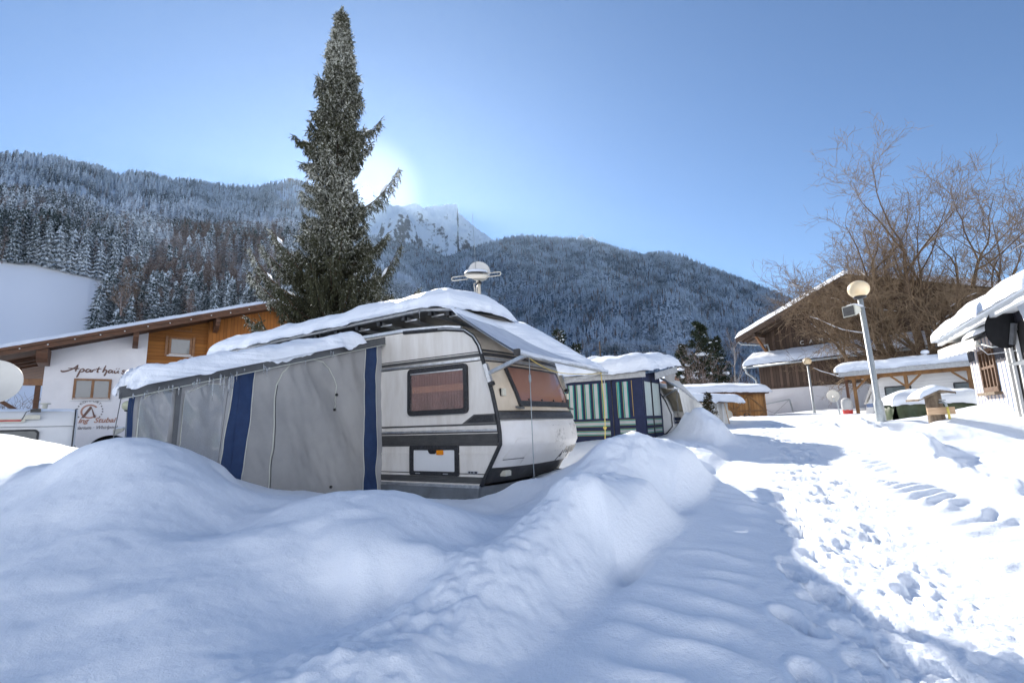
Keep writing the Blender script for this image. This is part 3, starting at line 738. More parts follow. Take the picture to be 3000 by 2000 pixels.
def rounded(x0, x1, y0, y1, r, n=6):
    out_ = []
    for cx, cy, a0 in ((x1 - r, y1 - r, 0), (x0 + r, y1 - r, 90), (x0 + r, y0 + r, 180), (x1 - r, y0 + r, 270)):
        for k in range(n + 1):
            t = R(a0 + 90 * k / n); out_.append((cx + r * math.cos(t), cy + r * math.sin(t)))
    return out_

def ring_mesh(mb, fn, outer, inner, h0, h1, m=0):
    "a frame: two outlines of equal length mapped through fn(x, y, height)"
    k = len(outer)
    vs = [fn(x, y, h0) for x, y in outer] + [fn(x, y, h1) for x, y in outer] + [fn(x, y, h1) for x, y in inner] + [fn(x, y, h0 * .5) for x, y in inner]
    fs = []
    for i in range(k):
        j = (i + 1) % k
        for a in range(3): fs.append((a * k + i, a * k + j, (a + 1) * k + j, (a + 1) * k + i))
    mb.add(vs, fs, m)

def plate(mb, fn, outline, h0, h1, m=0):
    k = len(outline)
    mb.add([fn(x, y, h1) for x, y in outline] + [fn(x, y, h0) for x, y in outline],
           [tuple(range(k)), tuple(range(k, 2 * k))[::-1]] + [(i, k + i, k + (i + 1) % k, (i + 1) % k) for i in range(k)], m)

def snow_slab(name, corner, ea, eb, la, lb, thick, parent, rim=.22, seed=0, na=60, nb=40, lump=.05, sag=None, over=.05, base=None, m='snow_cap', edge_rough=.03, taper=None):
    "a rounded blanket of snow on a rectangle corner + a*ea + b*eb; sag(a, b) adds height to the surface it lies on"
    corner = np.array(corner, float); ea = np.array(ea, float); eb = np.array(eb, float); up = np.array([0, 0, 1.])
    def warp(n): 
        t = np.linspace(0, 1, n); return .5 - .5 * np.cos(math.pi * t) if n > 2 else t
    ua = warp(na) * .55 + np.linspace(0, 1, na) * .45; ub = warp(nb) * .55 + np.linspace(0, 1, nb) * .45
    A, B = np.meshgrid(ua * la, ub * lb, indexing='ij')
    def f(d): return np.sqrt(np.clip(1 - (1 - np.minimum(d / rim, 1)) ** 2, 0, 1))
    def side(d, l): return f(np.minimum(d, l - d))
    prof = np.minimum(side(A, la), side(B, lb)) * .75 + .25 * side(A, la) * side(B, lb)
    wob = 1 + .18 * fbm(A * 1.1 + seed * 7, B * 1.1 - seed * 3, 3, 100 + seed)
    H = thick * prof * wob + lump * fbm(A * 2.3, B * 2.3 + seed, 3, 120 + seed) * prof
    # the rim bulges and crumbles
    def rimshift(u, l, S):
        d = np.minimum(u, l - u); e = np.exp(-d / (rim * .6)); s_ = np.where(u < l / 2, -1, 1)
        return s_ * e * (over + edge_rough * fbm(S * 3.1 + 5, A * 0 + H * 6, 3, 140 + seed))
    sa = rimshift(A, la, B); sb = rimshift(B, lb, A)
    base_h = (sag(A, B) if sag else 0 * A)
    drop = -edge_rough * 1.2 * np.maximum(0, fbm(A * 4 + 3, B * 4, 3, 160 + seed) + .1) * (1 - prof)
    tp_ = taper(A) if taper else 1.0
    P = corner + (A + sa)[..., None] * ea + (B * tp_ + sb)[..., None] * eb + (base_h + H + drop)[..., None] * up
    mb = MB(); flip = np.cross(ea, eb)[2] < 0
    mb.grid(P, 0, True, flip)
    Q = corner + A[..., None] * ea + (B * tp_)[..., None] * eb + (base_h + .004)[..., None] * up
    mb.grid(Q, 0, True, not flip)
    n1, n2 = na, nb; o = n1 * n2
    edge = [(i, 0) for i in range(n1)] + [(n1 - 1, j) for j in range(1, n2)] + [(i, n2 - 1) for i in range(n1 - 2, -1, -1)] + [(0, j) for j in range(n2 - 2, 0, -1)]
    idx = [i * n2 + j for i, j in edge]
    for k in range(len(idx)):
        a, b = idx[k], idx[(k + 1) % len(idx)]
        q = (a, b, b + o, a + o); mb.f.append(q if flip else q[::-1]); mb.m.append(0); mb.s.append(True)
    return mb.build(name, m, parent)

def icicle(p, L, r, parent, lean=0):
    mb = MB(); p = np.array(p, float); n = 5
    pts = [p + np.array([lean * L * t, 0, -L * t]) for t in np.linspace(0, 1, n)]
    mb.tube(pts, [r * (1 - .85 * t) * (1 + .15 * math.sin(9 * t)) for t in np.linspace(0, 1, n)], 6)
    return mb.build('icicle', 'ice', parent)

# ------------------------------------------------------------------ the old caravan
CO = np.array([-.531, 7.066, 0.0])  # caravan, house and barn coordinates worked out beforehand from image pixels
ya = R(59.06); EU = np.array([math.cos(ya), math.sin(ya), 0]); EV = np.array([-math.sin(ya), math.cos(ya), 0])
def L3(u, v, z): return CO + EU * u + EV * v + np.array([0, 0, z])
W = 2.42
PROF = [(-.05, .32), (-.21, .59), (-.38, .88), (-.375, 1.05), (-.35, 1.24), (-.27, 1.60), (-.20, 1.82), (-.12, 2.09), (-.06, 2.28), (.04, 2.43), (.20, 2.54), (.55, 2.60), (1.4, 2.65), (3.2, 2.65), (5.0, 2.62), (5.35, 2.52), (5.5, 2.2), (5.55, 1.2), (5.5, .33)]
def v_edge(z): 
    zz = [p[1] for p in PROF[:11]]; vv = [p[0] for p in PROF[:11]]; return float(np.interp(z, zz, vv))
van = thing('caravan', L3(0, 0, .0), 'old dirty cream caravan with brown tinted windows under a snowy protective roof', 'caravan')
def bulge(z): return float(np.interp(z, [.3, .5, .75, 1.1, 1.25, 1.4, 2.0, 2.3, 2.6], [.20, .30, .36, .33, .25, .17, .13, .10, .0]))
def plan(u): 
    q = abs(2 * u / W - 1); return (1 - q ** 3.2)
def nose(u, z, off=0.0):
    v = v_edge(z) - bulge(z) * plan(u) - off
    return L3(u, v, z)
# side panels and roof
def dense(prof, step=.06):
    out_ = []
    for (a, b), (c, d) in zip(prof[:-1], prof[1:]):
        n = max(1, int(math.hypot(c - a, d - b) / step))
        for k in range(n): out_.append((a + (c - a) * k / n, b + (d - b) * k / n))
    return out_ + [prof[-1]]
mb = MB(); dp = dense(PROF)
for u, fl in ((0.0, 1), (W, 0)):
    vs = [L3(u, v, z) for v, z in dp]; f = tuple(range(len(vs))); mb.add(vs, [f if fl else f[::-1]])
roofp = [p for p in dp if p[1] > 2.45 or p[0] > 3]
us = np.linspace(0, W, 9)
mb.grid(np.array([[L3(u, v, z + .03 * math.sin(math.pi * u / W)) for u in us] for v, z in roofp]), 0, True)
mb.add([L3(0, -.05, .33), L3(W, -.05, .33), L3(W, 5.5, .33), L3(0, 5.5, .33)], [(0, 1, 2, 3)])
mb.build('body', 'van_white', van)
# the moulded nose in three colours
def nose_patch(name, u0, u1, z0, z1, m_, off=0.0, n1=26, n2=16, parent=None, fn=None):
    mb = MB(); P = []
    for z in np.linspace(z0, z1, n2):
        P.append([nose(u, z, off) for u in (u0 + (u1 - u0) * (.5 - .5 * np.cos(np.pi * np.linspace(0, 1, n1))))])
    mb.grid(np.array(P), 0, True); return mb.build(name, m_, parent or van)
nose_patch('nose_upper', 0, W, 1.30, 2.56, 'van_nose', n2=26)
nose_patch('nose_lower', 0, W, .56, 1.302, 'van_low', n2=22)
# bumper, a step back under the nose
mb = MB(); P = []
for z, o_ in ((.575, -.01), (.56, -.035), (.45, -.05), (.36, -.07), (.32, -.12), (.30, -.4)):
    P.append([nose(u, z, o_) for u in np.linspace(0.0, W, 24)])
mb.grid(np.array(P), 0, True); bump = mb.build('bumper', 'dark_band', van)
mb = MB(); c = nose(.30, .47, .0); d = EU * .075; 
mb.hexa([c - d - np.array([0, 0, .04]) , c + d - np.array([0, 0, .04]), c + d + EV * .09 - np.array([0, 0, .04]), c - d + EV * .09 - np.array([0, 0, .04]), c - d + np.array([0, 0, .04]), c + d + np.array([0, 0, .04]), c + d + EV * .09 + np.array([0, 0, .04]), c - d + EV * .09 + np.array([0, 0, .04])])
mb.build('position_lamp', 'cream', van)
# bands across the nose
def nose_band(name, z0, z1, m_, off, a=.0, b=W, rib=None):
    mb = MB(); P = []
    for z, o_ in ((z0, 0.0), (z0 + .004, off), ((z0 + z1) / 2, off * 1.3), (z1 - .004, off), (z1, 0.0)):
        P.append([nose(u, z, o_) for u in np.linspace(a, b, 30)])
    mb.grid(np.array(P), 0, False); return mb.build(name, m_, van)
nose_band('front_band', 1.215, 1.325, 'dark_band', .022)
nose_band('front_rail', 1.196, 1.212, 'alu', .028)
nose_band('front_rail', 1.327, 1.34, 'rubber', .03)
for z0, z1, m_ in ((2.20, 2.235, 'dark_band'), (2.13, 2.19, 'dark_band'), (2.075, 2.122, 'alu_dull'), (2.045, 2.07, 'dark_band')):
    nose_band('upper_band', z0, z1, m_, .006)
# stripes along the side
def side_strip(name, z0, z1, m_, out_=.004, v1=5.4, va=None):
    a0 = (v_edge(z0) if va is None else va) + .03; a1 = (v_edge(z1) if va is None else va) + .03
    mb = MB(); mb.hexa([L3(-out_, a0, z0), L3(.01, a0, z0), L3(.01, v1, z0), L3(-out_, v1, z0), L3(-out_, a1, z1), L3(.01, a1, z1), L3(.01, v1, z1), L3(-out_, v1, z1)])
    return mb.build(name, m_, van)
side_strip('side_stripe', 2.185, 2.20, 'grey_band')
side_strip('side_stripe', 2.12, 2.172, 'grey_band')
side_strip('awning_rail', 2.072, 2.108, 'alu', .022)
side_strip('side_stripe', 2.058, 2.070, 'black')
side_strip('side_stripe', 1.145, 1.172, 'grey_band')
side_strip('awning_rail', 1.062, 1.092, 'alu', .02)
side_strip('side_stripe', 1.044, 1.060, 'black', .008)
side_strip('grey_band', .862, 1.03, 'grey_band', .006)
side_strip('moulding', .745, .762, 'van_white', .012)
side_strip('side_stripe', .470, .482, 'black')
side_strip('low_band', .345, .435, 'grey_band', .006)
side_strip('bottom_rail', .283, .325, 'alu', .02)
# corrugations of the grey band
mb = MB()
for k in range(9):
    z = .872 + k * .018; a = v_edge(z) + .04; mb.beam(L3(-.007, a, z), L3(-.007, 5.3, z), .006, .006, m=0)
mb.build('ribbing', 'dark_band', van)
# grille wedge at the end of the stripe
fs_ = lambda v, z, h: L3(-h, v, z)
mb = MB(); plate(mb, fs_, [(.26, 1.175), (v_edge(1.18) + .035, 1.175), (v_edge(1.3) + .035, 1.30), (.05, 1.30)][::-1], 0, .010); mb.build('vent_wedge', 'grey_band', van)
mb = MB(); plate(mb, fs_, [(.17, 1.19), (v_edge(1.19) + .07, 1.19), (v_edge(1.28) + .07, 1.283), (.03, 1.283)][::-1], 0, .018); mb.build('vent_grille', 'rubber', van)
# corner moulding with its bright insert
tp = [L3(-.012, v - .005, z) for v, z in dense(PROF[:13], .05)]
mb = MB(); mb.tube(tp, .030, 8); mb.build('corner_moulding', 'rubber', van)
mb = MB(); mb.tube([p - EU * .022 - EV * .022 for p in tp[int(len(tp) * .52):int(len(tp) * .80)]], .011, 6); mb.build('bright_insert', 'alu', van)
# side window: frame, pane, pleated curtain
o_ = rounded(.14, 1.29, 1.32, 2.045, .07); i_ = rounded(.205, 1.225, 1.395, 1.955, .04)
mb = MB(); ring_mesh(mb, fs_, o_, i_, 0, .045); wf = mb.build('window', 'rubber', van)
mb = MB(); plate(mb, fs_, rounded(.20, 1.23, 1.39, 1.96, .04), .030, .036); mb.build('pane', 'acrylic', wf)
MT['curt_pink'] = mat('pleated_curtain', (.36, .21, .19), .9, color2=(.22, .13, .12), scale=7, streak=(1, 1, .2))
MT['curt_beige'] = mat('curtain_band', (.70, .54, .38), .9, var=.2, scale=6)
MT['curt_low'] = mat('curtain_low', (.36, .29, .28), .9, color2=(.17, .13, .125), scale=3.5)
vv = np.linspace(.215, 1.215, 170)
for z0, z1, m_, amp in ((1.76, 1.95, 'curt_pink', .014), (1.66, 1.762, 'curt_beige', .001), (1.40, 1.662, 'curt_low', .002)):
    mb = MB(); mb.grid(np.array([[L3(-.014 - amp * math.sin(v * 2 * math.pi / .052), v, z) for v in vv] for z in np.linspace(z0, z1, 5)]), 0, True); mb.build('curtain', m_, wf)
mb = MB(); mb.beam(L3(-.04, .21, 1.958), L3(-.04, 1.22, 1.958), .02, .018); mb.build('window_rail', 'alu', wf)
for v in (.27, 1.16):
    mb = MB(); mb.beam(L3(-.042, v, 1.41), L3(-.042, v, 1.46), .018, .012); mb.build('latch', 'black', wf)
# locker hatch
o_ = rounded(.325, 1.265, .44, .872, .03); i_ = rounded(.40, 1.185, .50, .805, .015)
mb = MB(); ring_mesh(mb, fs_, o_, i_, 0, .022); hf = mb.build('locker_hatch', 'rubber', van)
mb = MB(); plate(mb, fs_, i_, .008, .013); mb.build('hatch_panel', 'white_pvc', hf)
mb = MB(); mb.prism([L3(-.014, v, z) for v, z in ((.90, .81), (.72, .81), (.745, .765), (.77, .75), (.85, .75), (.875, .765))], -EU * .012)
mb.lathe([(.0, .0), (.016, 0), (.016, .012), (0, .012)], L3(-.026, .81, .785), -EU, 12); mb.build('lock', 'black', hf)
mb = MB(); plate(mb, fs_, rounded(.605, .725, .737, .805, .01), .01, .034); mb.build('side_lamp', 'orange', hf)
for v in (.52, 1.05):
    mb = MB(); plate(mb, fs_, rounded(v, v + .09, .462, .474, .004), .02, .027); mb.build('hinge', 'alu', hf)
# small plate with marks near the corner
mb = MB(); plate(mb, fs_, rounded(.0, .18, .478, .515, .005), 0, .006); sp_ = mb.build('plate', 'alu', van)
mb = MB()
for a, b in ((.016, .055), (.065, .072), (.085, .12), (.13, .165)): plate(mb, fs_, [(a, .485), (a, .508), (b, .508), (b, .485)], .006, .0075)
mb.build('plate_marks', 'black', sp_)
# nose window
def trap(u, z):   # unit square to the trapezium of the front window
    a = .345 + (.43 - .345) * (1 - z); b = 2.08 + (2.20 - 2.08) * (1 - z); return a + (b - a) * u, 1.40 + (2.01 - 1.40) * z
def fn_nose(x, y, h): u, z = trap(x, y); return nose(u, z, h)
def nose_grid(name, x0, x1, y0, y1, h, m_, par, n1=24, n2=8):
    mb = MB(); mb.grid(np.array([[fn_nose(x, y, h) for x in np.linspace(x0, x1, n1)] for y in np.linspace(y0, y1, n2)]), 0, True); return mb.build(name, m_, par)
def outline(x0, x1, y0, y1, n=16):
    q = [(x0 + (x1 - x0) * k / n, y0) for k in range(n)] + [(x1, y0 + (y1 - y0) * k / n) for k in range(n)] + [(x1 - (x1 - x0) * k / n, y1) for k in range(n)] + [(x0, y1 - (y1 - y0) * k / n) for k in range(n)]
    return q
mb = MB(); ring_mesh(mb, fn_nose, outline(0, 1, 0, 1), outline(.03, .975, .135, .955), 0, .035); nw = mb.build('front_window', 'rubber', van)
nose_grid('pane', .025, .98, .12, .96, .03, 'acrylic_front', nw)
MT['blind'] = mat('rust_blind', (.30, .13, .075), .9, color2=(.24, .10, .06), scale=4, streak=(1, 1, 12))
nose_grid('blind', .03, .975, .33, .95, .008, 'blind', nw)
nose_grid('curtain', .03, .975, .13, .335, .009, 'curt_low', nw)
for x in (.13, .35, .58, .80, .93):
    mb = MB(); c = fn_nose(x, .165, .045); mb.lathe([(0, 0), (.014, 0), (.014, .02), (0, .02)], c, -EV, 10); mb.build('latch', 'black', nw)
# grab handles and marker lamps on the nose
for u in (.40, 2.26):
    mb = MB(); c = nose(u, 1.375, 0); mb.prism([c + EU * -.085, c + EU * .085, c + EU * .065 - EV * .065 - np.array([0, 0, .015]), c - EU * .065 - EV * .065 - np.array([0, 0, .015])], (0, 0, .028)); mb.build('grab_handle', 'grey_band', van)
for u in (.16, 2.30):
    mb = MB(); c = nose(u, 1.60, -.01); mb.hexa([c + EU * a - EV * b + np.array([0, 0, d_]) for d_ in (-.05, .05) for a, b in ((-.03, .065), (.03, .065), (.035, 0), (-.035, 0))]); o = mb.build('marker_lamp', 'cream', van)
    mb = MB(); mb.hexa([c + EU * a - EV * b + np.array([0, 0, d_]) for d_ in (-.055, .055) for a, b in ((-.045, .02), (-.012, .03), (-.012, 0), (-.045, 0))]); mb.build('lamp_base', 'black', o)
# pressed recess and the embossed name on the lower nose
def emb(pts, r, m_, par=van, name='crease'):
    mb = MB(); mb.tube([nose(u, z, .002) for u, z in pts], r, 5); return mb.build(name, m_, par)
emb([(.10, .66), (.13, .78), (.17, .90), (.21, .95), (.42, .96), (.43, .80), (.40, .60)], .007, 'van_low')
emb([(.10, .665), (.25, .668), (.41, .672)], .006, 'grey_band')
emb([(1.42, .72), (1.43, .66), (1.40, .62), (1.37, .56)], .006, 'black', name='crack')
emb([(1.78, .70), (1.77, .66), (1.75, .60)], .005, 'black', name='crack')
mb = MB(); mb.grid(np.array([[nose(u, z, .004) for u in (1.40, 1.44, 1.48)] for z in (.615, .64, .665)])); mb.build('hole', 'black', van)
letters = {'H': [[(0, 0), (0, 1)], [(.7, 0), (.7, 1)], [(0, .5), (.7, .5)]], 'O': [[(.1, 0), (0, .15), (0, .85), (.1, 1), (.6, 1), (.7, .85), (.7, .15), (.6, 0), (.1, 0)]],
           'B': [[(0, 0), (0, 1), (.55, 1), (.68, .85), (.68, .65), (.55, .53), (.7, .4), (.7, .12), (.58, 0), (0, 0)], [(0, .53), (.55, .53)]], 'Y': [[(0, 1), (.35, .5), (.7, 1)], [(.35, .5), (.35, 0)]]}
mb = MB(); u = 1.50
for ch in 'HOBBY':
    for st in letters[ch]: mb.tube([nose(u + x * .13, .675 + y * .10, .006) for x, y in st], .011, 5)
    u += .165
mb.build('embossed_lettering', mat('darker_lettering', (.42, .38, .32), .5, color2=(.55, .52, .48), scale=12), van)  # darker than the nose so the raised letters stand out
# worn patches of grime
MT['grime'] = glassy('grime', (.30, .26, .19), .0, .9, .0, .1)
def grime_mat():
    m = MT['grime']; n = m.node_tree
    for nd in n.nodes:
        if nd.type == 'TEX_NOISE': nd.inputs['Scale'].default_value = 13; nd.inputs['Detail'].default_value = 9; nd.inputs['Roughness'].default_value = .8
        if nd.type == 'VALTORGB':
            nd.color_ramp.elements[0].color = (0, 0, 0, 1); nd.color_ramp.elements[1].color = (.6, .6, .6, 1); nd.color_ramp.elements[0].position = .5; nd.color_ramp.elements[1].position = .66
        if nd.type == 'BSDF_TRANSPARENT': nd.inputs[0].default_value = (1, 1, 1, 1)
grime_mat()
for k, (u0, u1, z0, z1) in enumerate(((1.0, 1.35, .72, 1.12), (1.62, 1.98, .93, 1.14))):
    nose_patch('worn_patch', u0, u1, z0, z1, 'grime', .003, 8, 6)
# fabric skirt round the foot of the caravan
mb = MB(); n = 90; P = []
for k in range(2):
    pass
def skirt_line(s):   # along the side, round the corner, across the nose
    if s < 4.5: return L3(-.01, 4.5 - s - .04, 0), -EU
    u = min(W, (s - 4.5)); return nose(u, .34, -.10) * np.array([1, 1, 0]), -EV
S = np.linspace(0, 4.5 + W, 200); P = []
for z, k in ((.30, 0.), (.22, .6), (.12, 1.), (.0, 1.2), (-.30, 1.25)):
    row = []
    for s in S:
        p, nn = skirt_line(s); row.append(p + nn * k * (.02 + .03 * math.sin(s * 9 + z * 8) * vnoise(s * 2.0, z * 3, 5) * 2 + .02 * vnoise(s * 6, z * 9, 6)) + np.array([0, 0, z]))
    P.append(row)
mb.grid(np.array(P), 0, True)
mb.grid(np.array([[L3(W - .02 + .02 * math.sin(v * 9), v, z) for v in np.linspace(-.25, 5.5, 60)] for z in (.34, .1, -.35)]), 0, True); mb.build('skirt', 'skirt', van)  # far grid: unseen sheet added to block sun under the caravan

# ------------------------------------------------------------------ protective roof over it
RZ = 2.96
pr = thing('protective_roof', L3(0, .3, 2.66), 'snow laden protective roof on aluminium beams with a pale canopy over the old cream caravan', 'shelter roof')
V0, V1 = .28, 7.0
mb = MB(); nU, nV = 10, 40
def rz(u, v): return RZ + .10 * math.sin(math.pi * max(0, min(1, u / 2.5))) - .02 * (v - .3) - .10 * math.exp(-((v - .2) / .35) ** 2) - .22 * max(0, (u - 1.1) / 1.4) ** 2
P = np.array([[L3(u, v, rz(u, v)) for u in np.linspace(-.10, 2.12, nU)] for v in np.linspace(V0, V1, nV)])
mb.grid(P, 0, True); mb.grid(P - np.array([0, 0, .03]), 0, True, True); mb.build('roof_sheet', 'roof_sheet', pr)
mb = MB(); mb.tube([L3(-.10, v, rz(-.1, v) - .012) for v in np.linspace(V0, V1, 12)], .028, 6); mb.build('edge_rail', 'alu_dull', pr)
for v in (.45, .80, 1.35, 1.90, 2.42, 2.95, 3.5, 4.05, 4.6, 5.2, 5.9, 6.6):
    z = rz(-.05, v) - .075
    mb = MB(); mb.beam(L3(-.02, v, z), L3(2.1, v, z - .09), .055, .055); b_ = mb.build('cross_beam', 'alu_dull', pr)
    mb = MB(); mb.beam(L3(-.08, v, z), L3(-.02, v, z), .066, .066); mb.build('end_cap', 'black', b_)
    if v < 5.3:
        mb = MB(); vb = v - .22; mb.beam(L3(.02, vb, 2.66), L3(.02, vb, z - .02), .05, .03); mb.beam(L3(-.005, vb - .02, 2.63), L3(-.005, vb - .02, 2.78), .02, .02); mb.beam(L3(.02, vb, z - .03), L3(.02, v + .03, z - .03), .03, .02); mb.build('bracket', 'alu', pr)
mb = MB(); rp = [L3(.0, v, float(np.interp(v, [p[0] for p in PROF[9:15]], [p[1] for p in PROF[9:15]])) + .035) for v in (.25, .5, .8, 1.4, 2.2, 3.2, 5.0)]
for a, b in zip(rp[:-1], rp[1:]): mb.beam(a, b, .045, .05)
mb.build('side_rail', 'alu', pr)
# canopy over the nose
RU0, RU1, RV, RZ2 = -.36, 2.86, -.92, 2.055
def can(s, t):   # s across, t from the roof edge down to the rail
    a = np.array([-.16, .34, rz(0, .34) - .005]) * (1 - s) + np.array([2.16, .34, rz(2.12, .34) - .005]) * s
    b = np.array([RU0, RV, RZ2]) * (1 - s) + np.array([RU1, RV, RZ2 - .02]) * s
    q = a * (1 - t) + b * t; q[2] += -.05 * math.sin(math.pi * t) * (.6 + .5 * math.sin(math.pi * s)) + .012 * math.sin(7 * s + 3 * t)
    return L3(*q)
mb = MB(); P = np.array([[can(s, t) for s in np.linspace(0, 1, 26)] for t in np.linspace(0, 1, 18)])
mb.grid(P, 0, True, True); mb.grid(P - np.array([0, 0, .006]), 0, True, False); mb.build('canopy', 'canopy', pr)
mb = MB(); a, b = can(0, 1), can(1, 1); mb.beam(a, b, .05, .055); fr_ = mb.build('front_rail', 'alu', pr)
mb = MB(); mb.beam(a - EU * .05, a, .075, .08); mb.build('end_cap', 'black', fr_)
mb = MB(); P = np.array([[can(s, 1) - EV * .028 + np.array([0, 0, .035 - k * .045 + .008 * math.sin(s * 40) * k]) for s in np.linspace(0, 1, 60)] for k in (0, .5, 1)]); mb.grid(P); mb.build('valance', 'canopy', pr)
for u0, s in ((-.03, .055), (W + .02, .93)):
    p = L3(u0, v_edge(1.86) - .04, 1.86); q = can(s, 1) - np.array([0, 0, .02])
    mb = MB(); mb.beam(p, q, .045, .05); arm = mb.build('support_arm', 'alu', pr)
    mb = MB(); mb.beam(L3(u0, v_edge(2.0) - .035, 2.0), L3(u0, v_edge(1.72) - .035, 1.72), .06, .055, up=EU); mb.build('arm_bracket', 'alu', arm)
    mb = MB(); mb.beam(L3(u0, v_edge(1.75) - .05, 1.74), L3(u0, v_edge(1.7) - .05, 1.69), .07, .07, up=EU); mb.build('end_cap', 'black', arm)
# guys: steel wire on the near side, chain and yellow rope on the far side
ga = can(.09, 1) - np.array([0, 0, .03]); gb = np.array([ga[0], ga[1] - .15, .35])
mb = MB(); mb.tube([ga, gb], .006, 5); mb.lathe([(.004, 0), (.016, .02), (.016, .10), (.004, .12)], ga - np.array([0, 0, .34]), n=8); mb.build('guy_wire', 'galv', pr)
ca = can(.95, 1) - np.array([0, 0, .03])
mb = MB()
for k in range(11):
    c = ca - np.array([0, 0, .03 + k * .042]); t = k % 2
    ax = EU if t else EV
    mb.tube([c + ax * .011 * math.cos(x) + np.array([0, 0, .026 * math.sin(x)]) for x in np.linspace(0, 2 * math.pi, 9)], .0042, 5, cap=False)
mb.build('chain', 'galv', pr)
mb = MB(); y0 = can(.90, 1) - np.array([0, 0, .02]); rp = [y0 + np.array([.03 * math.sin(3 * t), .02 * t, -1.25 * t]) for t in np.linspace(0, 1, 12)]
rp2 = [can(.09 + .84 * t, 1) - np.array([0, 0, .04 + .10 * math.sin(math.pi * t)]) - EV * (-.12 * math.sin(math.pi * t)) for t in np.linspace(0, 1, 14)]
mb.tube(rp, .008, 6); mb.tube(rp2, .006, 6); mb.lathe([(.004, 0), (.03, .02), (.03, .05), (.004, .07)], rp[9], n=8); mb.build('rope', 'rope_y', pr)
# the snow on it
def sag_roof(A, B): 
    u = A - .12; v = B + V0 + .10
    return .10 * np.sin(np.pi * np.clip(u / 2.5, 0, 1)) - .02 * (v - .3) - .10 * np.exp(-((v - .2) / .35) ** 2) + .02 - .22 * np.maximum(0, (u - 1.1) / 1.4) ** 2
snow_slab('snow', L3(-.12, V0 + .10, RZ), EU, EV, 1.98, V1 - V0 - .06, .33, pr, rim=.34, seed=3, na=60, nb=150, lump=.07, sag=sag_roof, over=.04, edge_rough=.05)
mb = MB(); na, nb = 40, 20; P = np.zeros((na, nb, 3)); Q = np.zeros((na, nb, 3))
for i, s in enumerate(np.linspace(-.01, 1.01, na)):
    for j, t in enumerate(np.linspace(-.06, 1.01, nb)):
        p = can(s, t); th = (.16 * sstep(.35, 1.0, s) + .04) * (1 - .55 * sstep(.2, 1, t)) * float(np.sqrt(np.clip(1 - (1 - min((t + .06) / .06, (1.01 - t) / .05, (s + .01) / .03, (1.01 - s) / .04, 1)) ** 2, 0, 1)))
        cover = sstep(.74, .92, s + .28 * (1 - t) ** 2 + .16 * vnoise(s * 6, t * 5, 8)); cover = max(cover, 1 - sstep(.05, .20, t + .1 * vnoise(s * 9, 0, 4)))
        P[i, j] = p + np.array([0, 0, th * cover + .002 - .03 * (1 - cover)])
mb.grid(P, 0, True, False); mb.build('canopy_snow', 'snow_cap', pr)
for v, L_ in ((.95, .22), (1.1, .08), (3.1, .06), (3.3, .10), (4.4, .05)): icicle(L3(-.14, v, rz(-.1, v) + .0), L_, .007, pr)

# ------------------------------------------------------------------ grey and blue awning
aw = thing('awning', L3(-1.7, 1.87, .3), 'grey caravan awning with blue stripes, two clear windows and an arched door', 'awning tent')
VW = 1.87
def ztop(u): return 2.60 + .275 * u
def wrinkle(u, z):
    h = ztop(u) - .3; q = (z - .3) / h
    d1 = (u + 1.35) * .75 + (z - 1.2) * .62        # diagonal pull from lower left to upper right
    w_ = .050 * math.sin(d1 * 8.5 + 1.3 * float(vnoise(u * 2, z * 2, 71))) * math.exp(-((u + 1.1) / .75) ** 2) * (1 - abs(2 * q - 1) ** 3)
    w_ += .040 * float(vnoise(u * 5 + z * 3.2, z * 1.6 - u * 1.5, 72)) + .018 * float(vnoise(u * 13 + z * 7, z * 3 - u * 4, 78)) + .07 * float(vnoise(u * 1.3, z * 1.1, 73)) * (1 - abs(2 * q - 1) ** 2)
    w_ += .012 * math.sin(u * 23 + 2 * z) * sstep(1.0, .0, abs(q - 1) * 3)
    return w_
def wall(u, z, off=0.): return L3(u + .03 * (1 - (z - .3) / 2.0) * (u / 3.5), VW - wrinkle(u, z) - off, z)
def lerp_edge(a_top, a_bot): return lambda z: a_bot + (a_top - a_bot) * (z - .4) / 1.6
E_ = {'far': lerp_edge(-3.45, -3.44), 's0': lerp_edge(-2.41, -2.55), 's1': lerp_edge(-2.15, -2.26), 'b0': lerp_edge(-.385, -.37), 'b1': lerp_edge(-.13, -.10), 'end': lerp_edge(.02, .03)}
def panel(name, e0, e1, m_, n1, n2=46, z0=.0, z1=None, off=0.):
    mb = MB(); P = []
    for k in range(n2):
        q = k / (n2 - 1); row = []
        for j in range(n1):
            f = j / (n1 - 1)
            ut = e0(1.9) + (e1(1.9) - e0(1.9)) * f; zt = ztop(ut) if z1 is None else z1
            z = z0 + (zt - z0) * q; u = e0(z) + (e1(z) - e0(z)) * f
            row.append(wall(u, z, off))
        P.append(row)
    mb.grid(np.array(P), 0, True, True); return mb.build(name, m_, aw)
panel('window_wall', E_['far'], E_['s0'], 'grey_cloth2', 40)
panel('blue_stripe', E_['s0'], E_['s1'], 'blue_cloth', 12)
panel('door_panel', E_['s1'], E_['b0'], 'grey_cloth', 70, 60)
panel('blue_stripe', E_['b0'], E_['b1'], 'blue_cloth', 12)
panel('end_strip', E_['b1'], E_['end'], 'grey_cloth2', 10)
panel('edge_stripe', lerp_edge(-3.475, -3.475), lerp_edge(-3.43, -3.42), 'blue_cloth', 4, off=.006)
def line_on_wall(pts, r, m_, name, off=.004):
    P = []
    for (a, b), (c, d) in zip(pts[:-1], pts[1:]):
        n = max(2, int(math.hypot(c - a, d - b) / .04))
        for k in range(n): P.append(wall(a + (c - a) * k / n, b + (d - b) * k / n, off))
    P.append(wall(*pts[-1], off)); mb = MB(); mb.tube(P, r, 5); return mb.build(name, m_, aw)
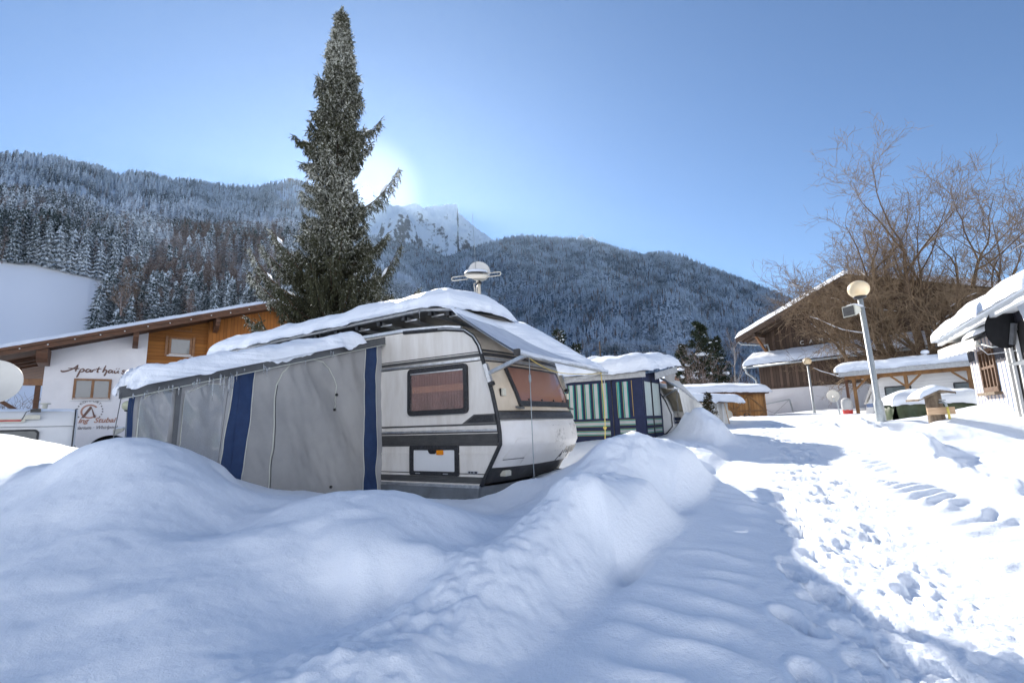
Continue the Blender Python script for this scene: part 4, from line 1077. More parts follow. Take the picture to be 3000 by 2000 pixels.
for e in ('s0', 's1', 'b0', 'b1'): line_on_wall([(E_[e](z), z) for z in np.linspace(.2, ztop(E_[e](1.9)) - .02, 12)], .006, 'piping', 'piping')
line_on_wall([(-2.34 + (-.07) * (1 - (z - .4) / 1.6), z) for z in np.linspace(.2, 1.9, 10)], .003, 'blue_cloth', 'seam')
arch = [(-1.90, .3), (-1.895, .8), (-1.885, 1.3), (-1.87, 1.75), (-1.80, 1.92), (-1.68, 2.05), (-1.52, 2.125), (-1.35, 2.145), (-1.18, 2.115), (-1.05, 2.03), (-.95, 1.90), (-.885, 1.79), (-.88, 1.66)]
line_on_wall(arch, .008, 'piping', 'door_zip')
line_on_wall([(-1.885, .3), (-1.88, .8), (-1.87, 1.3), (-1.855, 1.75)], .004, 'black', 'zip_teeth', .007)
for (a, b) in ((-.875, 1.66), (-.94, 1.44), (-.98, .36)):
    mb = MB(); c = wall(a, b, .01); mb.lathe([(0, 0), (.02, .0), (.02, .02), (0, .025)], c, -EV, 10); mb.build('toggle', 'black', aw)
line_on_wall([(-.875, 1.66), (-.90, 1.58), (-.885, 1.52), (-.935, 1.45)], .006, 'piping', 'door_tie', .012)
# windows of clear film with piped arches
for e0, e1, zl, zr, bow in ((-3.385, -3.095, 1.56, 1.61, .05), (-2.965, -2.54, 1.63, 1.72, .05)):
    mb = MB(); n = 16; P = []
    for k in range(24):
        q = k / 23; row = []
        for j in range(n):
            f = j / (n - 1); u = e0 + (e1 - e0) * f; zt = zl + (zr - zl) * f + bow * math.sin(math.pi * min(1, f * 1.0)) * .6
            z = .45 + (zt - .45) * q; row.append(L3(u + .03 * (1 - (z - .3) / 2.0) * (u / 3.5), VW - .012 - .35 * wrinkle(u, z) - .012 * float(vnoise(u * 5, z * 2, 77)), z))
        P.append(row)
    mb.grid(np.array(P), 0, True, True); pw = mb.build('window', 'clear_pvc', aw)
    line_on_wall([(e0, .5), (e0, 1.2), (e0 + .01, zl - .09), (e0 + .05, zl), (e0 + .12, zl + .035), ((e0 + e1) / 2, (zl + zr) / 2 + .045), (e1, zr + .01)], .006, 'piping', 'window_piping', .014)
mb = MB(); mb.beam(wall(-3.03, .4, .02), wall(-3.03, ztop(-3.03) - .05, .02), .05, .004, up=EV); mb.build('window_bar', 'hem', aw)
# roof skin, hem along the gable, far front wall
mb = MB(); P = np.array([[L3(u, v, ztop(u) + .02 - .03 * math.sin(math.pi * (v - VW) / 3.9) * (-u / 3.5)) for v in VW - .05 + np.linspace(0, 3.8, 20) * min(1, max(.04, (u + 3.6) / 1.75))] for u in np.linspace(-3.58, .03, 24)])
mb.grid(P, 0, True); mb.grid(P - np.array([0, 0, .008]), 0, True, True); mb.build('awning_roof', 'hem', aw)
mb = MB(); P = np.array([[L3(u, VW - .045 - .015 * k - .012 * float(vnoise(u * 4, k * 3, 75)), ztop(u) + .035 - .125 * k + .012 * float(vnoise(u * 7, 0, 76)) * k) for u in np.linspace(-3.60, .05, 70)] for k in (0, .25, .5, .75, 1)])
mb.grid(P, 0, True); mb.build('hem', 'hem', aw)
mb = MB(); P = np.array([[L3(u, VW - .064, ztop(u) - .092) for u in np.linspace(-3.58, .05, 30)]]); mb.tube(P[0], .006, 5); mb.build('hem_piping', 'piping', aw)
mb = MB(); P = np.array([[L3(-3.46 + 1.65 * f, VW + 3.7 * f, z) for f in np.linspace(0, 1, 8)] for z in np.linspace(0, 1.64, 6)]); mb.grid(P, 0, True); mb.build('outer_wall', 'grey_cloth2', aw)
for uu, zz in ((-3.585, 1.58), (-2.52, 1.88)):
    p = L3(uu, VW - .08, zz); mb = MB(); mb.tube([p, p + np.array([-.03, -.12, -1.3])], .004, 5); mb.build('guy_wire', 'wire', aw)
# snow on its roof edge
def sag_aw(A, B): return .275 * (A - 3.62) + .10 - .03 * np.sin(np.pi * np.clip(B / 3.9, 0, 1)) * (1 - A / 3.6)
snow_slab('snow', L3(-3.50, VW - .09, 2.578), EU, EV, 3.03, 3.9, .19, aw, rim=.16, seed=9, na=130, nb=60, lump=.10, sag=lambda A, B: .275 * A - .955 + .02 - .03 * np.sin(np.pi * np.clip(B / 3.9, 0, 1)), over=.035, edge_rough=.09, taper=lambda A: np.clip((A + .12) / 1.75, .07, 1))
ri = np.random.RandomState(12)
for k in range(34):
    u = -3.5 + 1.5 * ri.rand() if k < 30 else -1.9 + 1.3 * ri.rand()
    big = (abs(u + 2.62) < .14)
    icicle(L3(u, VW - .075 - .03 * ri.rand(), ztop(u) - .02 - .06 * ri.rand() + (-.01 if big else 0)), (.10 + .22 * ri.rand()) if big else (.04 + .09 * ri.rand()), .006 + .006 * ri.rand() * (1 + big), aw)
# ------------------------------------------------------------------ writing
def text_mesh(body, fn, size, depth, m_, parent, name='lettering', shear=0.0, bold=0.0, spacing=1.0, align='LEFT', sx=1.0):
    "letters cut from the built-in font and laid on a wall through fn(x, y, height)"
    cu = bpy.data.curves.new('letters', 'FONT'); cu.body = body; cu.size = size; cu.extrude = depth / 2; cu.shear = shear; cu.offset = bold
    cu.space_character = spacing; cu.align_x = align; cu.resolution_u = 3
    o = bpy.data.objects.new('letters', cu); COL.objects.link(o)
    dg = bpy.context.evaluated_depsgraph_get(); dg.update()
    me = bpy.data.meshes.new_from_object(o.evaluated_get(dg))
    vs = [v.co.copy() for v in me.vertices]; fs = [tuple(p.vertices) for p in me.polygons]
    bpy.data.objects.remove(o); bpy.data.curves.remove(cu); bpy.data.meshes.remove(me)
    mb = MB(); mb.add([fn(v.x * sx, v.y, v.z + depth / 2) for v in vs], fs); return mb.build(name, m_, parent)
def stroke(mb, fn, pts, w_, h=.02):
    "a brush stroke: points (x, y, relative width)"
    P = []; n = len(pts); 
    # smooth the hand-drawn points
    X = np.array([p[:2] for p in pts]); Wd = np.array([p[2] if len(p) > 2 else 1.0 for p in pts])
    t = np.arange(n); tt = np.linspace(0, n - 1, (n - 1) * 5 + 1); out_ = []
    for q in tt:
        i = int(min(q, n - 2)); f = q - i; p0 = X[max(i - 1, 0)]; p1 = X[i]; p2 = X[i + 1]; p3 = X[min(i + 2, n - 1)]
        out_.append(.5 * ((2 * p1) + (-p0 + p2) * f + (2 * p0 - 5 * p1 + 4 * p2 - p3) * f * f + (-p0 + 3 * p1 - 3 * p2 + p3) * f ** 3))
    out_ = np.array(out_); ww = np.interp(tt, t, Wd) * w_ / 2
    d = np.gradient(out_, axis=0); d /= np.linalg.norm(d, axis=1)[:, None] + 1e-9; nn = np.stack([-d[:, 1], d[:, 0]], 1)
    A = out_ + nn * ww[:, None]; B = out_ - nn * ww[:, None]
    mb.grid(np.array([[fn(a[0], a[1], h) for a in A], [fn(b[0], b[1], h) for b in B]]), 0, False)

# ------------------------------------------------------------------ apartment house
HF = Frame((-17.99, 21, 0), 38)
hs = thing('apartment_house', HF(2, 0, -1), 'white and wood clad alpine house with brown script lettering under a snowy gable roof', 'house')
MT['wood_h'] = planks('larch_boards_level', (.33, .135, .03), (.19, .07, .016), .17, (0, 0, 1), grain=(.6, .6, 9))
MT['wood_v'] = planks('larch_boards_upright', (.34, .13, .028), (.22, .08, .018), .15, tuple(HF.a), grain=(5, 5, .5))
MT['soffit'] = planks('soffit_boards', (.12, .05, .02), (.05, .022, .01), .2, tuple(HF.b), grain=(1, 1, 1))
MT['fascia'] = mat('fascia_board', (.12, .05, .022), .7, color2=(.055, .025, .012), scale=4, streak=(1, 1, 6))
OV = -1.25
def roofz(a): return 4.46 + (a + 2.9) * .3185 if a <= 7.6 else 4.46 + 10.5 * .3185 - (a - 7.6) * .3185
# walls
def poly_wall(name, pts, b, th, m_, holes=None):
    mb = MB(); mb.prism([HF(a, b, z) for a, z in pts], HF.b * th); return mb.build(name, m_, hs)
# white wall with two arched openings at its foot: built as strips between openings
mb = MB()
def wallrect(a0, a1, z0, z1): HF.box(mb, a0, a1, 0, .35, z0, z1)
ARC = [(-1.07, .82), (.77, .82)]
def arch_top(a):
    for c, hw in ARC:
        if abs(a - c) < hw: return .45 + math.sqrt(hw * hw - (a - c) ** 2) * .97
    return None
xs = sorted(set([-1.56, 1.745] + [c + hw * math.cos(t) for c, hw in ARC for t in np.linspace(0, math.pi, 25) if -1.56 < c + hw * math.cos(t) < 1.745]))
for a0, a1 in zip(xs[:-1], xs[1:]):
    mid = (a0 + a1) / 2; at_ = arch_top(mid)
    z0 = -1.3 if at_ is None else None
    za, zb = (z0, z0) if z0 is not None else (arch_top(a0 + 1e-4) or .45, arch_top(a1 - 1e-4) or .45)
    ta, tb = roofz(a0) - .1, roofz(a1) - .1
    p = [HF(a0, 0, za), HF(a1, 0, zb), HF(a1, .35, zb), HF(a0, .35, za), HF(a0, 0, ta), HF(a1, 0, tb), HF(a1, .35, tb), HF(a0, .35, ta)]
    mb.hexa(p)
mb.build('white_wall', 'plaster', hs)
mb = MB(); mb.prism([HF(-1.56, .0, -1.3), HF(-1.56, .35, -1.3), HF(-1.56, .35, 4.6), HF(-1.56, 0, 4.6)], -HF.a * .02); HF.box(mb, -1.57, -1.2, .36, 9, -1.3, 4.5); mb.build('side_wall', 'plaster', hs)
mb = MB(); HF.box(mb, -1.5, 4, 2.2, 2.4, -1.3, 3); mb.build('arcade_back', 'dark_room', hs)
for a0, a1 in ((.1, .32), (1.05, 1.35)):
    mb = MB(); HF.box(mb, a0, a1 + .35, 1.9, 2.0, .2, .98); mb.build('arcade_window', 'pane', hs)
    mb = MB(); HF.box(mb, a1 + .36, a1 + .46, 1.85, 2.0, -.6, 1.0); mb.build('door_post', 'wframe', hs)
mb = MB(); mb.prism([HF(1.75, .12, 2.0), HF(4.08, .12, 2.0), HF(4.08, .12, roofz(4.08) - .12), HF(1.75, .12, roofz(1.75) - .12)], HF.b * .2); mb.build('board_wall', 'wood_h', hs)
mb = MB(); mb.prism([HF(4.08, -.10, 2.0), HF(11.4, -.10, 2.0), HF(11.4, -.1, roofz(11.4) - .12), HF(7.6, -.1, roofz(7.6) - .12), HF(4.08, -.10, roofz(4.08) - .12)], HF.b * .4); mb.build('upright_board_wall', 'wood_v', hs)
mb = MB(); HF.box(mb, 1.75, 11.4, .32, 9, -1.3, 2.6); mb.build('lower_storey', 'plaster', hs)
mb = MB(); HF.box(mb, 1.69, 1.75, -.03, .12, 3.2, roofz(1.7) - .12); mb.build('corner_board', 'plaster', hs)
# roof: deck, soffit, fascia, snow
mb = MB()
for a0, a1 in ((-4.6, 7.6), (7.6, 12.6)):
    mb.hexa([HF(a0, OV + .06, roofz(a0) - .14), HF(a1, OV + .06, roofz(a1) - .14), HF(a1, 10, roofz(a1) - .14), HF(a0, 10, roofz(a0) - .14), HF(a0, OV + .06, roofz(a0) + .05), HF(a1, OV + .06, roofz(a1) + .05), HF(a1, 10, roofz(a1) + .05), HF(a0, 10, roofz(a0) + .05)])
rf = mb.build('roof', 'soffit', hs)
mb = MB()
for a0, a1 in ((-4.62, 7.6), (7.6, 12.62)):
    for d0, d1, b0, b1 in ((-.20, .00, OV, OV + .055), (-.02, .10, OV - .06, OV + .05)):
        mb.hexa([HF(a0, b0, roofz(a0) + d0), HF(a1, b0, roofz(a1) + d0), HF(a1, b1, roofz(a1) + d0), HF(a0, b1, roofz(a0) + d0), HF(a0, b0, roofz(a0) + d1), HF(a1, b0, roofz(a1) + d1), HF(a1, b1, roofz(a1) + d1), HF(a0, b1, roofz(a0) + d1)])
mb.build('fascia', 'fascia', hs)
sl = math.atan(.3185)
for a0, a1, s_ in ((-4.65, 7.62, 1), (7.58, 12.65, -1)):
    ea = (HF.a * math.cos(sl) + s_ * HF.c * math.sin(sl)); L_ = (a1 - a0) / math.cos(sl)
    snow_slab('roof_snow', HF(a0, OV - .02, roofz(a0) + .09), ea, HF.b, L_, 10.5, .20, hs, rim=.13, seed=30 + s_, na=150, nb=24, lump=.02, over=.03, edge_rough=.035)
# purlin heads and brackets
for a, z, w_, l_ in ((1.30, 4.86, .20, 1.2), (-1.6, 4.05, .34, 1.3), (4.33, 5.98, .18, 1.15), (7.3, 6.9, .2, 1.2), (-4.2, 3.45, .3, 1.3)):
    zz = roofz(a) - .34; mb = MB(); p = [(OV + .12, zz + .2), (.1, zz + .2), (.1, zz - .42), (OV + .55, zz - .36), (OV + .25, zz - .22), (OV + .12, zz - .02)]
    mb.prism([HF(a - w_ / 2, b, z_) for b, z_ in p], HF.a * w_); mb.build('purlin_head', 'fascia', hs)
# open porch on the eaves side
mb = MB(); mb.beam(HF(-4.6, .1, 3.46), HF(-1.58, .1, 3.46), .2, .26); mb.build('porch_beam', 'wframe', hs)
mb = MB(); mb.beam(HF(-3.6, .1, 3.35), HF(-1.95, .1, 2.1), .12, .14); mb.build('porch_brace', 'fascia', hs)
mb = MB(); mb.beam(HF(-1.72, .1, -1.3), HF(-1.72, .1, 3.4), .16, .16, up=HF.b); mb.build('porch_post', 'fascia', hs)
mb = MB(); mb.beam(HF(-4.5, 3.0, -1.3), HF(-4.5, 3, 3.4), .16, .16, up=HF.b); mb.build('porch_post', 'fascia', hs)
for b in (.9, 1.9, 2.9):
    mb = MB(); mb.beam(HF(-4.6, b, roofz(-4.6) - .22), HF(-1.58, b, roofz(-1.58) - .22), .1, .14); mb.build('rafter', 'fascia', hs)
for k in range(14):
    a = -3.0 + k * .78; mb = MB(); mb.lathe([(0, -.028), (.022, -.015), (.028, 0), (.022, .018), (0, .028)], HF(a, OV - .03, roofz(a) - .06 + .02 * math.sin(k * 2.3)), n=8); mb.build('light_bulb', 'white_pvc', hs)
# windows
def house_window(par, F, a0, a1, z0, z1, mull, b=0., curtain=True, shutter=False, m_='wframe'):
    fn = lambda x, y, h: F(x, b - h, y)
    rect = lambda x0, x1, y0, y1: [(x0, y0), (x1, y0), (x1, y1), (x0, y1)]
    mb = MB(); ring_mesh(mb, fn, rect(a0, a1, z0, z1), rect(a0 + .085, a1 - .085, z0 + .09, z1 - .085), 0, .05)
    if mull: F.box(mb, (a0 + a1) / 2 - .045, (a0 + a1) / 2 + .045, b - .045, b, z0 + .08, z1 - .08)
    o = mb.build('window', m_, par)
    mb = MB(); F.box(mb, a0 + .08, a1 - .08, b - .018, b - .012, z0 + .085, z1 - .08); mb.build('pane', 'pane', o)
    if curtain:
        mb = MB(); xs_ = np.linspace(a0 + .08, a1 - .08, 60); mb.grid(np.array([[F(x, b - .006 + .004 * math.sin(x * 60), z) for x in xs_] for z in np.linspace(z0 + .08, z1 - .08, 3)])); mb.build('curtain', 'curtain', o)
    mb = MB(); F.box(mb, a0 - .06, a1 + .06, b - .11, b + .0, z0 - .04, z0 - .003); mb.build('sill', 'white_pvc' if not shutter else m_, o)
    mb = MB(); F.box(mb, a0 + .02, a1 - .02, b - .075, b - .05, z0 + .03, z0 + .06); mb.build('drip_rail', 'white_pvc', o)
    return o
MT['curtain_win'] = mat('bright_curtain', (.62, .62, .60), .9, color2=(.45, .46, .46), scale=2.2, detail=8)
house_window(hs, HF, -.63, .61, 2.75, 3.645, True)
house_window(hs, HF, 2.55, 3.45, 4.83, 5.69, False, b=.12)
for a in (2.46, 3.52):
    mb = MB(); HF.box(mb, a - .05, a + .05, .05, .12, 4.80, 5.73); mb.build('window_trim', 'wframe', hs)
mb = MB(); mb.beam(HF(2.7, .05, 6.02), HF(3.4, .05, 6.02), .03, .04); mb.beam(HF(3.38, .05, 6.0), HF(3.38, .05, 6.22), .03, .03, up=HF.b); mb.build('bracket_rail', 'wframe', hs)
# the script: Aparthaus with dots over the u
hw = lambda x, y, h: HF(x, -h, y)
mb = MB()
S = lambda pts, w_=.055: stroke(mb, hw, [(a, z, *r) for a, z, *r in pts], w_)
S([(-1.08, 3.97, .5), (-1.04, 3.925, 1.2), (-.95, 3.93, 1.2), (-.80, 3.99, 1), (-.66, 4.09, .9), (-.56, 4.22, .5)])          # sweep and left leg of A
S([(-.555, 4.225, .5), (-.58, 4.10, .9), (-.615, 3.98, 1.0), (-.60, 3.94, .6)])
S([(-.86, 4.065, .4), (-.72, 4.06, .9), (-.58, 4.055, .9), (-.50, 4.075, .4)])
S([(-.455, 4.05, .5), (-.49, 3.92, 1.0), (-.545, 3.74, 1.1), (-.57, 3.69, .5)]); S([(-.46, 4.02, .5), (-.39, 4.06, .9), (-.345, 4.01, 1), (-.39, 3.94, 1), (-.48, 3.93, .5)])
S([(-.16, 4.04, .4), (-.23, 4.05, .9), (-.29, 3.98, 1), (-.25, 3.925, 1), (-.17, 3.97, .9), (-.13, 4.04, .6), (-.145, 3.95, 1), (-.09, 3.93, .5)])
S([(-.07, 4.03, .6), (-.09, 3.93, 1), (-.07, 3.98, .8), (-.01, 4.045, .8), (.04, 4.03, .4)])
S([(.14, 4.17, .5), (.10, 4.02, 1), (.09, 3.94, 1), (.15, 3.935, .5)]); S([(.03, 4.08, .4), (.12, 4.075, .9), (.22, 4.09, .4)])
S([(.36, 4.24, .5), (.32, 4.12, 1), (.27, 3.93, 1)]); S([(.28, 3.97, .5), (.35, 4.04, 1), (.40, 4.00, 1), (.37, 3.88, 1), (.33, 3.80, .9), (.38, 3.82, .5)])
S([(.58, 4.03, .4), (.51, 4.04, .9), (.46, 3.97, 1), (.49, 3.92, 1), (.56, 3.96, .9), (.60, 4.03, .6), (.58, 3.94, 1), (.63, 3.92, .5)])
S([(.68, 4.03, .5), (.66, 3.95, 1), (.70, 3.92, 1), (.77, 3.97, .8), (.80, 4.03, .6), (.78, 3.95, 1), (.83, 3.92, .5)])
S([(.72, 4.12, 1), (.735, 4.10, 1)]); S([(.81, 4.12, 1), (.825, 4.10, 1)])
S([(1.05, 4.035, .5), (.97, 4.045, 1), (.945, 4.00, 1), (1.01, 3.97, 1), (1.02, 3.925, 1), (.95, 3.905, 1), (.89, 3.93, .5)])
mb.build('script_lettering', 'brown_paint', hs)
# the round badge: arched word, ring, peaked letter, stars
bc = (-.02, 2.30)
def arc_fn(r0, size):
    def f(x, y, h):
        t = R(90) - x / r0; r = r0 + y; return HF(bc[0] + r * math.cos(t), -h, bc[1] + r * math.sin(t))
    return f
text_mesh('KOMFORT', arc_fn(.37, .13), .135, .012, 'dark_paint', hs, 'badge_word', spacing=1.12, align='CENTER')
mb = MB(); P = [[HF(bc[0] + r * math.cos(t), -.012, bc[1] - .04 + r * math.sin(t)) for t in np.linspace(R(38), R(322), 50)] for r in (.30, .235)]; mb.grid(np.array(P)); mb.build('badge_ring', 'copper_paint', hs)
mb = MB(); k = (bc[0] - .01, bc[1])
for pts in ([(-.255, -.31), (-.16, -.31), (.06, .07), (.0, .17)], [(.0, .17), (.06, .07), (.16, -.31), (.235, -.31), (.05, .17)]):
    mb.add([HF(k[0] + x, -.02, k[1] + y) for x, y in pts] , [tuple(range(len(pts)))])
mb.build('badge_letter', 'brown_paint', hs)
def star(c, r):
    return [(c[0] + (r if q % 2 == 0 else r * .42) * math.sin(q * math.pi / 5), c[1] + (r if q % 2 == 0 else r * .42) * math.cos(q * math.pi / 5)) for q in range(10)]
for sgn in (1, -1):
    for k in range(5):
        t = R(28 - 16 * k); q = star((bc[0] + sgn * .42 * math.cos(t), bc[1] - .02 + .42 * math.sin(t)), .042)
        mb = MB(); mb.add([hw(x, y, .012) for x, y in q] + [hw(bc[0] + sgn * .42 * math.cos(t), bc[1] - .02 + .42 * math.sin(t), .012)], [(i, (i + 1) % 10, 10) for i in range(10)]); mb.build('star', 'dark_paint', hs)
text_mesh('ing', lambda x, y, h: HF(-.36 + x, -h, 1.79 + y), .27, .014, 'copper_paint', hs, 'script_word', shear=.32, bold=.008)
text_mesh('Stubai', lambda x, y, h: HF(.14 + x, -h, 1.79 + y), .29, .014, 'copper_paint', hs, 'script_word', shear=.32, bold=.008)
text_mesh('larium · Whirlpool', lambda x, y, h: HF(-.36 + x, -h, 1.52 + y), .20, .012, 'dark_paint', hs, 'script_line', shear=.35, sx=.86)

# ------------------------------------------------------------------ white caravan parked on the left
VF = Frame((-13.22, 15.0, 0), 42)
wv = thing('caravan', VF(-1, 1, -.6), 'white caravan with a red brake light parked in front of the lettered house', 'caravan')
mb = MB(); prof = [(0, -.4), (-.05, .5), (-.02, 1.55), (.06, 1.84), (.16, 1.97), (.34, 2.03), (2, 2.06), (4.6, 2.04), (4.9, 1.7), (5, -.4)]
dpf = dense(prof, .12); us = [-2.25, -2.2, -2.1] + list(np.linspace(-1.9, -.2, 10)) + [-.06, -.01, 0]
P = np.array([[VF(a, b + (.10 if a in (0,) else .03 if a == -.01 else 0.0), z - (.03 if a == 0 else 0)) for a in us] for b, z in dpf]); mb.grid(P, 0, True)
for a in (-2.25, 0): mb.add([VF(a, b + (.1 if a == 0 else 0), z - (.03 if a == 0 else 0)) for b, z in dpf], [tuple(range(len(dpf)))])
mb.build('body', 'white_pvc', wv)
fr = lambda x, y, h: VF(x, -.045 - h, y)
o_ = rounded(-2.0, -.80, .75, 1.45, .12); i_ = rounded(-1.95, -.85, .8, 1.40, .09)
mb = MB(); ring_mesh(mb, fr, o_, i_, 0, .03); rw = mb.build('rear_window', 'rubber', wv)
mb = MB(); plate(mb, fr, rounded(-1.96, -.84, .79, 1.41, .09), .008, .02); mb.build('pane', 'smoked', rw)
mb = MB(); mb.beam(VF(-2.2, -.054, 1.53), VF(-.04, -.054, 1.52), .006, .012); mb.build('seam', 'grey_band', wv)
mb = MB(); plate(mb, fr, rounded(-2.1, -1.12, 1.655, 1.76, .045), -.05, .02); lb = mb.build('brake_light', 'cream', wv)
mb = MB(); plate(mb, fr, rounded(-1.95, -1.2, 1.685, 1.73, .018), .02, .035); mb.build('lens', 'red', lb)
mb = MB(); plate(mb, fr, rounded(-1.14, -.82, 1.74, 1.86, .02), -.10, .03); rc = mb.build('camera_mount', 'cream', wv)
mb = MB(); mb.beam(VF(-1.04, -.06, 1.98), VF(-.82, -.06, 1.99), .12, .10); mb.build('rear_camera', 'black', rc)
mb = MB(); mb.tube([VF(-1.03, -.06, 2.0), VF(-1.12, -.08, 1.95), VF(-1.16, -.08, 1.82), VF(-1.2, -.06, 1.72)], .012, 5); mb.build('cable', 'black', rc)
mb = MB(); mb.lathe([(.06, -.1), (.06, .16), (.13, .18), (.14, .20), (.10, .215), (0, .22)], VF(-.77, .9, 2.04), n=16); mb.build('roof_vent', 'cream', wv)
mb = MB(); mb.tube([VF(-.055, b - .012, z) for b, z in dpf[2:26]], .018, 5); mb.build('corner_moulding', 'rubber', wv)
snow_slab('snow', VF(-2.3, .16, 1.97), VF.a, VF.b, 2.24, 4.6, .07, wv, rim=.2, seed=41, na=50, nb=30, lump=.02, over=.02, sag=lambda A, B: .06 * np.sin(np.pi * np.clip(B / 4.6, 0, 1)))

# ------------------------------------------------------------------ satellite dishes
def dish_mesh(c, r, face, parent, m_, depth=.18, squash=1.0, name='reflector', hole=None):
    f = np.array(face, float); f /= np.linalg.norm(f); s_ = np.cross(f, (0, 0, 1.)); s_ /= np.linalg.norm(s_); u = np.cross(s_, f)
    mb = MB(); n = 40; R_ = np.linspace(0, 1, 8)
    P = np.array([[np.array(c) + (s_ * math.cos(t) * squash + u * math.sin(t)) * r * q - f * depth * r * (1 - q * q) for t in np.linspace(0, 2 * math.pi, n + 1)] for q in R_])
    mb.grid(P, 0, True); mb.grid(P - f * .012, 0, True, True)
    mb.tube([np.array(c) + (s_ * math.cos(t) * squash + u * math.sin(t)) * r for t in np.linspace(0, 2 * math.pi, n + 1)], .009, 5)
    return mb.build(name, m_, parent), s_, u, f
def lnb_arm(c, r, s_, u, f, parent, side=0., reach=.95, m_='galv'):
    a = c - u * r * .95; b = c + f * r * reach - u * r * .35 + s_ * side
    mb = MB(); mb.tube([a, (a + b) / 2 - u * .03, b], .012, 6); o = mb.build('feed_arm', m_, parent)
    mb = MB(); mb.lathe([(0, -.06), (.028, -.05), (.03, .02), (.045, .04), (.045, .07), (0, .075)], b, -f + u * .35, 12); mb.build('receiver', 'dish_cream', parent)
d1 = thing('satellite_dish', (-10.1, 9.5, .6), 'large pale satellite dish cut by the photo edge above the white caravan', 'satellite dish')
c = np.array([-10.12, 9.5, 2.30]); _, s_, u, f = dish_mesh(c, .43, (.85, -1, .25), d1, 'dish')
lnb_arm(c, .43, s_, u, f, d1, 0, .8)
mb = MB(); mb.tube([(-10.2, 9.62, .4), (-10.2, 9.62, 2.3)], .03, 8); mb.build('mast', 'galv', d1)
d2 = thing('satellite_dish', (-.92, 14, 2.0), 'cream mast with round dish and snow capped antenna rising behind the old caravan', 'satellite dish')
mb = MB(); mb.tube([(-.90, 14, 1.6), (-.915, 14, 5.24)], .048, 10); mb.build('mast', 'dish_cream', d2)
mb = MB(); mb.lathe([(.056, 0), (.056, .05)], (-.91, 14, 4.68), n=10); mb.lathe([(.03, 0), (.075, .02), (.075, .1), (.03, .12)], (-.915, 14, 5.22), n=10); mb.build('clamp', 'black', d2)
mb = MB(); mb.tube([(-.92, 13.93, 5.3), (-1.06, 13.93, 5.22), (-1.03, 13.93, 4.95), (-.98, 13.94, 4.6), (-.965, 13.94, 4.2)], .012, 5); mb.tube([(-.92, 13.92, 5.2), (-.995, 13.92, 5.1), (-.955, 13.93, 4.7), (-.96, 13.93, 4.1)], .010, 5); mb.build('cable', 'dish_cream', d2)
c = np.array([-.90, 14.0, 5.62]); dish_mesh(c, .32, (.15, -1, .18), d2, 'dish', .12)
dc = np.array([-.975, 13.80, 5.42])
mb = MB(); mb.lathe([(0, -.07), (.26, -.06), (.34, .0), (.33, .05), (.25, .07), (0, .08)], dc, (.05, -.35, 1), 28); fa = mb.build('flat_antenna', 'dish_cream', d2)
mb = MB(); n = 20; P = [[dc + np.array([q * .36 * math.cos(t), q * .33 * math.sin(t), .075 + .11 * math.sqrt(max(0, 1 - q ** 3)) + .12 * q * math.sin(t) * .3]) for t in np.linspace(0, 2 * math.pi, n + 1)] for q in np.linspace(0, 1, 7)]; mb.grid(np.array(P), 0, True, True); mb.build('snow', 'snow_cap', fa)
for sg in (-1, 1):
    e = np.array([1, .05, .10]); e /= np.linalg.norm(e); p0 = dc + e * .25 * sg + np.array([0, 0, -.01]); L_ = .42 * sg; up_ = np.array([0, 0, .055])
    mb = MB(); mb.tube([p0 + up_, p0 + e * L_ + up_] + [p0 + e * (L_ + sg * .05 * math.cos(t)) + np.array([0, 0, .055 * math.sin(t)]) for t in np.linspace(1.2, -1.2, 6)] + [p0 + e * L_ - up_, p0 - up_], .012, 6); mb.build('dipole', 'dish_cream', fa)
mb = MB(); mb.tube([(-1.0, 14.02, 5.7), (-1.07, 14.02, 7.45)], .006, 4); mb.build('whip_aerial', 'galv', d2)

d2.location = (-.670, 10.2, 1.769); d2.scale = (.7286, .7286, .7286)   # mast and dish scaled about the camera to stand close behind the caravan

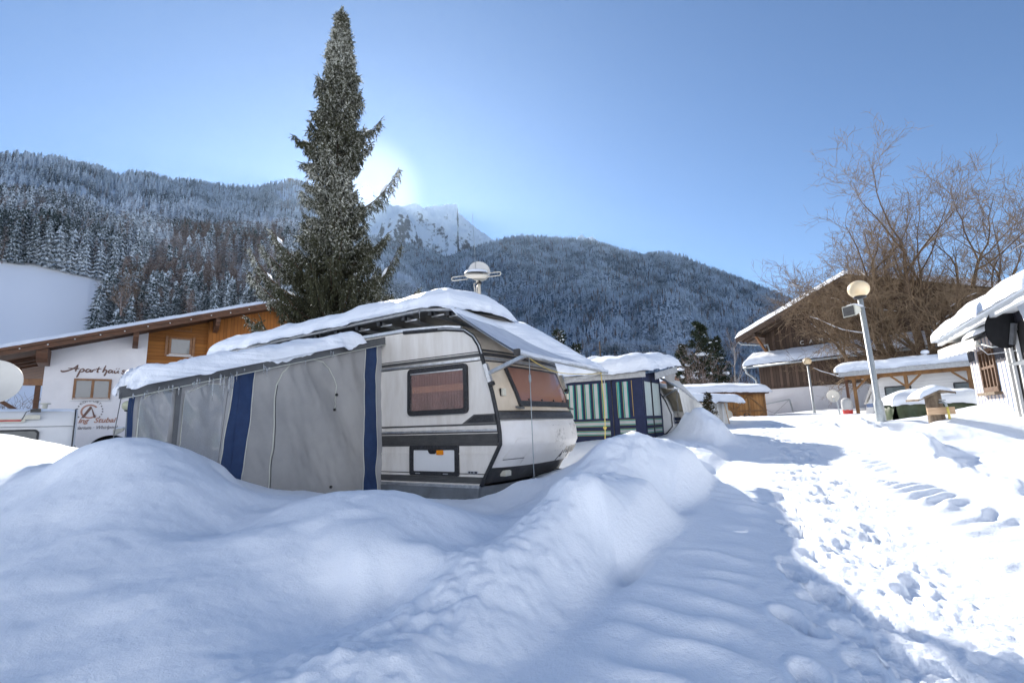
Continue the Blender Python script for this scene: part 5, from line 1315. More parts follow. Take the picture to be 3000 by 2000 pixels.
# ------------------------------------------------------------------ lamp posts with loudspeakers
def lamp_post(base, top, gr, label, group, globe_m='globe', horn=None, flange=.33, rad=.055):
    base = np.array(base, float); top = np.array(top, float)
    t = thing('street_lamp', base, label, 'street lamp', group); d = (top - base) / np.linalg.norm(top - base)
    foot = base - d * .5
    mb = MB(); L_ = np.linalg.norm(top - foot); fl = .5 + flange
    mb.tube([foot, foot + d * fl, foot + d * (fl + .09), top], [rad * 1.55, rad * 1.55, rad, rad * .9], 14); mb.build('pole', 'galv', t)
    mb = MB(); mb.lathe([(rad, -.02), (gr * .55, .0), (gr * .62, .03), (gr * .5, .05)], top, d, 20); mb.build('collar', 'black', t)
    mb = MB(); n = 14; hh = gr * 1.60
    mb.lathe([(gr * math.cos(a), hh / 2 + .03 + gr * .92 * math.sin(a)) for a in np.linspace(-1.05, math.pi / 2, n)], top, d, 28); mb.build('globe', globe_m, t)
    if horn:
        p = base + (top - base) * horn[0]; e = np.array(horn[1], float); e /= np.linalg.norm(e); L_ = horn[2]
        mb = MB(); s_ = np.cross(e, d); s_ /= np.linalg.norm(s_)
        a0 = p + e * .10; a1 = p + e * (.14 + L_)
        k = [a + s_ * x * w_ + d * y * h_ for a, w_, h_ in ((a0, .055, .05), (a1, .15, .12)) for x, y in ((-1, -1), (1, -1), (1, 1), (-1, 1))]
        mb.hexa([k[0], k[1], k[5], k[4], k[3], k[2], k[6], k[7]]); mb.tube([p, a0 + e * .03], .025, 8); ho = mb.build('loudspeaker', 'cream', t)
        mb = MB(); mb.hexa([a1 + s_ * x * .125 + d * y * .095 + e * z_ for z_ in (-.005, .012) for x, y in ((-1, -1), (1, -1), (1, 1), (-1, 1))]); mb.build('speaker_mouth', 'grey_band', ho)
        snow_slab('snow', a0 + d * .055 - s_ * .12, (a1 - a0 + d * .055) / np.linalg.norm(a1 - a0 + d * .055), s_, L_ * .95, .24, .06, ho, rim=.08, seed=2, na=16, nb=12, lump=.01, over=.01, edge_rough=.01)
    return t
lamp_post((7.545, 10.3, .90), (7.49, 10.3, 3.56), .205, 'nearest street lamp, large, with cream globe and loudspeaker, rising from the snow bank', 'globe street lamps', horn=(.905, (-1, -.25, -.12), .22), flange=.42)
lamp_post((15.04, 25, .85), (15.01, 25, 3.60), .20, 'slim street lamp with a cream globe standing before the wooden barn', 'globe street lamps')
lamp_post((-14.75, 19, -1.1), (-14.82, 19, 2.12), .215, 'street lamp with a greenish globe beside the lettered house wall', 'globe street lamps', 'globe_shaded', horn=(.80, (-1, -.5, -.45), .26))

# ------------------------------------------------------------------ the tall spruce behind the caravan
def make_spruce():
    rg = np.random.RandomState(5); base = np.array([-4.93, 13.5, -.2]); top = np.array([-4.99, 13.5, 14.0])
    t = thing('spruce_tree', base, 'very tall slim frosted spruce standing behind the old caravan against the sun', 'spruce')
    mb = MB(); mb.tube([base + (top - base) * f for f in np.linspace(0, .99, 12)], [.23 * (1 - f) + .012 for f in np.linspace(0, 1, 12)], 10)
    Z = [14.0, 13.4, 12.7, 11.9, 11, 9.6, 8.6, 7.5, 6.4, 5.4, 4.4, 3, 1.5]; LL = [.03, .14, .32, .50, .60, .82, .85, .92, 1.05, 1.45, 1.75, 2.0, 1.9]
    V = []; F = []; SN = []
    def spindle(p, q, r, tw):
        d = q - p; L_ = np.linalg.norm(d); d /= L_; a = np.cross(d, (0.3, .2, 1.)); a /= np.linalg.norm(a) + 1e-9; b = np.cross(d, a); o = len(V)
        V.append(p); m_ = p + d * L_ * .45
        for k in range(3):
            an = tw + k * 2.094; V.append(m_ + r * (a * math.cos(an) + b * math.sin(an)))
        V.append(q)
        for k in range(3): F.append((o, o + 1 + k, o + 1 + (k + 1) % 3)); F.append((o + 4, o + 1 + (k + 1) % 3, o + 1 + k))
    z = 13.9; k = 0
    specials = [(9.75, 2.95, 1.45, .05), (9.15, 2.9, 1.2, -.15), (9.9, .25, 1.2, .35), (7.5, .0, 1.8, .55), (6.85, 2.85, 1.2, -.1), (6.2, .1, 1.45, .25), (6.0, 3.0, 2.05, .35), (4.9, 3.2, 2.45, .45), (4.75, .0, 1.85, .75), (4.55, 3.5, 2.2, .25), (3.9, -.1, 2.4, .30), (3.75, 3.1, 2.5, .1), (5.3, 3.6, 1.9, .3), (4.2, 4.2, 1.8, .2), (4.3, 5.3, 1.6, .3), (4.6, 4.7, 1.7, .25)]
    br = []
    while z > 1.6:
        L_ = float(np.interp(z, Z[::-1], LL[::-1])); nb = 7 if z > 9 else 8; a0_ = rg.rand() * 6
        for j in range(nb): br.append((z + rg.uniform(-.05, .05), a0_ + j * 6.283 / nb + rg.uniform(-.25, .25), L_ * rg.uniform(.55, 1.16) , rg.uniform(-.15, .30), False))
        z -= .21 if z > 12.5 else .30 if z > 10 else .36 if z > 6 else .42
    for s_ in specials: br.append((s_[0], s_[1], s_[2], s_[3], True))
    for (z, an, L_, rise, spc) in br:
        if 7.35 < z < 8.9 and math.cos(an) > .1 and not spc: L_ *= .55
        d = np.array([math.cos(an), math.sin(an), 0]); f0 = (z - base[2]) / (top[2] - base[2]); p0 = base + (top - base) * f0
        sagk = -.42 + .25 * rg.rand() if not spc else -.30
        n = 9; S_ = np.linspace(0, 1, n)
        pts = [p0 + d * L_ * s_ + np.array([0, 0, L_ * (rise * s_ * s_ + sagk * s_ * (1 - s_) * 1.5 + .15 * s_ ** 4)]) for s_ in S_]
        mb.tube(pts, [max(.004, .022 * L_ * (1 - s_ * .9)) for s_ in S_], 5)
        nt = int(10 + 15 * L_)
        for q in range(nt):
            s_ = .06 + .94 * (q + rg.rand()) / nt; i = min(int(s_ * (n - 1)), n - 2); ff = s_ * (n - 1) - i; p = pts[i] * (1 - ff) + pts[i + 1] * ff
            tl = (.10 + .34 * L_ ** .6 * (1 - s_) ** .7 * (s_ ** .3)) * rg.uniform(.6, 1.15)
            for sd_ in (-1, 1):
                side = np.array([-d[1], d[0], 0]) * sd_; dr = d * rg.uniform(.45, .9) + side * rg.uniform(.5, 1) + np.array([0, 0, rg.uniform(-.55, .05)]); dr /= np.linalg.norm(dr)
                e = p + dr * tl; spindle(p, e, .014 + .008 * rg.rand(), rg.rand() * 6)
                for h in range(int(5 + 13 * tl)):
                    g = rg.uniform(.2, 1); b_ = p + dr * tl * g
                    hd = np.array([rg.uniform(-.35, .35), rg.uniform(-.35, .35), -1]) * .9 + dr * rg.uniform(.05, .6) if rg.rand() < .74 else dr + rg.randn(3) * .55 + np.array([0, 0, .15])
                    hd /= np.linalg.norm(hd); spindle(b_, b_ + hd * rg.uniform(.08, .24), .010 + .008 * rg.rand(), rg.rand() * 6)
        for q in range(14):   # tip shoots
            s_ = rg.uniform(.55, 1.0); i = min(int(s_ * (n - 1)), n - 2); ff = s_ * (n - 1) - i; p = pts[i] * (1 - ff) + pts[i + 1] * ff
            dr = d + rg.randn(3) * .5 + np.array([0, 0, .45]); dr /= np.linalg.norm(dr); spindle(p, p + dr * rg.uniform(.10, .24), .016, rg.rand() * 6)
        if (spc and rg.rand() < .85) or (rg.rand() < .13 and L_ > .45): SN.append((pts, L_, spc))
    for q in range(60):
        z = 13.3 + .85 * rg.rand(); an = rg.rand() * 6.28; p = base + (top - base) * ((z - base[2]) / (top[2] - base[2])); L_ = .05 + .25 * (14.2 - z)
        spindle(p, p + np.array([math.cos(an) * L_, math.sin(an) * L_, .06 + .1 * rg.rand()]), .03, 1)
    mb.build('trunk', 'bark', t)
    fast_mesh('crown', np.array(V), np.array(F), 'needle', parent=t)
    for pts, L_, spc in SN:
        for q in range(rg.randint(1, 3 + int(spc))):
            s_ = rg.uniform(.3, .95); i = min(int(s_ * 8), 7); c = np.array(pts[i]) + np.array([0, 0, .055]); dd = np.array(pts[i + 1]) - np.array(pts[i]); dd /= np.linalg.norm(dd)
            l_ = rg.uniform(.05, .13) * (1.2 if spc else .8); w_ = rg.uniform(.045, .09); h_ = rg.uniform(.025, .05); sd_ = np.cross(dd, (0, 0, 1)); sd_ /= np.linalg.norm(sd_); uu = np.cross(sd_, dd)
            P = [[c + dd * l_ * math.cos(a) * (1 + .25 * math.sin(2 * b + 3 * q)) + sd_ * w_ * math.sin(a) * math.cos(b) * (1 + .3 * math.sin(3 * b + q)) + uu * h_ * math.sin(a) * math.sin(b) * (1 + .25 * math.cos(2 * b)) for b in np.linspace(0, 2 * math.pi, 11)] for a in np.linspace(0, math.pi, 8)]
            sb = MB(); sb.grid(np.array(P), 0, True); sb.build('snow_clump', 'snow_cap', t)
make_spruce()
# ------------------------------------------------------------------ blue striped awning and its caravan, next plot
MT['navy'] = mat('navy_cloth', (.007, .014, .050), .75, color2=(.011, .02, .068), scale=8, bump=.15, bscale=250)
MT['teal'] = mat('teal_cloth', (.0, .26, .23), .75, var=.15)
MT['gold'] = mat('gold_cloth', (.48, .34, .09), .75, var=.15)
MT['lightgrey'] = mat('light_grey_cloth', (.46, .46, .45), .8, var=.12, scale=3)
MT['palemint'] = mat('pale_mint_cloth', (.52, .60, .58), .8, var=.1, scale=3)
U2, V2 = 5.626, -.762
st = thing('awning', L3(U2, V2, .3), 'navy caravan awning with white and teal stripes under a thick snow cap', 'awning tent')
fF = lambda v, z, h: L3(U2 - h, v, z)       # front wall, seen broadside
fG = lambda u, z, h: L3(u, V2 - h, z)       # gable wall beside the road
def sheet(name, fn, pts, m_, h, par, n=10):
    (a0, b0), (a1, b1), (a2, b2), (a3, b3) = pts; mb = MB(); P = []
    for k in range(n):
        q = k / (n - 1); row = []
        for j in range(n):
            f = j / (n - 1); x = (a0 * (1 - f) + a1 * f) * (1 - q) + (a3 * (1 - f) + a2 * f) * q; y = (b0 * (1 - f) + b1 * f) * (1 - q) + (b3 * (1 - f) + b2 * f) * q
            row.append(fn(x, y, h + .012 * float(vnoise(x * 3, y * 2, 201)) + .006 * float(vnoise(x * 9, y * 4, 202))))
        P.append(row)
    mb.grid(np.array(P), 0, True); return mb.build(name, m_, par)
sheet('front_wall', fF, [(3.4, .2), (V2, .2), (V2, 2.22), (3.4, 2.2)], 'navy', 0, st, 24)
sheet('gable_wall', fG, [(U2, .2), (7.18, .2), (7.16, 2.36), (U2, 2.2)], 'navy', 0, st, 20)
def vstripe(fn, x0, x1, z0, z1, edges, core='lightgrey', par=st):
    a, b = min(x0, x1), max(x0, x1); w_ = .018
    mb = MB(); plate(mb, fn, [(a, z0), (a, z1), (b, z1), (b, z0)], .006, .014); o = mb.build('stripe', core, par)
    for x, s_ in ((a, 1), (b, -1)):
        if edges:
            mb = MB(); plate(mb, fn, [(x, z0), (x, z1), (x + s_ * w_ * 1.5, z1), (x + s_ * w_ * 1.5, z0)], .006, .0165); mb.build('stripe_edge', 'teal', o)
            if edges == 2 and s_ == -1:
                mb = MB(); plate(mb, fn, [(x, z0), (x, z1), (x + w_ * .5, z1), (x + w_ * .5, z0)], .006, .0165); mb.build('stripe_edge', 'gold', o)
def hstripe(fn, x0, x1, z0, z1, par=st):
    a, b = min(x0, x1), max(x0, x1)
    mb = MB(); plate(mb, fn, [(a, z0), (a, z1), (b, z1), (b, z0)], .006, .014); o = mb.build('stripe', 'lightgrey', par)
    for z, d in ((z1, -.03), (z0, .03)):
        mb = MB(); plate(mb, fn, [(a, z), (a, z + d), (b, z + d), (b, z)], .006, .0165); mb.build('stripe_edge', 'teal', o)
        mb = MB(); plate(mb, fn, [(a, z), (a, z + d * .25), (b, z + d * .25), (b, z)], .006, .018); mb.build('stripe_edge', 'gold', o)
for x0, x1 in ((.915, .775), (.70, .555), (.475, .335), (.25, .115), (1.13, .99), (1.35, 1.21), (1.57, 1.43), (-.13, -.195), (-.275, -.405)): vstripe(fF, x0, x1, 1.205, 2.05, 2)
mb = MB(); plate(mb, fF, [(-.49, 1.23), (-.49, 2.07), (-.50, 2.07), (-.50, 1.23)], .006, .014); mb.build('stripe', 'gold', st)
hstripe(fF, .09, 1.6, 1.01, 1.145); hstripe(fF, .09, 1.6, .80, .915); hstripe(fF, -.15, -.525, 1.03, 1.165); hstripe(fF, -.15, -.525, .84, .955)
mb = MB(); mb.tube([fF(0.0, z, .012) for z in (.3, 1.2, 2.1)], .012, 6); mb.build('door_zip', 'dark_band', st)
for (a, b, n_) in ((5.72, 6.22, 6), (6.36, 6.98, 6)):
    for k in range(n_):
        w_ = (b - a) / n_; vstripe(fG, a + w_ * k + w_ * .12, a + w_ * k + w_ * .80, 1.235, 2.035, 0, 'palemint')
    hstripe(fG, a, b, 1.02, 1.165); hstripe(fG, a, b, .83, .945)
mb = MB(); mb.tube([fG(6.29, z, .012) for z in (.3, 1.2, 2.1)], .010, 6); mb.build('door_zip', 'dark_band', st)
mb = MB(); plate(mb, fG, [(6.72, 2.16), (6.72, 2.30), (6.84, 2.30), (6.84, 2.16)], .004, .01); mb.build('plate', 'white_pvc', st)
# grey roof edge with hem, then the roof and its snow
mb = MB(); P = np.array([[L3(U2 - .06 - k * .02, v, 2.27 - .15 * k + .008 * float(vnoise(v * 5, k, 5))) for v in np.linspace(V2 - .1, 3.4, 30)] for k in (0, .5, 1)]); mb.grid(P); mb.build('hem', 'alu_dull', st)
mb = MB(); P = np.array([[L3(u, v, 2.27 + (u - U2) * .12) for u in np.linspace(U2 - .07, 8.9, 10)] for v in np.linspace(V2 - .15, 3.4, 10)]); mb.grid(P); mb.grid(P - np.array([0, 0, .01]), 0, False, True); mb.build('awning_roof', 'hem', st)
mb = MB(); P = np.array([[L3(u, V2 - .16 - .012 * math.sin(u * 60), 2.22 + (u - 6.15) * .145 + (.03 if k == 0 else -.12 - .02 * abs(math.sin(u * 20)))) for u in np.linspace(6.1, 8.55, 120)] for k in (0, 1)]); mb.grid(P, 0, True); mb.build('valance', 'alu_dull', st)
mb = MB(); mb.add([L3(7.2, V2 - .12, 2.3), L3(8.5, V2 - .12, 2.55), L3(8.45, V2 - .05, 2.0), L3(7.9, V2, 1.95)], [(0, 1, 2, 3)]); mb.build('gable_flap', 'grey_cloth', st)
snow_slab('snow', L3(U2 - .10, V2 - .22, 2.27), EU, EV, 3.1, 4.0, .40, st, rim=.5, seed=51, na=60, nb=80, lump=.08, over=.05, edge_rough=.05, sag=lambda A, B: A * .12)

cv = thing('caravan', L3(7.3, -.8, .6), 'white caravan with a blue stripe half hidden under a ribbed white canopy', 'caravan')
prof2 = [(-.62, .72), (-.86, .78), (-1.02, .95), (-1.02, 1.25), (-.90, 1.6), (-.66, 2.02), (-.45, 2.16), (0, 2.25), (4, 2.25), (4.3, .8)]
d2_ = dense(prof2, .08)
mb = MB(); us = [7.2, 7.23, 7.3] + list(np.linspace(7.4, 9.2, 8)) + [9.35, 9.4]
P = np.array([[L3(u, v + (.10 if u in (7.2, 9.4) else .03 if u == 7.23 else 0) * (1 if v < 0 else 0), z) for u in us] for v, z in d2_]); mb.grid(P, 0, True)
mb.add([L3(7.2, v + (.1 if v < 0 else 0), z) for v, z in d2_], [tuple(range(len(d2_)))]); mb.build('body', 'white_pvc', cv)
mb = MB(); mb.tube([L3(7.2, v + .04, z) for v, z in d2_[:34]], .014, 5); mb.build('corner_moulding', 'rubber', cv)
i0 = [k for k, (v, z) in enumerate(d2_) if z > 1.30 and v < 0][0]; i1 = [k for k, (v, z) in enumerate(d2_) if z > 1.98 and v < 0][0]
mb = MB(); P = np.array([[L3(u, v - .02, z + .006) for u in np.linspace(7.35, 9.25, 6)] for v, z in d2_[i0:i1]]); mb.grid(P, 0, True); mb.build('front_cover', mat('olive_cover', (.20, .185, .14), .6, color2=(.13, .12, .09), scale=3), cv)
for z0, z1, uu in ((1.10, 1.18, 8.0), (1.02, 1.08, 8.15)):
    mb = MB(); mb.add([L3(7.22, -1.045, z0), L3(uu, -1.045, z0), L3(uu - .12, -1.045, z1), L3(7.22, -1.045, z1)], [(0, 1, 2, 3)]); mb.build('blue_stripe', 'blue_cloth', cv)
mb = MB(); c = L3(7.75, -1.15, .80); mb.hexa([c + EU * a + EV * b + np.array([0, 0, d_]) for d_ in (-.05, .05) for a, b in ((-.08, -.08), (.08, -.08), (.08, .08), (-.08, .08))]); mb.beam(L3(7.9, -.7, .74), L3(7.9, -1.5, .74), .08, .07); mb.build('hitch_cover', mat('blue_plastic', (.02, .16, .42), .4), cv)
cn = thing('canopy', L3(8, -1.3, .9), 'ribbed white cloth canopy on aluminium arms hanging beside the snow heap', 'canopy')
A0, A1 = np.array([6.75, -1.30, 1.90]), np.array([9.0, -1.42, 1.48]); B0_, B1_ = np.array([7.42, -1.30, .80]), np.array([9.3, -1.35, .7])
mb = MB(); P = np.array([[L3(*(((A0 * (1 - f) + A1 * f) * (1 - q) + (B0_ * (1 - f) + B1_ * f) * q) + np.array([0, -.02 * abs(math.sin(f * 22)) * (1 - q * .3), 0]))) for f in np.linspace(0, 1, 80)] for q in np.linspace(0, 1, 8)]); mb.grid(P, 0, True); mb.build('front_curtain', 'white_tent', cn)
R0, R1 = np.array([7.15, V2 - .02, 2.20]), np.array([9.5, V2 + .02, 2.25])
mb = MB(); P = np.array([[L3(*((R0 * (1 - f) + R1 * f) * (1 - q) + (A0 * (1 - f) + A1 * f) * q)) for f in np.linspace(0, 1, 8)] for q in np.linspace(0, 1, 5)]); mb.grid(P, 0, True); mb.build('canopy_roof', 'white_tent', cn)
mb = MB(); mb.beam(L3(*R0), L3(*A0), .035, .04); mb.beam(L3(*A0), L3(*A1), .04, .045); mb.build('frame', 'alu', cn)
mb = MB(); mb.beam(L3(7.22, -.80, 1.72), L3(6.72, -1.28, 1.86), .035, .035); mb.build('support_arm', 'alu', cn)
mb = MB()
for k in range(16):
    c = L3(6.72 + .012 * k * (k > 6) * .8, -1.28 + .004 * k, 1.84 - k * .042); ax = EU if k % 2 else EV
    mb.tube([c + ax * .014 * math.cos(x) + np.array([0, 0, .028 * math.sin(x)]) for x in np.linspace(0, 2 * math.pi, 8)], .006, 5, cap=False)
mb.build('chain', 'wire', cn)

# ------------------------------------------------------------------ snow roofs, shed and small things between the awning and the barn
def gz(x, y): return float(ground_height(x, y)[0])
sh = thing('wooden_shed', (11.5, 25, .9), 'low larch board shed with crossed battens under a long snowy roof', 'shed')
SF = Frame(tuple(at(2115, 1200, 26) * np.array([1, 1, 0])), -12)
MT['shedwood'] = planks('shed_boards', (.42, .22, .085), (.26, .12, .04), .14, tuple(SF.a), grain=(4, 4, .5))
sx = 2.15
mb = MB(); SF.box(mb, -1.2, sx, 0, 3.5, .5, 2.28); mb.build('wall', 'shedwood', sh)
for k, a in enumerate((-.1, .62, 1.35, 2.08)):
    mb = MB(); mb.beam(SF(a, -.03, .6), SF(a, -.03, 2.25), .07, .05, up=SF.b); mb.build('upright', 'beam', sh)
    if k < 3:
        d = 1 if k % 2 else -1; a0, a1 = (a, a + .72) if d > 0 else (a + .72, a)
        mb = MB(); mb.beam(SF(a0, -.03, 1.42), SF(a1, -.03, 2.22), .06, .05, up=SF.b); mb.beam(SF(a1, -.03, .66), SF(a0, -.03, 1.38), .06, .05, up=SF.b); mb.build('brace', 'beam', sh)
mb = MB(); mb.beam(SF(-1.2, -.035, 1.42), SF(sx, -.035, 1.42), .07, .05, up=SF.b); mb.build('rail', 'beam', sh)
mb = MB(); SF.box(mb, -3.2, sx + .1, -.4, 4, 2.26, 2.40); mb.build('roof', 'fascia', sh)
snow_slab('snow', SF(-3.4, -.5, 2.41), SF.a, SF.b, sx + 3.6, 5.2, .34, sh, rim=.4, seed=61, na=60, nb=40, lump=.05, over=.05, sag=lambda A, B: .30 * np.clip(B / 2.6, 0, 1) - .12 * np.clip((A - 3.5) / 2.5, 0, 1))
t3 = thing('awning', at(2080, 1240, 17), 'white awning with a drooping snow roof behind the dark thuja and snow heap', 'awning tent')
TF = Frame(tuple(at(2030, 1200, 17) * np.array([1, 1, 0])), -20)
mb = MB(); TF.box(mb, -1.2, 1.12, .3, 3, .4, 1.62); mb.build('wall', 'white_tent', t3)
mb = MB(); TF.box(mb, .02, .60, .28, .30, 1.0, 1.5); mb.build('window', 'smoked', t3)
for a in (.62, .80, .96):
    mb = MB(); mb.beam(TF(a, .27, .5), TF(a, .27, 1.6), .05, .04, up=TF.b); mb.build('corner_post', 'white_pvc', t3)
mb = MB(); mb.tube([TF(1.0, -.1, 1.62), TF(1.14, -.15, .55)], .016, 6); mb.build('pole', 'newwood', t3)
mb = MB(); mb.add([TF(-1.4, -.1, 1.72), TF(1.35, -.1, 1.60), TF(1.35, 3, 1.75), TF(-1.4, 3, 1.9)], [(0, 1, 2, 3)]); mb.build('awning_roof', 'hem', t3)
snow_slab('snow', TF(-1.6, -.2, 1.74), TF.a, TF.b, 3.15, 3.4, .26, t3, rim=.3, seed=63, na=50, nb=40, lump=.06, over=.08, edge_rough=.08, sag=lambda A, B: -.14 * np.clip(A / 3.0, 0, 1.1) ** 2 + .10 * np.clip(B / 3, 0, 1) + .16 * np.exp(-((A - .5) / .7) ** 2))
p = at(2133, 1213, 18); d3 = thing('satellite_dish', (p[0], p[1], .7), 'small round white dish leaning low before the larch shed', 'satellite dish')
_, s_, u, f = dish_mesh(p, .145, (-.1, -1, .2), d3, 'dish_cream', .15)
mb = MB(); mb.tube([(p[0] + .03, p[1] + .05, .5), (p[0] + .02, p[1] + .04, p[2])], .018, 6); mb.build('mast', 'galv', d3)
p = at(2188, 1216, 24); vw = thing('hand_wheel', p, 'small dark hand wheel standing at the foot of the shed', 'hand wheel')
mb = MB(); mb.tube([p + np.array([.13 * math.cos(a), 0, .10 * math.sin(a)]) for a in np.linspace(0, 2 * math.pi, 16)], .022, 6); mb.tube([p, p - np.array([0, 0, .45])], .022, 6); mb.tube([p - np.array([.13, 0, 0]), p + np.array([.13, 0, 0])], .012, 5); mb.build('wheel', 'black', vw)

# ------------------------------------------------------------------ conifers of the middle ground
def small_conifer(name, base, h, rad, seed, label, m_, group=None, dens=1.0, snow=0, open_=False, cat='conifer', sp=1.0):
    rg = np.random.RandomState(seed); base = np.array(base, float); t = thing(name, base, label, cat, group)
    mb = MB(); mb.tube([base + np.array([.03 * h * math.sin(3 * f) * .3, 0, h * f]) for f in np.linspace(0, .97, 8)], [h * .018 * (1 - f) + .006 for f in np.linspace(0, 1, 8)], 7); V = []; F = []; SN = []
    n = int(90 * dens)
    for k in range(n):
        f = .04 + .94 * (k / n); L_ = rad * (1 - f) ** .75 * rg.uniform(.55, 1.12) + .03 * h; an = rg.rand() * 6.28; d = np.array([math.cos(an), math.sin(an), rg.uniform(-.1, .35)])
        p0 = base + np.array([0, 0, h * f]); p1 = p0 + d * L_; mb.tube([p0, (p0 + p1) / 2 - np.array([0, 0, .05 * L_]), p1], [.012 * h * .2, .006, .003], 4, cap=False)
        if snow and rg.rand() < snow: SN.append((p0 * .3 + p1 * .7, L_))
        for q in range(int(26 * sp)):
            s_ = rg.uniform(.25, 1.05); c = p0 + d * L_ * s_ + rg.randn(3) * L_ * .10; e = rg.randn(3) + d * .8 + np.array([0, 0, .4]); e /= np.linalg.norm(e); l_ = h * .028 * rg.uniform(.6, 1.4)
            a = np.cross(e, rg.randn(3)); a /= np.linalg.norm(a); o = len(V); V += [c, c + e * l_ * .5 + a * l_ * .22, c + e * l_, c + e * l_ * .5 - a * l_ * .22]; F.append((o, o + 1, o + 2, o + 3))
    mb.build('trunk', 'bark', t); fast_mesh('crown', np.array(V), np.array(F), m_, parent=t)
    for c, L_ in SN:
        r = np.array([rg.uniform(.5, 1), rg.uniform(.5, 1), .38]) * L_ * .42; sb = MB()
        sb.grid(np.array([[c + np.array([r[0] * math.sin(a) * math.cos(b) * (1 + .25 * math.sin(3 * b)), r[1] * math.sin(a) * math.sin(b), r[2] * math.cos(a)]) for b in np.linspace(0, 2 * math.pi, 10)] for a in np.linspace(0, math.pi, 7)]), 0, True); sb.build('snow_clump', 'snow_cap', t)
    return t
p = at(1640, 1060, 20); small_conifer('pine_tree', (p[0], 20, .6), at(1640, 962, 20)[2] - .6, .62, 21, 'snow clumped young pine with a leaning top above the striped awning', 'needle_dark', None, 1.3, .35, cat='pine')
p = at(1695, 1060, 20); small_conifer('pine_tree', (p[0], 20.6, .6), at(1700, 994, 20)[2] - .6, .55, 22, 'shorter snow clumped young pine close to the slope of the canopy', 'needle_dark', None, 1.1, .4, cat='pine')
p = at(1745, 1060, 22); small_conifer('pine_tree', (p[0], 22, .6), at(1745, 1036, 22)[2] - .6, .4, 26, 'snowy pine top just showing over the snow of the striped awning', 'needle_dark', None, .7, .5, cat='pine')
p = at(2078, 1200, 13); tz = gz(p[0], 13) - .15
small_conifer('thuja', (p[0], 13, tz), at(2072, 1148, 13)[2] - tz, .27, 23, 'small dark brown green thuja beside the snow heap', 'thuja', None, 1.5, .06, cat='thuja', sp=1.3)
for k, (px_, py_, y_, r_, nm) in enumerate(((2062, 940, 62, 2.6, 'tall dark pine with a ragged top beyond the shed roofs'), (2105, 985, 66, 2.6, 'broad dark pine at the right side of the pine clump beyond the shed'), (2010, 1005, 60, 2.2, 'shorter dark pine at the left side of the clump beyond the shed'))):
    p = at(px_, 1130, y_); small_conifer('pine_tree', (p[0], y_, -.2), at(px_, py_, y_)[2] + .2, r_, 31 + k, nm, 'needle_dark', 'pines beyond the shed', 1.6, .10, cat='pine', sp=1.6)

# ------------------------------------------------------------------ leafless trees
def bare_tree(name, base, stems, seed, label, levels=4, group=None, m_trunk='bark', m_twig='twig', r0=.12, kids=(7, 6, 6, 5), ratio=.55, droop=.0, snow=False, thin=.006, spread=.9):
    rg = np.random.RandomState(seed); base = np.array(base, float); t = thing(name, base, label, 'bare tree', group)
    big = MB(); V = []; F = []; SN = []
    def twig(pts, rr):
        for i in range(len(pts) - 1):
            p, q = pts[i], pts[i + 1]; d = q - p; d /= np.linalg.norm(d) + 1e-9; a = np.cross(d, (.2, .5, .9)); a /= np.linalg.norm(a) + 1e-9; b = np.cross(d, a); o = len(V)
            for c, r in ((p, rr[i]), (q, rr[i + 1])):
                for k in range(3): V.append(c + r * (a * math.cos(k * 2.094) + b * math.sin(k * 2.094)))
            for k in range(3): F.append((o + k, o + (k + 1) % 3, o + 3 + (k + 1) % 3, o + 3 + k))
    def grow(p, d, L_, r, lev):
        n = 7 if lev < 2 else 5 if lev < 3 else 4; pts = [p]; dd = d / np.linalg.norm(d)
        for k in range(n):
            dd = dd + rg.randn(3) * (.10 + .025 * lev) + np.array([0, 0, (.07 if lev < 2 else .03) - droop * lev * .06]); dd /= np.linalg.norm(dd); pts.append(pts[-1] + dd * L_ / n)
        rr = [max(thin * .6, r * (1 - .78 * k / n)) for k in range(n + 1)]
        if lev < 2: big.tube(pts, rr, 8 if lev == 0 else 6, cap=False)
        else: twig(pts, rr)
        if snow and lev in (0, 1, 2) and rg.rand() < (.42 if lev < 2 else .02):
            run = []
            for i in range(n):
                s_ = pts[i + 1] - pts[i]
                if abs(s_[2]) < .62 * np.linalg.norm(s_):
                    if not run: run = [(pts[i], rr[i])]
                    run.append((pts[i + 1], rr[i + 1]))
                elif run: break
            if len(run) > 1: SN.append(run)
        if lev >= levels: return
        m_ = kids[min(lev, len(kids) - 1)]
        for k in range(m_):
            f = rg.uniform(.22, 1.0) if k < m_ - 1 else 1.0; i = min(int(f * n), n - 1); q = pts[i] + (pts[i + 1] - pts[i]) * (f * n - i)
            base_d = pts[i + 1] - pts[i]; base_d /= np.linalg.norm(base_d); sd_ = rg.randn(3); sd_ -= base_d * (sd_ @ base_d); sd_ /= np.linalg.norm(sd_)
            nd = base_d * rg.uniform(.5, 1.) + sd_ * rg.uniform(.4, 1.0) * spread
            grow(q, nd, L_ * ratio * rg.uniform(.7, 1.25), max(thin, rr[i] * .55), lev + 1)
    for st_ in stems:
        d, L_, r = st_[:3]; off_ = np.array(st_[3], float) if len(st_) > 3 else np.array([rg.uniform(-.1, .1), rg.uniform(-.1, .1), 0])
        grow(base + off_, np.array(d, float), L_, r, st_[4] if len(st_) > 4 else 0)
    big.build('trunk', m_trunk, t); fast_mesh('crown', np.array(V), np.array(F), m_twig, parent=t)
    for run in SN[:90]:
        sb = MB(); k = len(run); sb.tube([q + np.array([0, 0, r * .85 + .008]) for q, r in run], [(r * .75 + .010) * (.35 if i in (0, k - 1) else 1.0 + .3 * math.sin(i * 2.1)) for i, (q, r) in enumerate(run)], 6); sb.build('snow_strip', 'snow_cap', t)
    return t
rx = np.array([.75, -.66, 0]); rz_ = np.array([0, 0, 1.])     # sideways across the view, and up
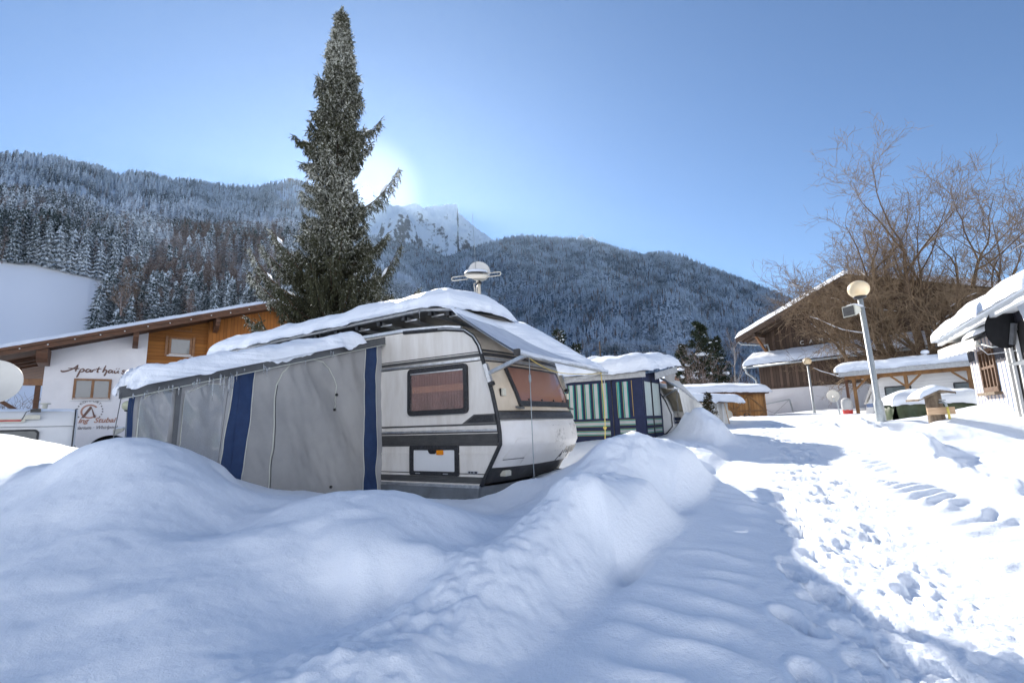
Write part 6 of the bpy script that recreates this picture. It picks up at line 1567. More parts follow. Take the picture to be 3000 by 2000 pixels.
bare_tree('bare_tree', (18.2, 22, 1.2), [(-.30 * rx + 1.0 * rz_, 7.0, 0.22), (-.05 * rx + 1.0 * rz_, 7.2, 0.25), (.25 * rx + 1.0 * rz_, 6.6, 0.21), (.62 * rx + .95 * rz_, 6.4, 0.20), (1.05 * rx + .85 * rz_, 6.6, 0.17), (-.62 * rx + .9 * rz_, 6.0, 0.17), (-1.0 * rx + .62 * rz_, 5.8, 0.16),
    (np.array([.1, .7, 0]) + .9 * rz_, 4.4, .12), (np.array([-.2, -.6, 0]) + .95 * rz_, 4.2, .11)]
    + [(-1.0 * rx + q * rz_ + .25 * math.sin(9 * q) * np.array([.66, .75, 0]), 3.1 + .8 * math.sin(5 * q + 1), .055, -.5 * rx + (3.5 + 1.2 * abs(math.sin(7 * q))) * rz_, 1) for q in np.linspace(.2, .8, 6)]
    + [(1.0 * rx + q * rz_, 3.0, .05, .4 * rx + (2.4 + 1.2 * abs(math.sin(6 * q))) * rz_, 1) for q in (.35, .6)], 9, 'wide leafless tree with snowy limbs spreading in front of the barn', 4, None, 'bark', 'twig', kids=(10, 9, 7, 4), ratio=.46, snow=True, thin=.007, droop=.06, spread=.8)
p = at(2143, 1122, 58); bare_tree('birch_tree', (p[0], 58, -.2), [(.05 * rx + rz_, at(2140, 1000, 58)[2] * .95, .13)], 14, 'slim pale birch standing alone between the pines and the barn', 3, None, mat('birch_bark', (.5, .46, .42), .8, color2=(.15, .12, .1), scale=3, streak=(1, 1, 4)), 'larch', kids=(16, 6, 4), ratio=.26, thin=.02)
p = at(2045, 1120, 55); bare_tree('bare_tree', (p[0], 55, -.2), [(-.1 * rx + rz_, 5.0, .11), (.12 * rx + rz_, 5.5, .11), (-.3 * rx + rz_, 4.5, .09)], 15, 'small grey leafless tree in front of the dark pines', 3, None, 'larch', 'larch', kids=(9, 6, 4), ratio=.5, thin=.016)
p = at(2165, 1100, 60); bare_tree('bare_tree', (p[0], 60, -.2), [(.2 * rx + rz_, 4.2, .09), (-.2 * rx + rz_, 4.0, .09), (.5 * rx + rz_, 3.6, .08)], 16, 'low brown leafless thicket tree right of the birch', 3, None, 'larch', 'larch', kids=(9, 6, 4), ratio=.5, thin=.016)
for k, (x_, y_) in enumerate(((30, 1160), (62, 1165), (95, 1170))):
    p = at(x_, y_, 34); bare_tree('bare_tree', (p[0], 34 + k, -.8), [(-.15 * rx + rz_, 3.6, .07), (.25 * rx + rz_, 3.4, .06)], 17 + k, 'thin dark leafless tree seen through the open porch of the house', 2, 'trees behind the porch', 'bark', 'bark', kids=(9, 6), ratio=.5, thin=.014)
p = at(353, 925, 120); bare_tree('bare_tree', (p[0], 120, p[2]), [(-.3 * rx + rz_, 9, .16), (.2 * rx + rz_, 8, .14), (.5 * rx + .8 * rz_, 7, .12)], 24, 'dark leafless tree at the edge of the ski meadow above the house roof', 3, None, 'larch', 'bark', kids=(8, 6, 4), ratio=.48, thin=.035)
p = at(22, 790, 320); bare_tree('bush', (p[0], 320, float(M1.height(np.array([math.atan2(p[0], 320)]), np.array([math.hypot(p[0], 320)]))[0])), [(-.4 * rx + rz_, 7, .25), (.4 * rx + rz_, 6, .2), (.0 * rx + rz_, 7, .2)], 25, 'lone brown bush on the snowy ski meadow', 2, None, 'larch', 'larch', kids=(9, 8), ratio=.5, thin=.12)

# ------------------------------------------------------------------ hay hut on the meadow and hut on the summit
def hut(px_, py_, y_, w_, h_, label, slope):
    p = at(px_, py_, y_); a = math.atan2(p[0], y_); z = float(slope.height(np.array([a]), np.array([math.hypot(p[0], y_)]))[0]); z = min(z, p[2])
    t = thing('hut', (p[0], y_, z), label, 'hut'); f = Frame((p[0], y_, 0), 10)
    mb = MB(); mb.prism([f(-w_, 0, z - 4), f(w_, 0, z - 4), f(w_, 0, p[2] + h_ * .55), f(0, 0, p[2] + h_), f(-w_, 0, p[2] + h_ * .55)], f.b * w_ * 2); mb.build('wall', 'oldwood', t)
    mb = MB()
    for s_ in (-1, 1): mb.hexa([f(0, -w_ * .3, p[2] + h_ + .02), f(s_ * w_ * 1.3, -w_ * .3, p[2] + h_ * .42), f(s_ * w_ * 1.3, w_ * 2.3, p[2] + h_ * .42), f(0, w_ * 2.3, p[2] + h_ + .02), f(0, -w_ * .3, p[2] + h_ * 1.18), f(s_ * w_ * 1.3, -w_ * .3, p[2] + h_ * .6), f(s_ * w_ * 1.3, w_ * 2.3, p[2] + h_ * .6), f(0, w_ * 2.3, p[2] + h_ * 1.18)])
    mb.build('roof_snow', 'snow_far', t)
hut(340, 830, 338, 3.6, 3.0, 'small hay hut with a snowy roof at the top edge of the ski meadow', M1)
hut(851, 528, 1985, 12, 9, 'tiny hut on the bald summit left of the tall spruce', M1)
for k, (px_, py_) in enumerate(((430, 990), (620, 985), (790, 1008), (1990, 1118))):
    pass
p0 = at(1995, 1125, 75); hb = thing('house', (p0[0], 75, -.3), 'far brown cottage with a snowy roof at the foot of the mountain', 'house')
f = Frame((p0[0], 75, 0), 5); zz = at(1995, 1092, 75)[2]
mb = MB(); mb.prism([f(-3, 0, -.5), f(4, 0, -.5), f(4, 0, zz - 1.2), f(0.3, 0, zz), f(-3, 0, zz - 1.2)], f.b * 6); mb.build('wall', mat('far_brick', (.30, .17, .12), .8, var=.2), hb)
mb = MB()
for a0, a1 in ((-3.5, .3), (4.5, .3)): mb.hexa([f(a0, -.5, zz - 1.35), f(a1, -.5, zz), f(a1, 6.5, zz), f(a0, 6.5, zz - 1.35), f(a0, -.5, zz - 1.0), f(a1, -.5, zz + .4), f(a1, 6.5, zz + .4), f(a0, 6.5, zz - 1.0)])
mb.build('roof_snow', 'snow_far', hb)
p = at(1760, 1060, 90); pp = thing('power_pole', (p[0], 90, 0), 'thin brown power pole rising between the awning and the mountain', 'power pole')
mb = MB(); mb.tube([(p[0], 90, -.3), (p[0], 90, at(1760, 1000, 90)[2])], .13, 7); mb.build('pole', 'bark', pp)
mb = MB(); zt = at(1760, 1004, 90)[2]
for dz in (0, -.5, -1.3): mb.tube([(p[0] + x, 90, zt + dz - .012 * (x if x > 0 else 0) - 1.2 * math.sin(math.pi * abs(x) / 46)) for x in np.linspace(-40, 46, 24)], .022, 4)
mb.build('power_cable', 'wire', pp)
# ------------------------------------------------------------------ the barn
BF = Frame((15.64, 32, 0), -53)
bn = thing('barn', BF(5, 2, 1), 'large dark timber barn with a snowy gable roof and faded CAMPING letters', 'barn')
MT['barnwood'] = planks('old_barn_boards', (.17, .115, .085), (.055, .038, .03), .19, tuple(BF.a), grain=(7, 7, .35), gap=.09)
MT['barnwood2'] = planks('old_barn_gable', (.115, .075, .052), (.045, .03, .022), .2, tuple(BF.a), grain=(6, 6, .4), gap=.08)
MT['barnbeam'] = mat('barn_beam', (.10, .065, .045), .85, color2=(.05, .033, .025), scale=5)
AR = 12.8
def broof(a): return 6.10 + .383 * a if a < 6.4 else 6.10 + .383 * 6.4 - .383 * (a - 6.4)
mb = MB(); BF.box(mb, .1, 13.5, 0, 12, .3, 2.80); mb.build('plinth_wall', 'plaster', bn)
mb = MB(); BF.box(mb, -.32, .10, -.45, .6, .3, 2.62); mb.build('buttress', 'plaster', bn)
mb = MB(); BF.box(mb, .35, 13.3, .02, 12, 2.8, 4.9); mb.build('board_wall', 'barnwood', bn)
mb = MB(); BF.box(mb, .2, 13.4, -.04, .02, 2.76, 2.86); mb.build('sill_beam', 'barnbeam', bn)
mb = MB(); mb.prism([BF(.95, .04, 4.9), BF(11.9, .04, 4.9), BF(11.9, .04, broof(11.9) - .1), BF(6.4, .04, broof(6.4) - .1), BF(.95, .04, broof(.95) - .1)], BF.b * 11); mb.build('gable_wall', 'barnwood2', bn)
for k in range(4):
    a = 1.4 + k * 2.3; mb = MB(); BF.box(mb, a, a + .16, -.0, .04, 4.9, broof(a) - .25); mb.build('gable_post', 'barnbeam', bn)
# main roof with boards below, rafters, snow
for a0, a1, s_ in ((-.2, 6.4, 1), (6.4, 13.0, -1)):
    mb = MB(); q = [(-1.35, 0), (13, 0)]
    mb.hexa([BF(a0, -1.35, broof(a0) - .10), BF(a1, -1.35, broof(a1) - .10), BF(a1, 13, broof(a1) - .10), BF(a0, 13, broof(a0) - .10), BF(a0, -1.35, broof(a0) + .06), BF(a1, -1.35, broof(a1) + .06), BF(a1, 13, broof(a1) + .06), BF(a0, 13, broof(a0) + .06)]); mb.build('roof', 'barnwood', bn)
    mb = MB(); mb.hexa([BF(a0, -1.40, broof(a0) - .22), BF(a1, -1.40, broof(a1) - .22), BF(a1, -1.34, broof(a1) - .22), BF(a0, -1.34, broof(a0) - .22), BF(a0, -1.40, broof(a0) + .08), BF(a1, -1.40, broof(a1) + .08), BF(a1, -1.34, broof(a1) + .08), BF(a0, -1.34, broof(a0) + .08)]); mb.build('verge_board', 'barnbeam', bn)
    sl_ = math.atan(.383); ea = BF.a * math.cos(sl_) + s_ * BF.c * math.sin(sl_)
    snow_slab('roof_snow', BF(a0, -1.45, broof(a0) + .08), ea, BF.b, 6.6 / math.cos(sl_), 14.3, .34, bn, rim=.22, seed=70 + s_, na=80, nb=30, lump=.02, over=.05, edge_rough=.03)
for b in (-.75, -.2):
    mb = MB(); mb.beam(BF(-.1, b, broof(-.1) - .18), BF(6.3, b, broof(6.3) - .18), .12, .14); mb.build('rafter', 'barnbeam', bn)
for a in (.9, 4.0, 6.4, 9):
    mb = MB(); mb.beam(BF(a, -1.3, broof(a) - .30), BF(a, .1, broof(a) - .30), .2, .2); mb.build('purlin_head', 'barnbeam', bn)
mb = MB(); mb.beam(BF(.92, -1.05, broof(.9) - .35), BF(1.1, -.05, 4.95), .12, .12); mb.build('strut', 'wframe', bn)
# lower pent roof
mb = MB(); mb.hexa([BF(.10, -1.15, 4.20), BF(13.2, -1.15, 4.20), BF(13.2, .03, 4.75), BF(.10, .03, 4.75), BF(.10, -1.15, 4.32), BF(13.2, -1.15, 4.32), BF(13.2, .03, 4.87), BF(.10, .03, 4.87)]); mb.build('pent_roof', 'barnbeam', bn)
sl_ = math.atan(.55 / 1.18); eb = BF.b * math.cos(sl_) + BF.c * math.sin(sl_)
snow_slab('pent_snow', BF(.04, -1.24, 4.31), BF.a, eb, 13.2, 1.36, .36, bn, rim=.30, seed=75, na=150, nb=24, lump=.03, over=.06, edge_rough=.05)
mb = MB(); mb.tube([BF(.0, -1.22, 4.17), BF(6, -1.22, 4.18), BF(13, -1.22, 4.19)], .07, 8); mb.build('gutter', 'galv', bn)
mb = MB(); mb.tube([BF(.12, -1.22, 4.15), BF(.12, -1.15, 3.85), BF(.22, -.5, 3.55), BF(.22, -.22, 3.4), BF(.22, -.12, 2.2), BF(.22, -.12, .6)], .065, 8); mb.build('downpipe', 'galv', bn)
mb = MB(); mb.tube([BF(-.2, -1.3, 5.98), BF(-.15, -.95, 5.75), BF(.5, -.5, 5.62), BF(1.2, -.2, 5.55), BF(1.28, -.15, 4.95)], .05, 7); mb.build('downpipe', 'galv', bn)
mb = MB(); BF.box(mb, 11.3, 11.62, 2, 2.4, 6.2, 7.05); mb.build('chimney', 'oldwood', bn)
MT['letters'] = mat('faded_letters', (.66, .63, .58), .8, color2=(.45, .43, .39), scale=8)
for k, ch in enumerate('CAMPING'):
    text_mesh(ch, (lambda a0: lambda x, y, h: BF(a0 + x, .03 - h, 5.30 + y))(3.02 + k * .525), .33, .03, 'letters', bn, 'letter')
gt = thing('gate_frame', BF(1.2, -.3, 1), 'grey metal gate frame with crossed wires leaning on the white barn wall', 'gate')
for a, b in (((.14, 1.77), (2.14, 2.06)), ((2.14, 2.06), (2.28, 1.15)), ((.14, 1.77), (.18, 1.0)), ((.18, 1.02), (2.28, 1.18))):
    mb = MB(); mb.beam(BF(a[0], -.28, a[1]), BF(b[0], -.28, b[1]), .06, .07, up=BF.b); mb.build('frame_bar', 'galv', gt)
mb = MB(); mb.tube([BF(.16, -.28, 1.75), BF(1.5, -.28, 1.1)], .008, 4); mb.tube([BF(2.14, -.28, 2.05), BF(1.0, -.28, 1.1)], .008, 4); mb.build('bracing_wire', 'wire', gt)

# ------------------------------------------------------------------ carport with a caravan beneath
PF = Frame((15.13, 22, 0), -53)
cp = thing('carport', PF(2, 1, 1), 'timber carport with braced posts and a snow covered flat roof over a white caravan', 'carport')
MT['osb'] = planks('ceiling_boards', (.60, .33, .11), (.45, .23, .07), .16, tuple(PF.b), grain=(1, 1, 1))
B0c, B1c = -.25, 3.0
mb = MB(); PF.box(mb, -.36, 5.4, B0c - .12, B1c, 2.76, 2.80); mb.build('ceiling', 'osb', cp)
mb = MB(); PF.box(mb, -.40, 5.45, B0c - .16, B0c - .12, 2.73, 2.95); PF.box(mb, -.40, -.36, B0c - .12, B1c, 2.73, 2.95); mb.build('fascia', 'alu_dull', cp)
mb = MB(); mb.beam(PF(-.3, 0, 2.67), PF(5.3, 0, 2.67), .10, .16); mb.build('beam', 'beam', cp)
mb = MB(); mb.beam(PF(-.3, 2.7, 2.67), PF(5.3, 2.7, 2.67), .10, .16); mb.build('beam', 'beam', cp)
for a in (0.02, 1.90, 3.88):
    mb = MB(); mb.beam(PF(a, 0, .6), PF(a, 0, 2.6), .11, .11, up=PF.b); mb.build('post', 'beam', cp)
    for s_ in (-1, 1):
        if (a < .1 and s_ < 0): continue
        mb = MB(); mb.beam(PF(a + s_ * .05, 0, 2.16), PF(a + s_ * .50, 0, 2.60), .07, .08, up=PF.b); mb.build('brace', 'beam', cp)
for a in (0.02, 2.5): 
    mb = MB(); mb.beam(PF(a, 2.7, .6), PF(a, 2.7, 2.6), .11, .11, up=PF.b); mb.build('post', 'beam', cp)
mb = MB(); mb.beam(PF(-.28, .02, .6), PF(-.28, .02, 2.72), .09, .09, up=PF.b); mb.build('post', 'fascia', cp)
snow_slab('snow', PF(-.50, B0c - .26, 2.94), PF.a, PF.b, 6.1, 3.5, .40, cp, rim=.34, seed=81, na=120, nb=50, lump=.05, over=.05, edge_rough=.05)
mb = MB(); mb.lathe([(.05, -.2), (.05, .10), (.13, .12), (.15, .19), (.1, .26), (0, .28)], PF(2.62, .2, 3.30), n=14); mb.build('roof_lamp', 'snow_cap', cp)
cw = thing('caravan', PF(2, .8, 1), 'white caravan with two dark windows and blue stripes parked under the carport', 'caravan')
PC = PF; prof3 = [(.12, 1.05), (.16, 1.32), (.36, 1.75), (.52, 2.2), (.64, 2.45), (.85, 2.60), (1.3, 2.66), (5.2, 2.66), (5.3, 1.0)]
mb = MB(); b0 = .55; mb.prism([PF(a, b0, z) for a, z in dense(prof3, .1)], PF.b * 2.0); mb.build('body', 'white_pvc', cw)
fw = lambda x, y, h: PF(x, b0 - h, y)
for a0, a1, z0, z1 in ((.95, 1.90, 1.69, 2.20), (3.25, 4.05, 1.80, 2.19)):
    mb = MB(); ring_mesh(mb, fw, rounded(a0, a1, z0, z1, .05), rounded(a0 + .05, a1 - .05, z0 + .05, z1 - .05, .03), 0, .025); o = mb.build('window', 'rubber', cw)
    mb = MB(); plate(mb, fw, rounded(a0 + .045, a1 - .045, z0 + .045, z1 - .045, .03), .006, .016); mb.build('pane', mat('pale_smoked_pane', (.13, .16, .165), .12, var=.4, scale=3), o)
for z0, z1 in ((1.44, 1.50), (1.36, 1.42)):
    mb = MB(); mb.hexa([PF(a, b, z) for z in (z0, z1) for a, b in ((.2, b0 - .006), (5, b0 - .006), (5, b0 + .01), (.2, b0 + .01))]); mb.build('blue_stripe', mat('blue_decal', (.05, .13, .33), .4, var=.1), cw)
for z in (1.86, 1.98, 2.10, 2.22, 2.34): 
    mb = MB(); mb.beam(PF(.75 if z < 2.3 else .9, b0 - .003, z), PF(5, b0 - .003, z), .005, .007); mb.build('groove', 'lightgrey', cw)
mb = MB(); mb.tube([PF(.46, b0 - .01, z) for z in (1.1, 1.4, 2.0)], .012, 5); mb.build('corner_moulding', 'lightgrey', cw)
text_mesh('Prestige', lambda x, y, h: PF(.55 + x, b0 - h, 1.64 + y), .115, .006, 'dark_paint', cw, 'script', shear=.35, sx=.9)
mb = MB(); mb.prism([PF(.10, b0 - .02, 1.5), PF(.16, b0 - .02, 1.55), PF(.62, b0 - .02, 2.32), PF(.50, b0 - .02, 2.40)], PF.b * 2.0); mb.build('front_cover', 'white_tent', cw)
# waste bag on a red bucket and small dish beside the post
p = PF(-.28, -.28, 1.1); bg_ = thing('rubbish_bag', p, 'grey bag with a red base standing at the first carport post', 'bag')
mb = MB(); P = [[p + np.array([r * math.cos(a) * (1 + .08 * math.sin(5 * a + z * 9)), r * math.sin(a) * (1 + .08 * math.cos(4 * a)), z]) for a in np.linspace(0, 2 * math.pi, 17)] for z, r in ((.16, .20), (.3, .22), (.5, .23), (.62, .19), (.68, .10), (.70, .02))]; mb.grid(np.array(P), 0, True); mb.build('bag', 'lightgrey', bg_)
mb = MB(); mb.lathe([(.17, -.3), (.20, .17), (.205, .18)], p, n=16); mb.build('bucket', mat('red_bucket', (.55, .04, .03), .4, var=.1), bg_)
d4 = thing('satellite_dish', (12.35, 19, .9), 'cream satellite dish with its receiver on a low thin mast before the barn', 'satellite dish')
c = np.array([12.22, 19, 1.80]); _, s_, u, f = dish_mesh(c, .225, (-.55, -1, .2), d4, 'dish_cream', .16, .9); lnb_arm(c, .225, s_, u, f, d4, .0, .9)
mb = MB(); mb.tube([(12.42, 19, .6), (12.36, 19.02, 1.5), (12.33, 19.03, 1.78)], .022, 7); mb.build('mast', 'galv', d4)

# ------------------------------------------------------------------ tarpaulined boat trailer, standpipe
tb = thing('covered_trailer', (10.4, 12.2, .9), 'low load under a green tarpaulin with a thick pillow of snow', 'covered trailer')
GF = Frame((9.45, 12.35, 0), -22); L_ = 2.15
mb = MB(); n, m_ = 70, 12; P = []
for k in range(m_):
    q = k / (m_ - 1); row = []
    for j in range(n):
        t = j / (n - 1) * (2 * L_ + 2 * 1.2)
        if t < L_: a, b, na_, nb_ = t, 0, 0, -1
        elif t < L_ + 1.2: a, b, na_, nb_ = L_, t - L_, 1, 0
        elif t < 2 * L_ + 1.2: a, b, na_, nb_ = 2 * L_ + 1.2 - t, 1.2, 0, 1
        else: a, b, na_, nb_ = 0, 2 * L_ + 2.4 - t, -1, 0
        top_ = 1.36 + .05 * math.sin(a * 2.2) - .16 * sstep(.7 * L_, L_, a) ; z = top_ * (1 - q) + .75 * q
        w_ = (.03 + .06 * q) * math.sin(t * 13 + 2 * math.sin(t * 3) + q * 2) + .08 * q + .05 * float(vnoise(t * 3, q * 3, 9))
        row.append(GF(a + na_ * w_ + .04 * math.sin(t * 7) * q, b + nb_ * w_, z))
    P.append(row)
mb.grid(np.array(P), 0, True); mb.build('tarpaulin', 'tarp', tb)
snow_slab('snow', GF(-.06, -.08, 1.30), GF.a, GF.b, L_ + .1, 1.36, .36, tb, rim=.5, seed=85, na=60, nb=40, lump=.05, over=.05, edge_rough=.06, sag=lambda A, B: -.14 * sstep(1.4, 2.2, A))
sp = thing('tap_post', (7.2, 8.5, .9), 'short weathered timber tap post with a snow topped little roof and yellow hose', 'tap post')
mb = MB(); mb.lathe([(.125, -.5), (.122, 0), (.118, .25), (.115, .55)], (7.17, 8.5, .9), (-.03, 0, 1), 14); mb.build('post', 'oldwood', sp)
QF = Frame((7.15, 8.5, 0), -15)
mb = MB()
mb.hexa([QF(-.30, -.20, 1.30), QF(.02, -.24, 1.44), QF(.02, .22, 1.44), QF(-.30, .22, 1.30), QF(-.30, -.20, 1.33), QF(.02, -.24, 1.475), QF(.02, .22, 1.475), QF(-.30, .22, 1.33)])
mb.hexa([QF(.02, -.24, 1.44), QF(.25, -.20, 1.40), QF(.25, .22, 1.40), QF(.02, .22, 1.44), QF(.02, -.24, 1.475), QF(.25, -.20, 1.435), QF(.25, .22, 1.435), QF(.02, .22, 1.475)]); mb.build('roof_board', 'oldwood', sp)
snow_slab('snow', QF(-.27, -.20, 1.33), QF.a, QF.b, .5, .42, .13, sp, rim=.16, seed=88, na=24, nb=20, lump=.01, over=.01, edge_rough=.01, sag=lambda A, B: .115 * np.minimum(A / .28, 1) - .05 * np.clip((A - .28) / .22, 0, 1))
mb = MB(); mb.beam(QF(-.17, -.14, 1.125), QF(.22, -.14, 1.13), .03, .12); mb.build('cross_board', 'newwood', sp)
mb = MB(); mb.tube([QF(.03, -.12, 1.27), QF(.05, -.20, 1.27), QF(.07, -.22, 1.24), QF(.08, -.22, 1.19)], .018, 8); mb.tube([QF(.00, -.19, 1.31), QF(.09, -.19, 1.30)], .010, 6); mb.build('tap', 'galv', sp)
mb = MB(); mb.tube([QF(.08, -.22, 1.20), QF(.09, -.215, 1.12), QF(.10, -.20, 1.02), QF(.09, -.20, .85)], .018, 8); mb.build('hose', mat('yellow_hose', (.62, .50, .10), .5, var=.15), sp)

# ------------------------------------------------------------------ striped awning at the right edge
KF = Frame((10.22, 11.0, 0), -121)   # a runs toward the camera along the wall, b is out of sight behind it
kt = thing('awning', KF(1.2, 0, 1), 'white awning with blue and pink pinstripes, a wooden window and scalloped pelmet', 'awning tent')
kf = lambda x, y, h: KF(x, -h, y)
def stripes_material():
    m = bpy.data.materials.new('pinstripe_cloth'); m.use_nodes = True; n = m.node_tree; b = n.nodes['Principled BSDF']; b.inputs['Roughness'].default_value = .8
    t = n.nodes.new('ShaderNodeTexCoord'); d = n.nodes.new('ShaderNodeVectorMath'); d.operation = 'DOT_PRODUCT'; d.inputs[1].default_value = tuple(KF.a / .235); n.links.new(t.outputs['Object'], d.inputs[0])
    fr_ = n.nodes.new('ShaderNodeMath'); fr_.operation = 'FRACT'; n.links.new(d.outputs['Value'], fr_.inputs[0])
    cr = n.nodes.new('ShaderNodeValToRGB'); cr.color_ramp.interpolation = 'CONSTANT'; e = cr.color_ramp.elements
    e[0].position = 0; e[0].color = (.56, .53, .50, 1); e[1].position = .40; e[1].color = (.36, .10, .14, 1)
    for ps, c in ((.47, (.56, .53, .50)), (.56, (.07, .13, .22)), (.82, (.56, .53, .50)), (.9, (.36, .12, .16)), (.95, (.56, .53, .50))): q = e.new(ps); q.color = (*c, 1)
    n.links.new(fr_.outputs[0], cr.inputs[0]); n.links.new(cr.outputs[0], b.inputs['Base Color']); return m
MT['pinstripe'] = stripes_material()
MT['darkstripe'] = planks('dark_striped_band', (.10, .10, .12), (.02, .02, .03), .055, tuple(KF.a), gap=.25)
mb = MB()
def lean(a, z): return (a + .10 * (2.3 - z) / .8 * .5, z)
def kpatch(a0, a1, z0, z1, m_, name, h=0., n=14):
    mb = MB(); P = np.array([[kf(*lean(a, z), h + .010 * float(vnoise(a * 4, z * 2, 301))) for a in np.linspace(a0, a1, n)] for z in np.linspace(z0, z1, n)]); mb.grid(P, 0, True); return mb.build(name, m_, kt)
kpatch(0, .80, .7, 2.62, 'pinstripe', 'wall'); kpatch(.80, 1.78, .7, 1.48, 'pinstripe', 'wall'); kpatch(1.78, 2.62, .7, 2.62, 'pinstripe', 'wall'); kpatch(.80, 1.78, 2.28, 2.62, 'pinstripe', 'wall')
kpatch(-.01, .42, 2.16, 2.40, 'darkstripe', 'painted_shade_band', .012); kpatch(1.80, 2.5, 2.0, 2.40, 'darkstripe', 'painted_shade_band', .012)  # dark stripes laid over the wall in place of shade
kpatch(-.3, 3.6, 2.55, 2.72, 'darkstripe', 'top_band', .014, 24)
# wooden window
mb = MB(); KF.box(mb, .80, .86, -.03, .06, 1.48, 2.32); KF.box(mb, 1.72, 1.78, -.03, .06, 1.48, 2.32); KF.box(mb, .80, 1.78, -.03, .06, 1.46, 1.56); KF.box(mb, .86, 1.72, -.02, .05, 2.26, 2.32)
for a in (1.05, 1.26, 1.50): KF.box(mb, a - .03, a + .03, -.02, .05, 1.56, 2.26)
KF.box(mb, .86, 1.72, -.018, .04, 1.93, 1.98); kw = mb.build('window', mat('dark_window_wood', (.13, .065, .03), .6, color2=(.07, .035, .016), scale=8), kt)
mb = MB(); KF.box(mb, .86, 1.72, .03, .035, 1.54, 2.28); mb.build('pane', 'pane', kw)
mb = MB(); mb.grid(np.array([[KF(a, .07 + .01 * math.sin(a * 50), z) for a in np.linspace(.84, 1.74, 60)] for z in (1.5, 2.3)])); mb.build('curtain', 'curtain', kw)
mb = MB(); KF.box(mb, .70, 1.86, -.12, .0, 1.40, 1.455); mb.build('sill', 'oldwood', kw)
mb = MB(); KF.box(mb, .70, .80, -.012, .0, 1.46, 2.3); mb.build('shadow_strip', 'black', kw)  # black strip painted in for the shade beside the frame
mb = MB(); KF.box(mb, -.03, 0, .01, 3, .7, 2.66); mb.build('wall', 'white_tent', kt)
mb = MB(); KF.box(mb, -.03, 5.2, 3, 3.05, .7, 2.66); mb.build('wall', 'white_pvc', kt)
# dark sheet standing in for the doorway's shade, posts beyond
mb = MB(); KF.box(mb, 2.66, 3.5, .0, .05, .7, 2.6); mb.build('doorway_shade', 'dark_room', kt)
for a, m_ in ((2.64, 'white_tent'), (2.86, 'white_pvc'), (3.2, 'white_pvc')):
    mb = MB(); mb.beam(KF(a, -.03, .7), KF(a, -.03, 2.6), .06, .04, up=KF.b); mb.build('post', m_, kt)
# pelmet with scalloped edge, box, roof edge and snow
mb = MB(); aa = np.linspace(-.95, 2.15, 160)
P = np.array([[kf(a, 2.545 - .035 * a - dz - (.035 * abs(math.sin(a * 15)) if k == 3 else 0), .34 + .012 * math.sin(a * 46) * (k > 0)) for a in aa] for k, dz in enumerate((0, .06, .14, .20))]); mb.grid(P, 0, True); pl = mb.build('pelmet', 'white_tent', kt)
mb = MB(); P = np.array([[kf(a, 2.545 - .035 * a + .14 * q, .34 - .34 * q) for a in np.linspace(-.95, 2.15, 40)] for q in np.linspace(0, 1, 6)]); mb.grid(P, 0, True); mb.build('pelmet_top', 'white_tent', kt)
snow_slab('pelmet_snow', kf(1.3, 2.52, .34), KF.a, KF.b, .9, .34, .12, kt, rim=.12, seed=93, na=30, nb=16, lump=.03, over=.01, edge_rough=.03, sag=lambda A, B: .40 * B)
mb = MB(); KF.box(mb, -.75, 5.2, -.36, -.28, 2.66, 2.78); KF.box(mb, -.75, 5.2, -.28, .0, 2.72, 2.76); mb.build('roof_edge', 'white_pvc', kt)
mb = MB(); KF.box(mb, -.7, 5.2, .0, 3, 2.70, 2.76); mb.build('awning_roof', 'white_tent', kt)
snow_slab('snow', kf(-.80, 2.775, .42), KF.a, KF.b, 6.1, 3.4, .46, kt, rim=.42, seed=95, na=120, nb=50, lump=.06, over=.05, edge_rough=.04)
# a second cloth corner and its post, nearest to the photo edge
k2 = thing('canopy', KF(4.2, -.4, 1), 'pale grey canopy cloth with a snow capped corner at the right edge of the photo', 'canopy')
K0 = at(2972, 888, 7.7); kd = KF.a
mb = MB(); P = np.array([[K0 + kd * (.02 + 1.5 * f) + np.array([.03 * math.sin(5 * q), 0, .04 * f - .95 * q * (1 - .1 * f)]) + (kd * .25 - KF.b * -.05) * q for f in np.linspace(0, 1, 10)] for q in np.linspace(0, 1, 10)]); mb.grid(P, 0, True); mb.build('cloth', 'canopy', k2)
mb = MB(); mb.tube([K0 + np.array([0, 0, .03]), K0 + kd * 1.5 + np.array([0, 0, .07])], .03, 8); mb.build('rail', 'galv', k2)
c = K0 + np.array([-.02, 0, .07]); mb = MB(); mb.grid(np.array([[c + np.array([.11 * math.sin(a) * math.cos(b), .11 * math.sin(a) * math.sin(b), .08 * math.cos(a)]) for b in np.linspace(0, 2 * math.pi, 14)] for a in np.linspace(0, math.pi, 9)]), 0, True); mb.build('snow', 'snow_cap', k2)
d5 = thing('satellite_dish', KF(3.5, -.6, 1), 'black satellite dish on a post in front of the pinstriped awning', 'satellite dish')
c = at(2948, 957, 8.3); ms = at(2988, 957, 8.35)
_, s_, u, f = dish_mesh(c, .36, (.0, 1, .2), d5, 'dish_black', .16, 1.0)
mb = MB(); mb.tube([(ms[0], ms[1], .7), (ms[0], ms[1], ms[2] + .25)], .028, 8); mb.build('mast', 'galv', d5)
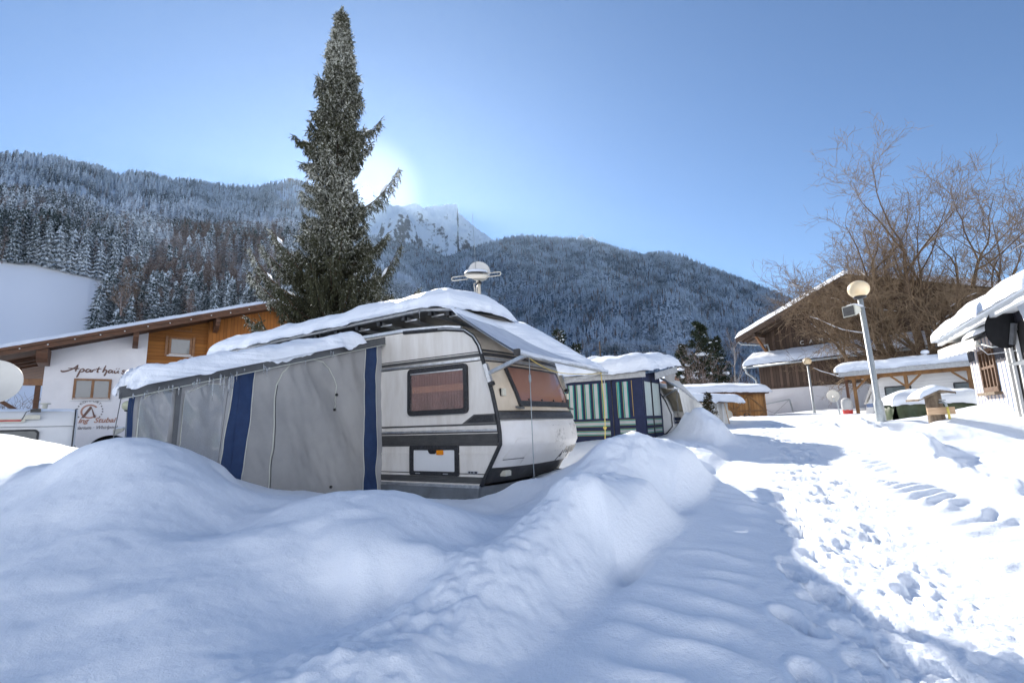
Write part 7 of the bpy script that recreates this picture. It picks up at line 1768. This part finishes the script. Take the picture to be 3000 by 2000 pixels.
# bracket and arm on the back, which faces the camera
bk = c - f * .08; mb = MB()
mb.beam(bk - f * .04 + s_ * 0 - u * .02, ms, .05, .10); mb.beam(bk - u * .30 - f * .02, bk + u * .06 - f * .05, .05, .07, up=f); mb.build('bracket', 'alu', d5)
mb = MB(); q = [c - u * .32, c - u * .36 + f * .25, c - u * .30 + f * .52]; mb.tube(q, .014, 6); mb.build('feed_arm', 'galv', d5)
mb = MB(); mb.lathe([(0, -.07), (.035, -.06), (.035, .04), (0, .05)], q[-1], u, 12); o = mb.build('receiver', 'dish_cream', d5)
mb = MB(); mb.tube([q[-1] - np.array([0, 0, .05]), q[-1] + np.array([.05, -.1, -.22]), q[-1] + np.array([.3, -.5, -.20]), q[-1] + np.array([.5, -.9, -.10]), ms - np.array([0, 0, .2])], .008, 5); mb.build('cable', 'white_pvc', d5)
k3 = thing('parasol', (8.5, 7.9, 1.0), 'folded down white parasol cloth dusted with snow under the black dish', 'parasol')
P0 = at(2952, 1067, 8.0); mb = MB()
P = np.array([[P0 + np.array([.75 * f, -.35 * f, (.28 - .30 * q) * f - .03 * math.sin(math.pi * q) * f - .02 * math.sin(9 * q) * f]) + np.array([0.1, .5, 0]) * (q - .3) * f for f in np.linspace(0.0, 1.2, 10)] for q in np.linspace(0, 1, 12)]); mb.grid(P, 0, True); mb.grid(P + np.array([0, 0, -.012]), 0, True, True); mb.build('cloth', 'white_tent', k3)
mb = MB(); mb.tube([P0 + np.array([.7, -.1, .1]), P0 + np.array([.62, .0, -1.1])], .02, 6); mb.build('pole', 'white_pvc', k3)
# ------------------------------------------------------------------ winter air in the valley
def make_haze():
    m = bpy.data.materials.new('haze'); m.use_nodes = True; n = m.node_tree; n.nodes.clear()
    o = n.nodes.new('ShaderNodeOutputMaterial'); v = n.nodes.new('ShaderNodeVolumePrincipled')
    v.inputs['Color'].default_value = (.58, .77, 1.0, 1); v.inputs['Density'].default_value = HAZE; v.inputs['Anisotropy'].default_value = .6
    n.links.new(v.outputs[0], o.inputs['Volume'])
    mb = MB(); X0, X1, Y0, Y1, Z0, Z1 = -7400, 7400, -5200, 7400, -4.0, 1750
    mb.hexa([(X0, Y0, Z0), (X1, Y0, Z0), (X1, Y1, Z0), (X0, Y1, Z0), (X0, Y0, Z1), (X1, Y0, Z1), (X1, Y1, Z1), (X0, Y1, Z1)])
    h = mb.build('haze', m); h['kind'] = 'stuff'
HAZE = 2.2e-5
make_haze()
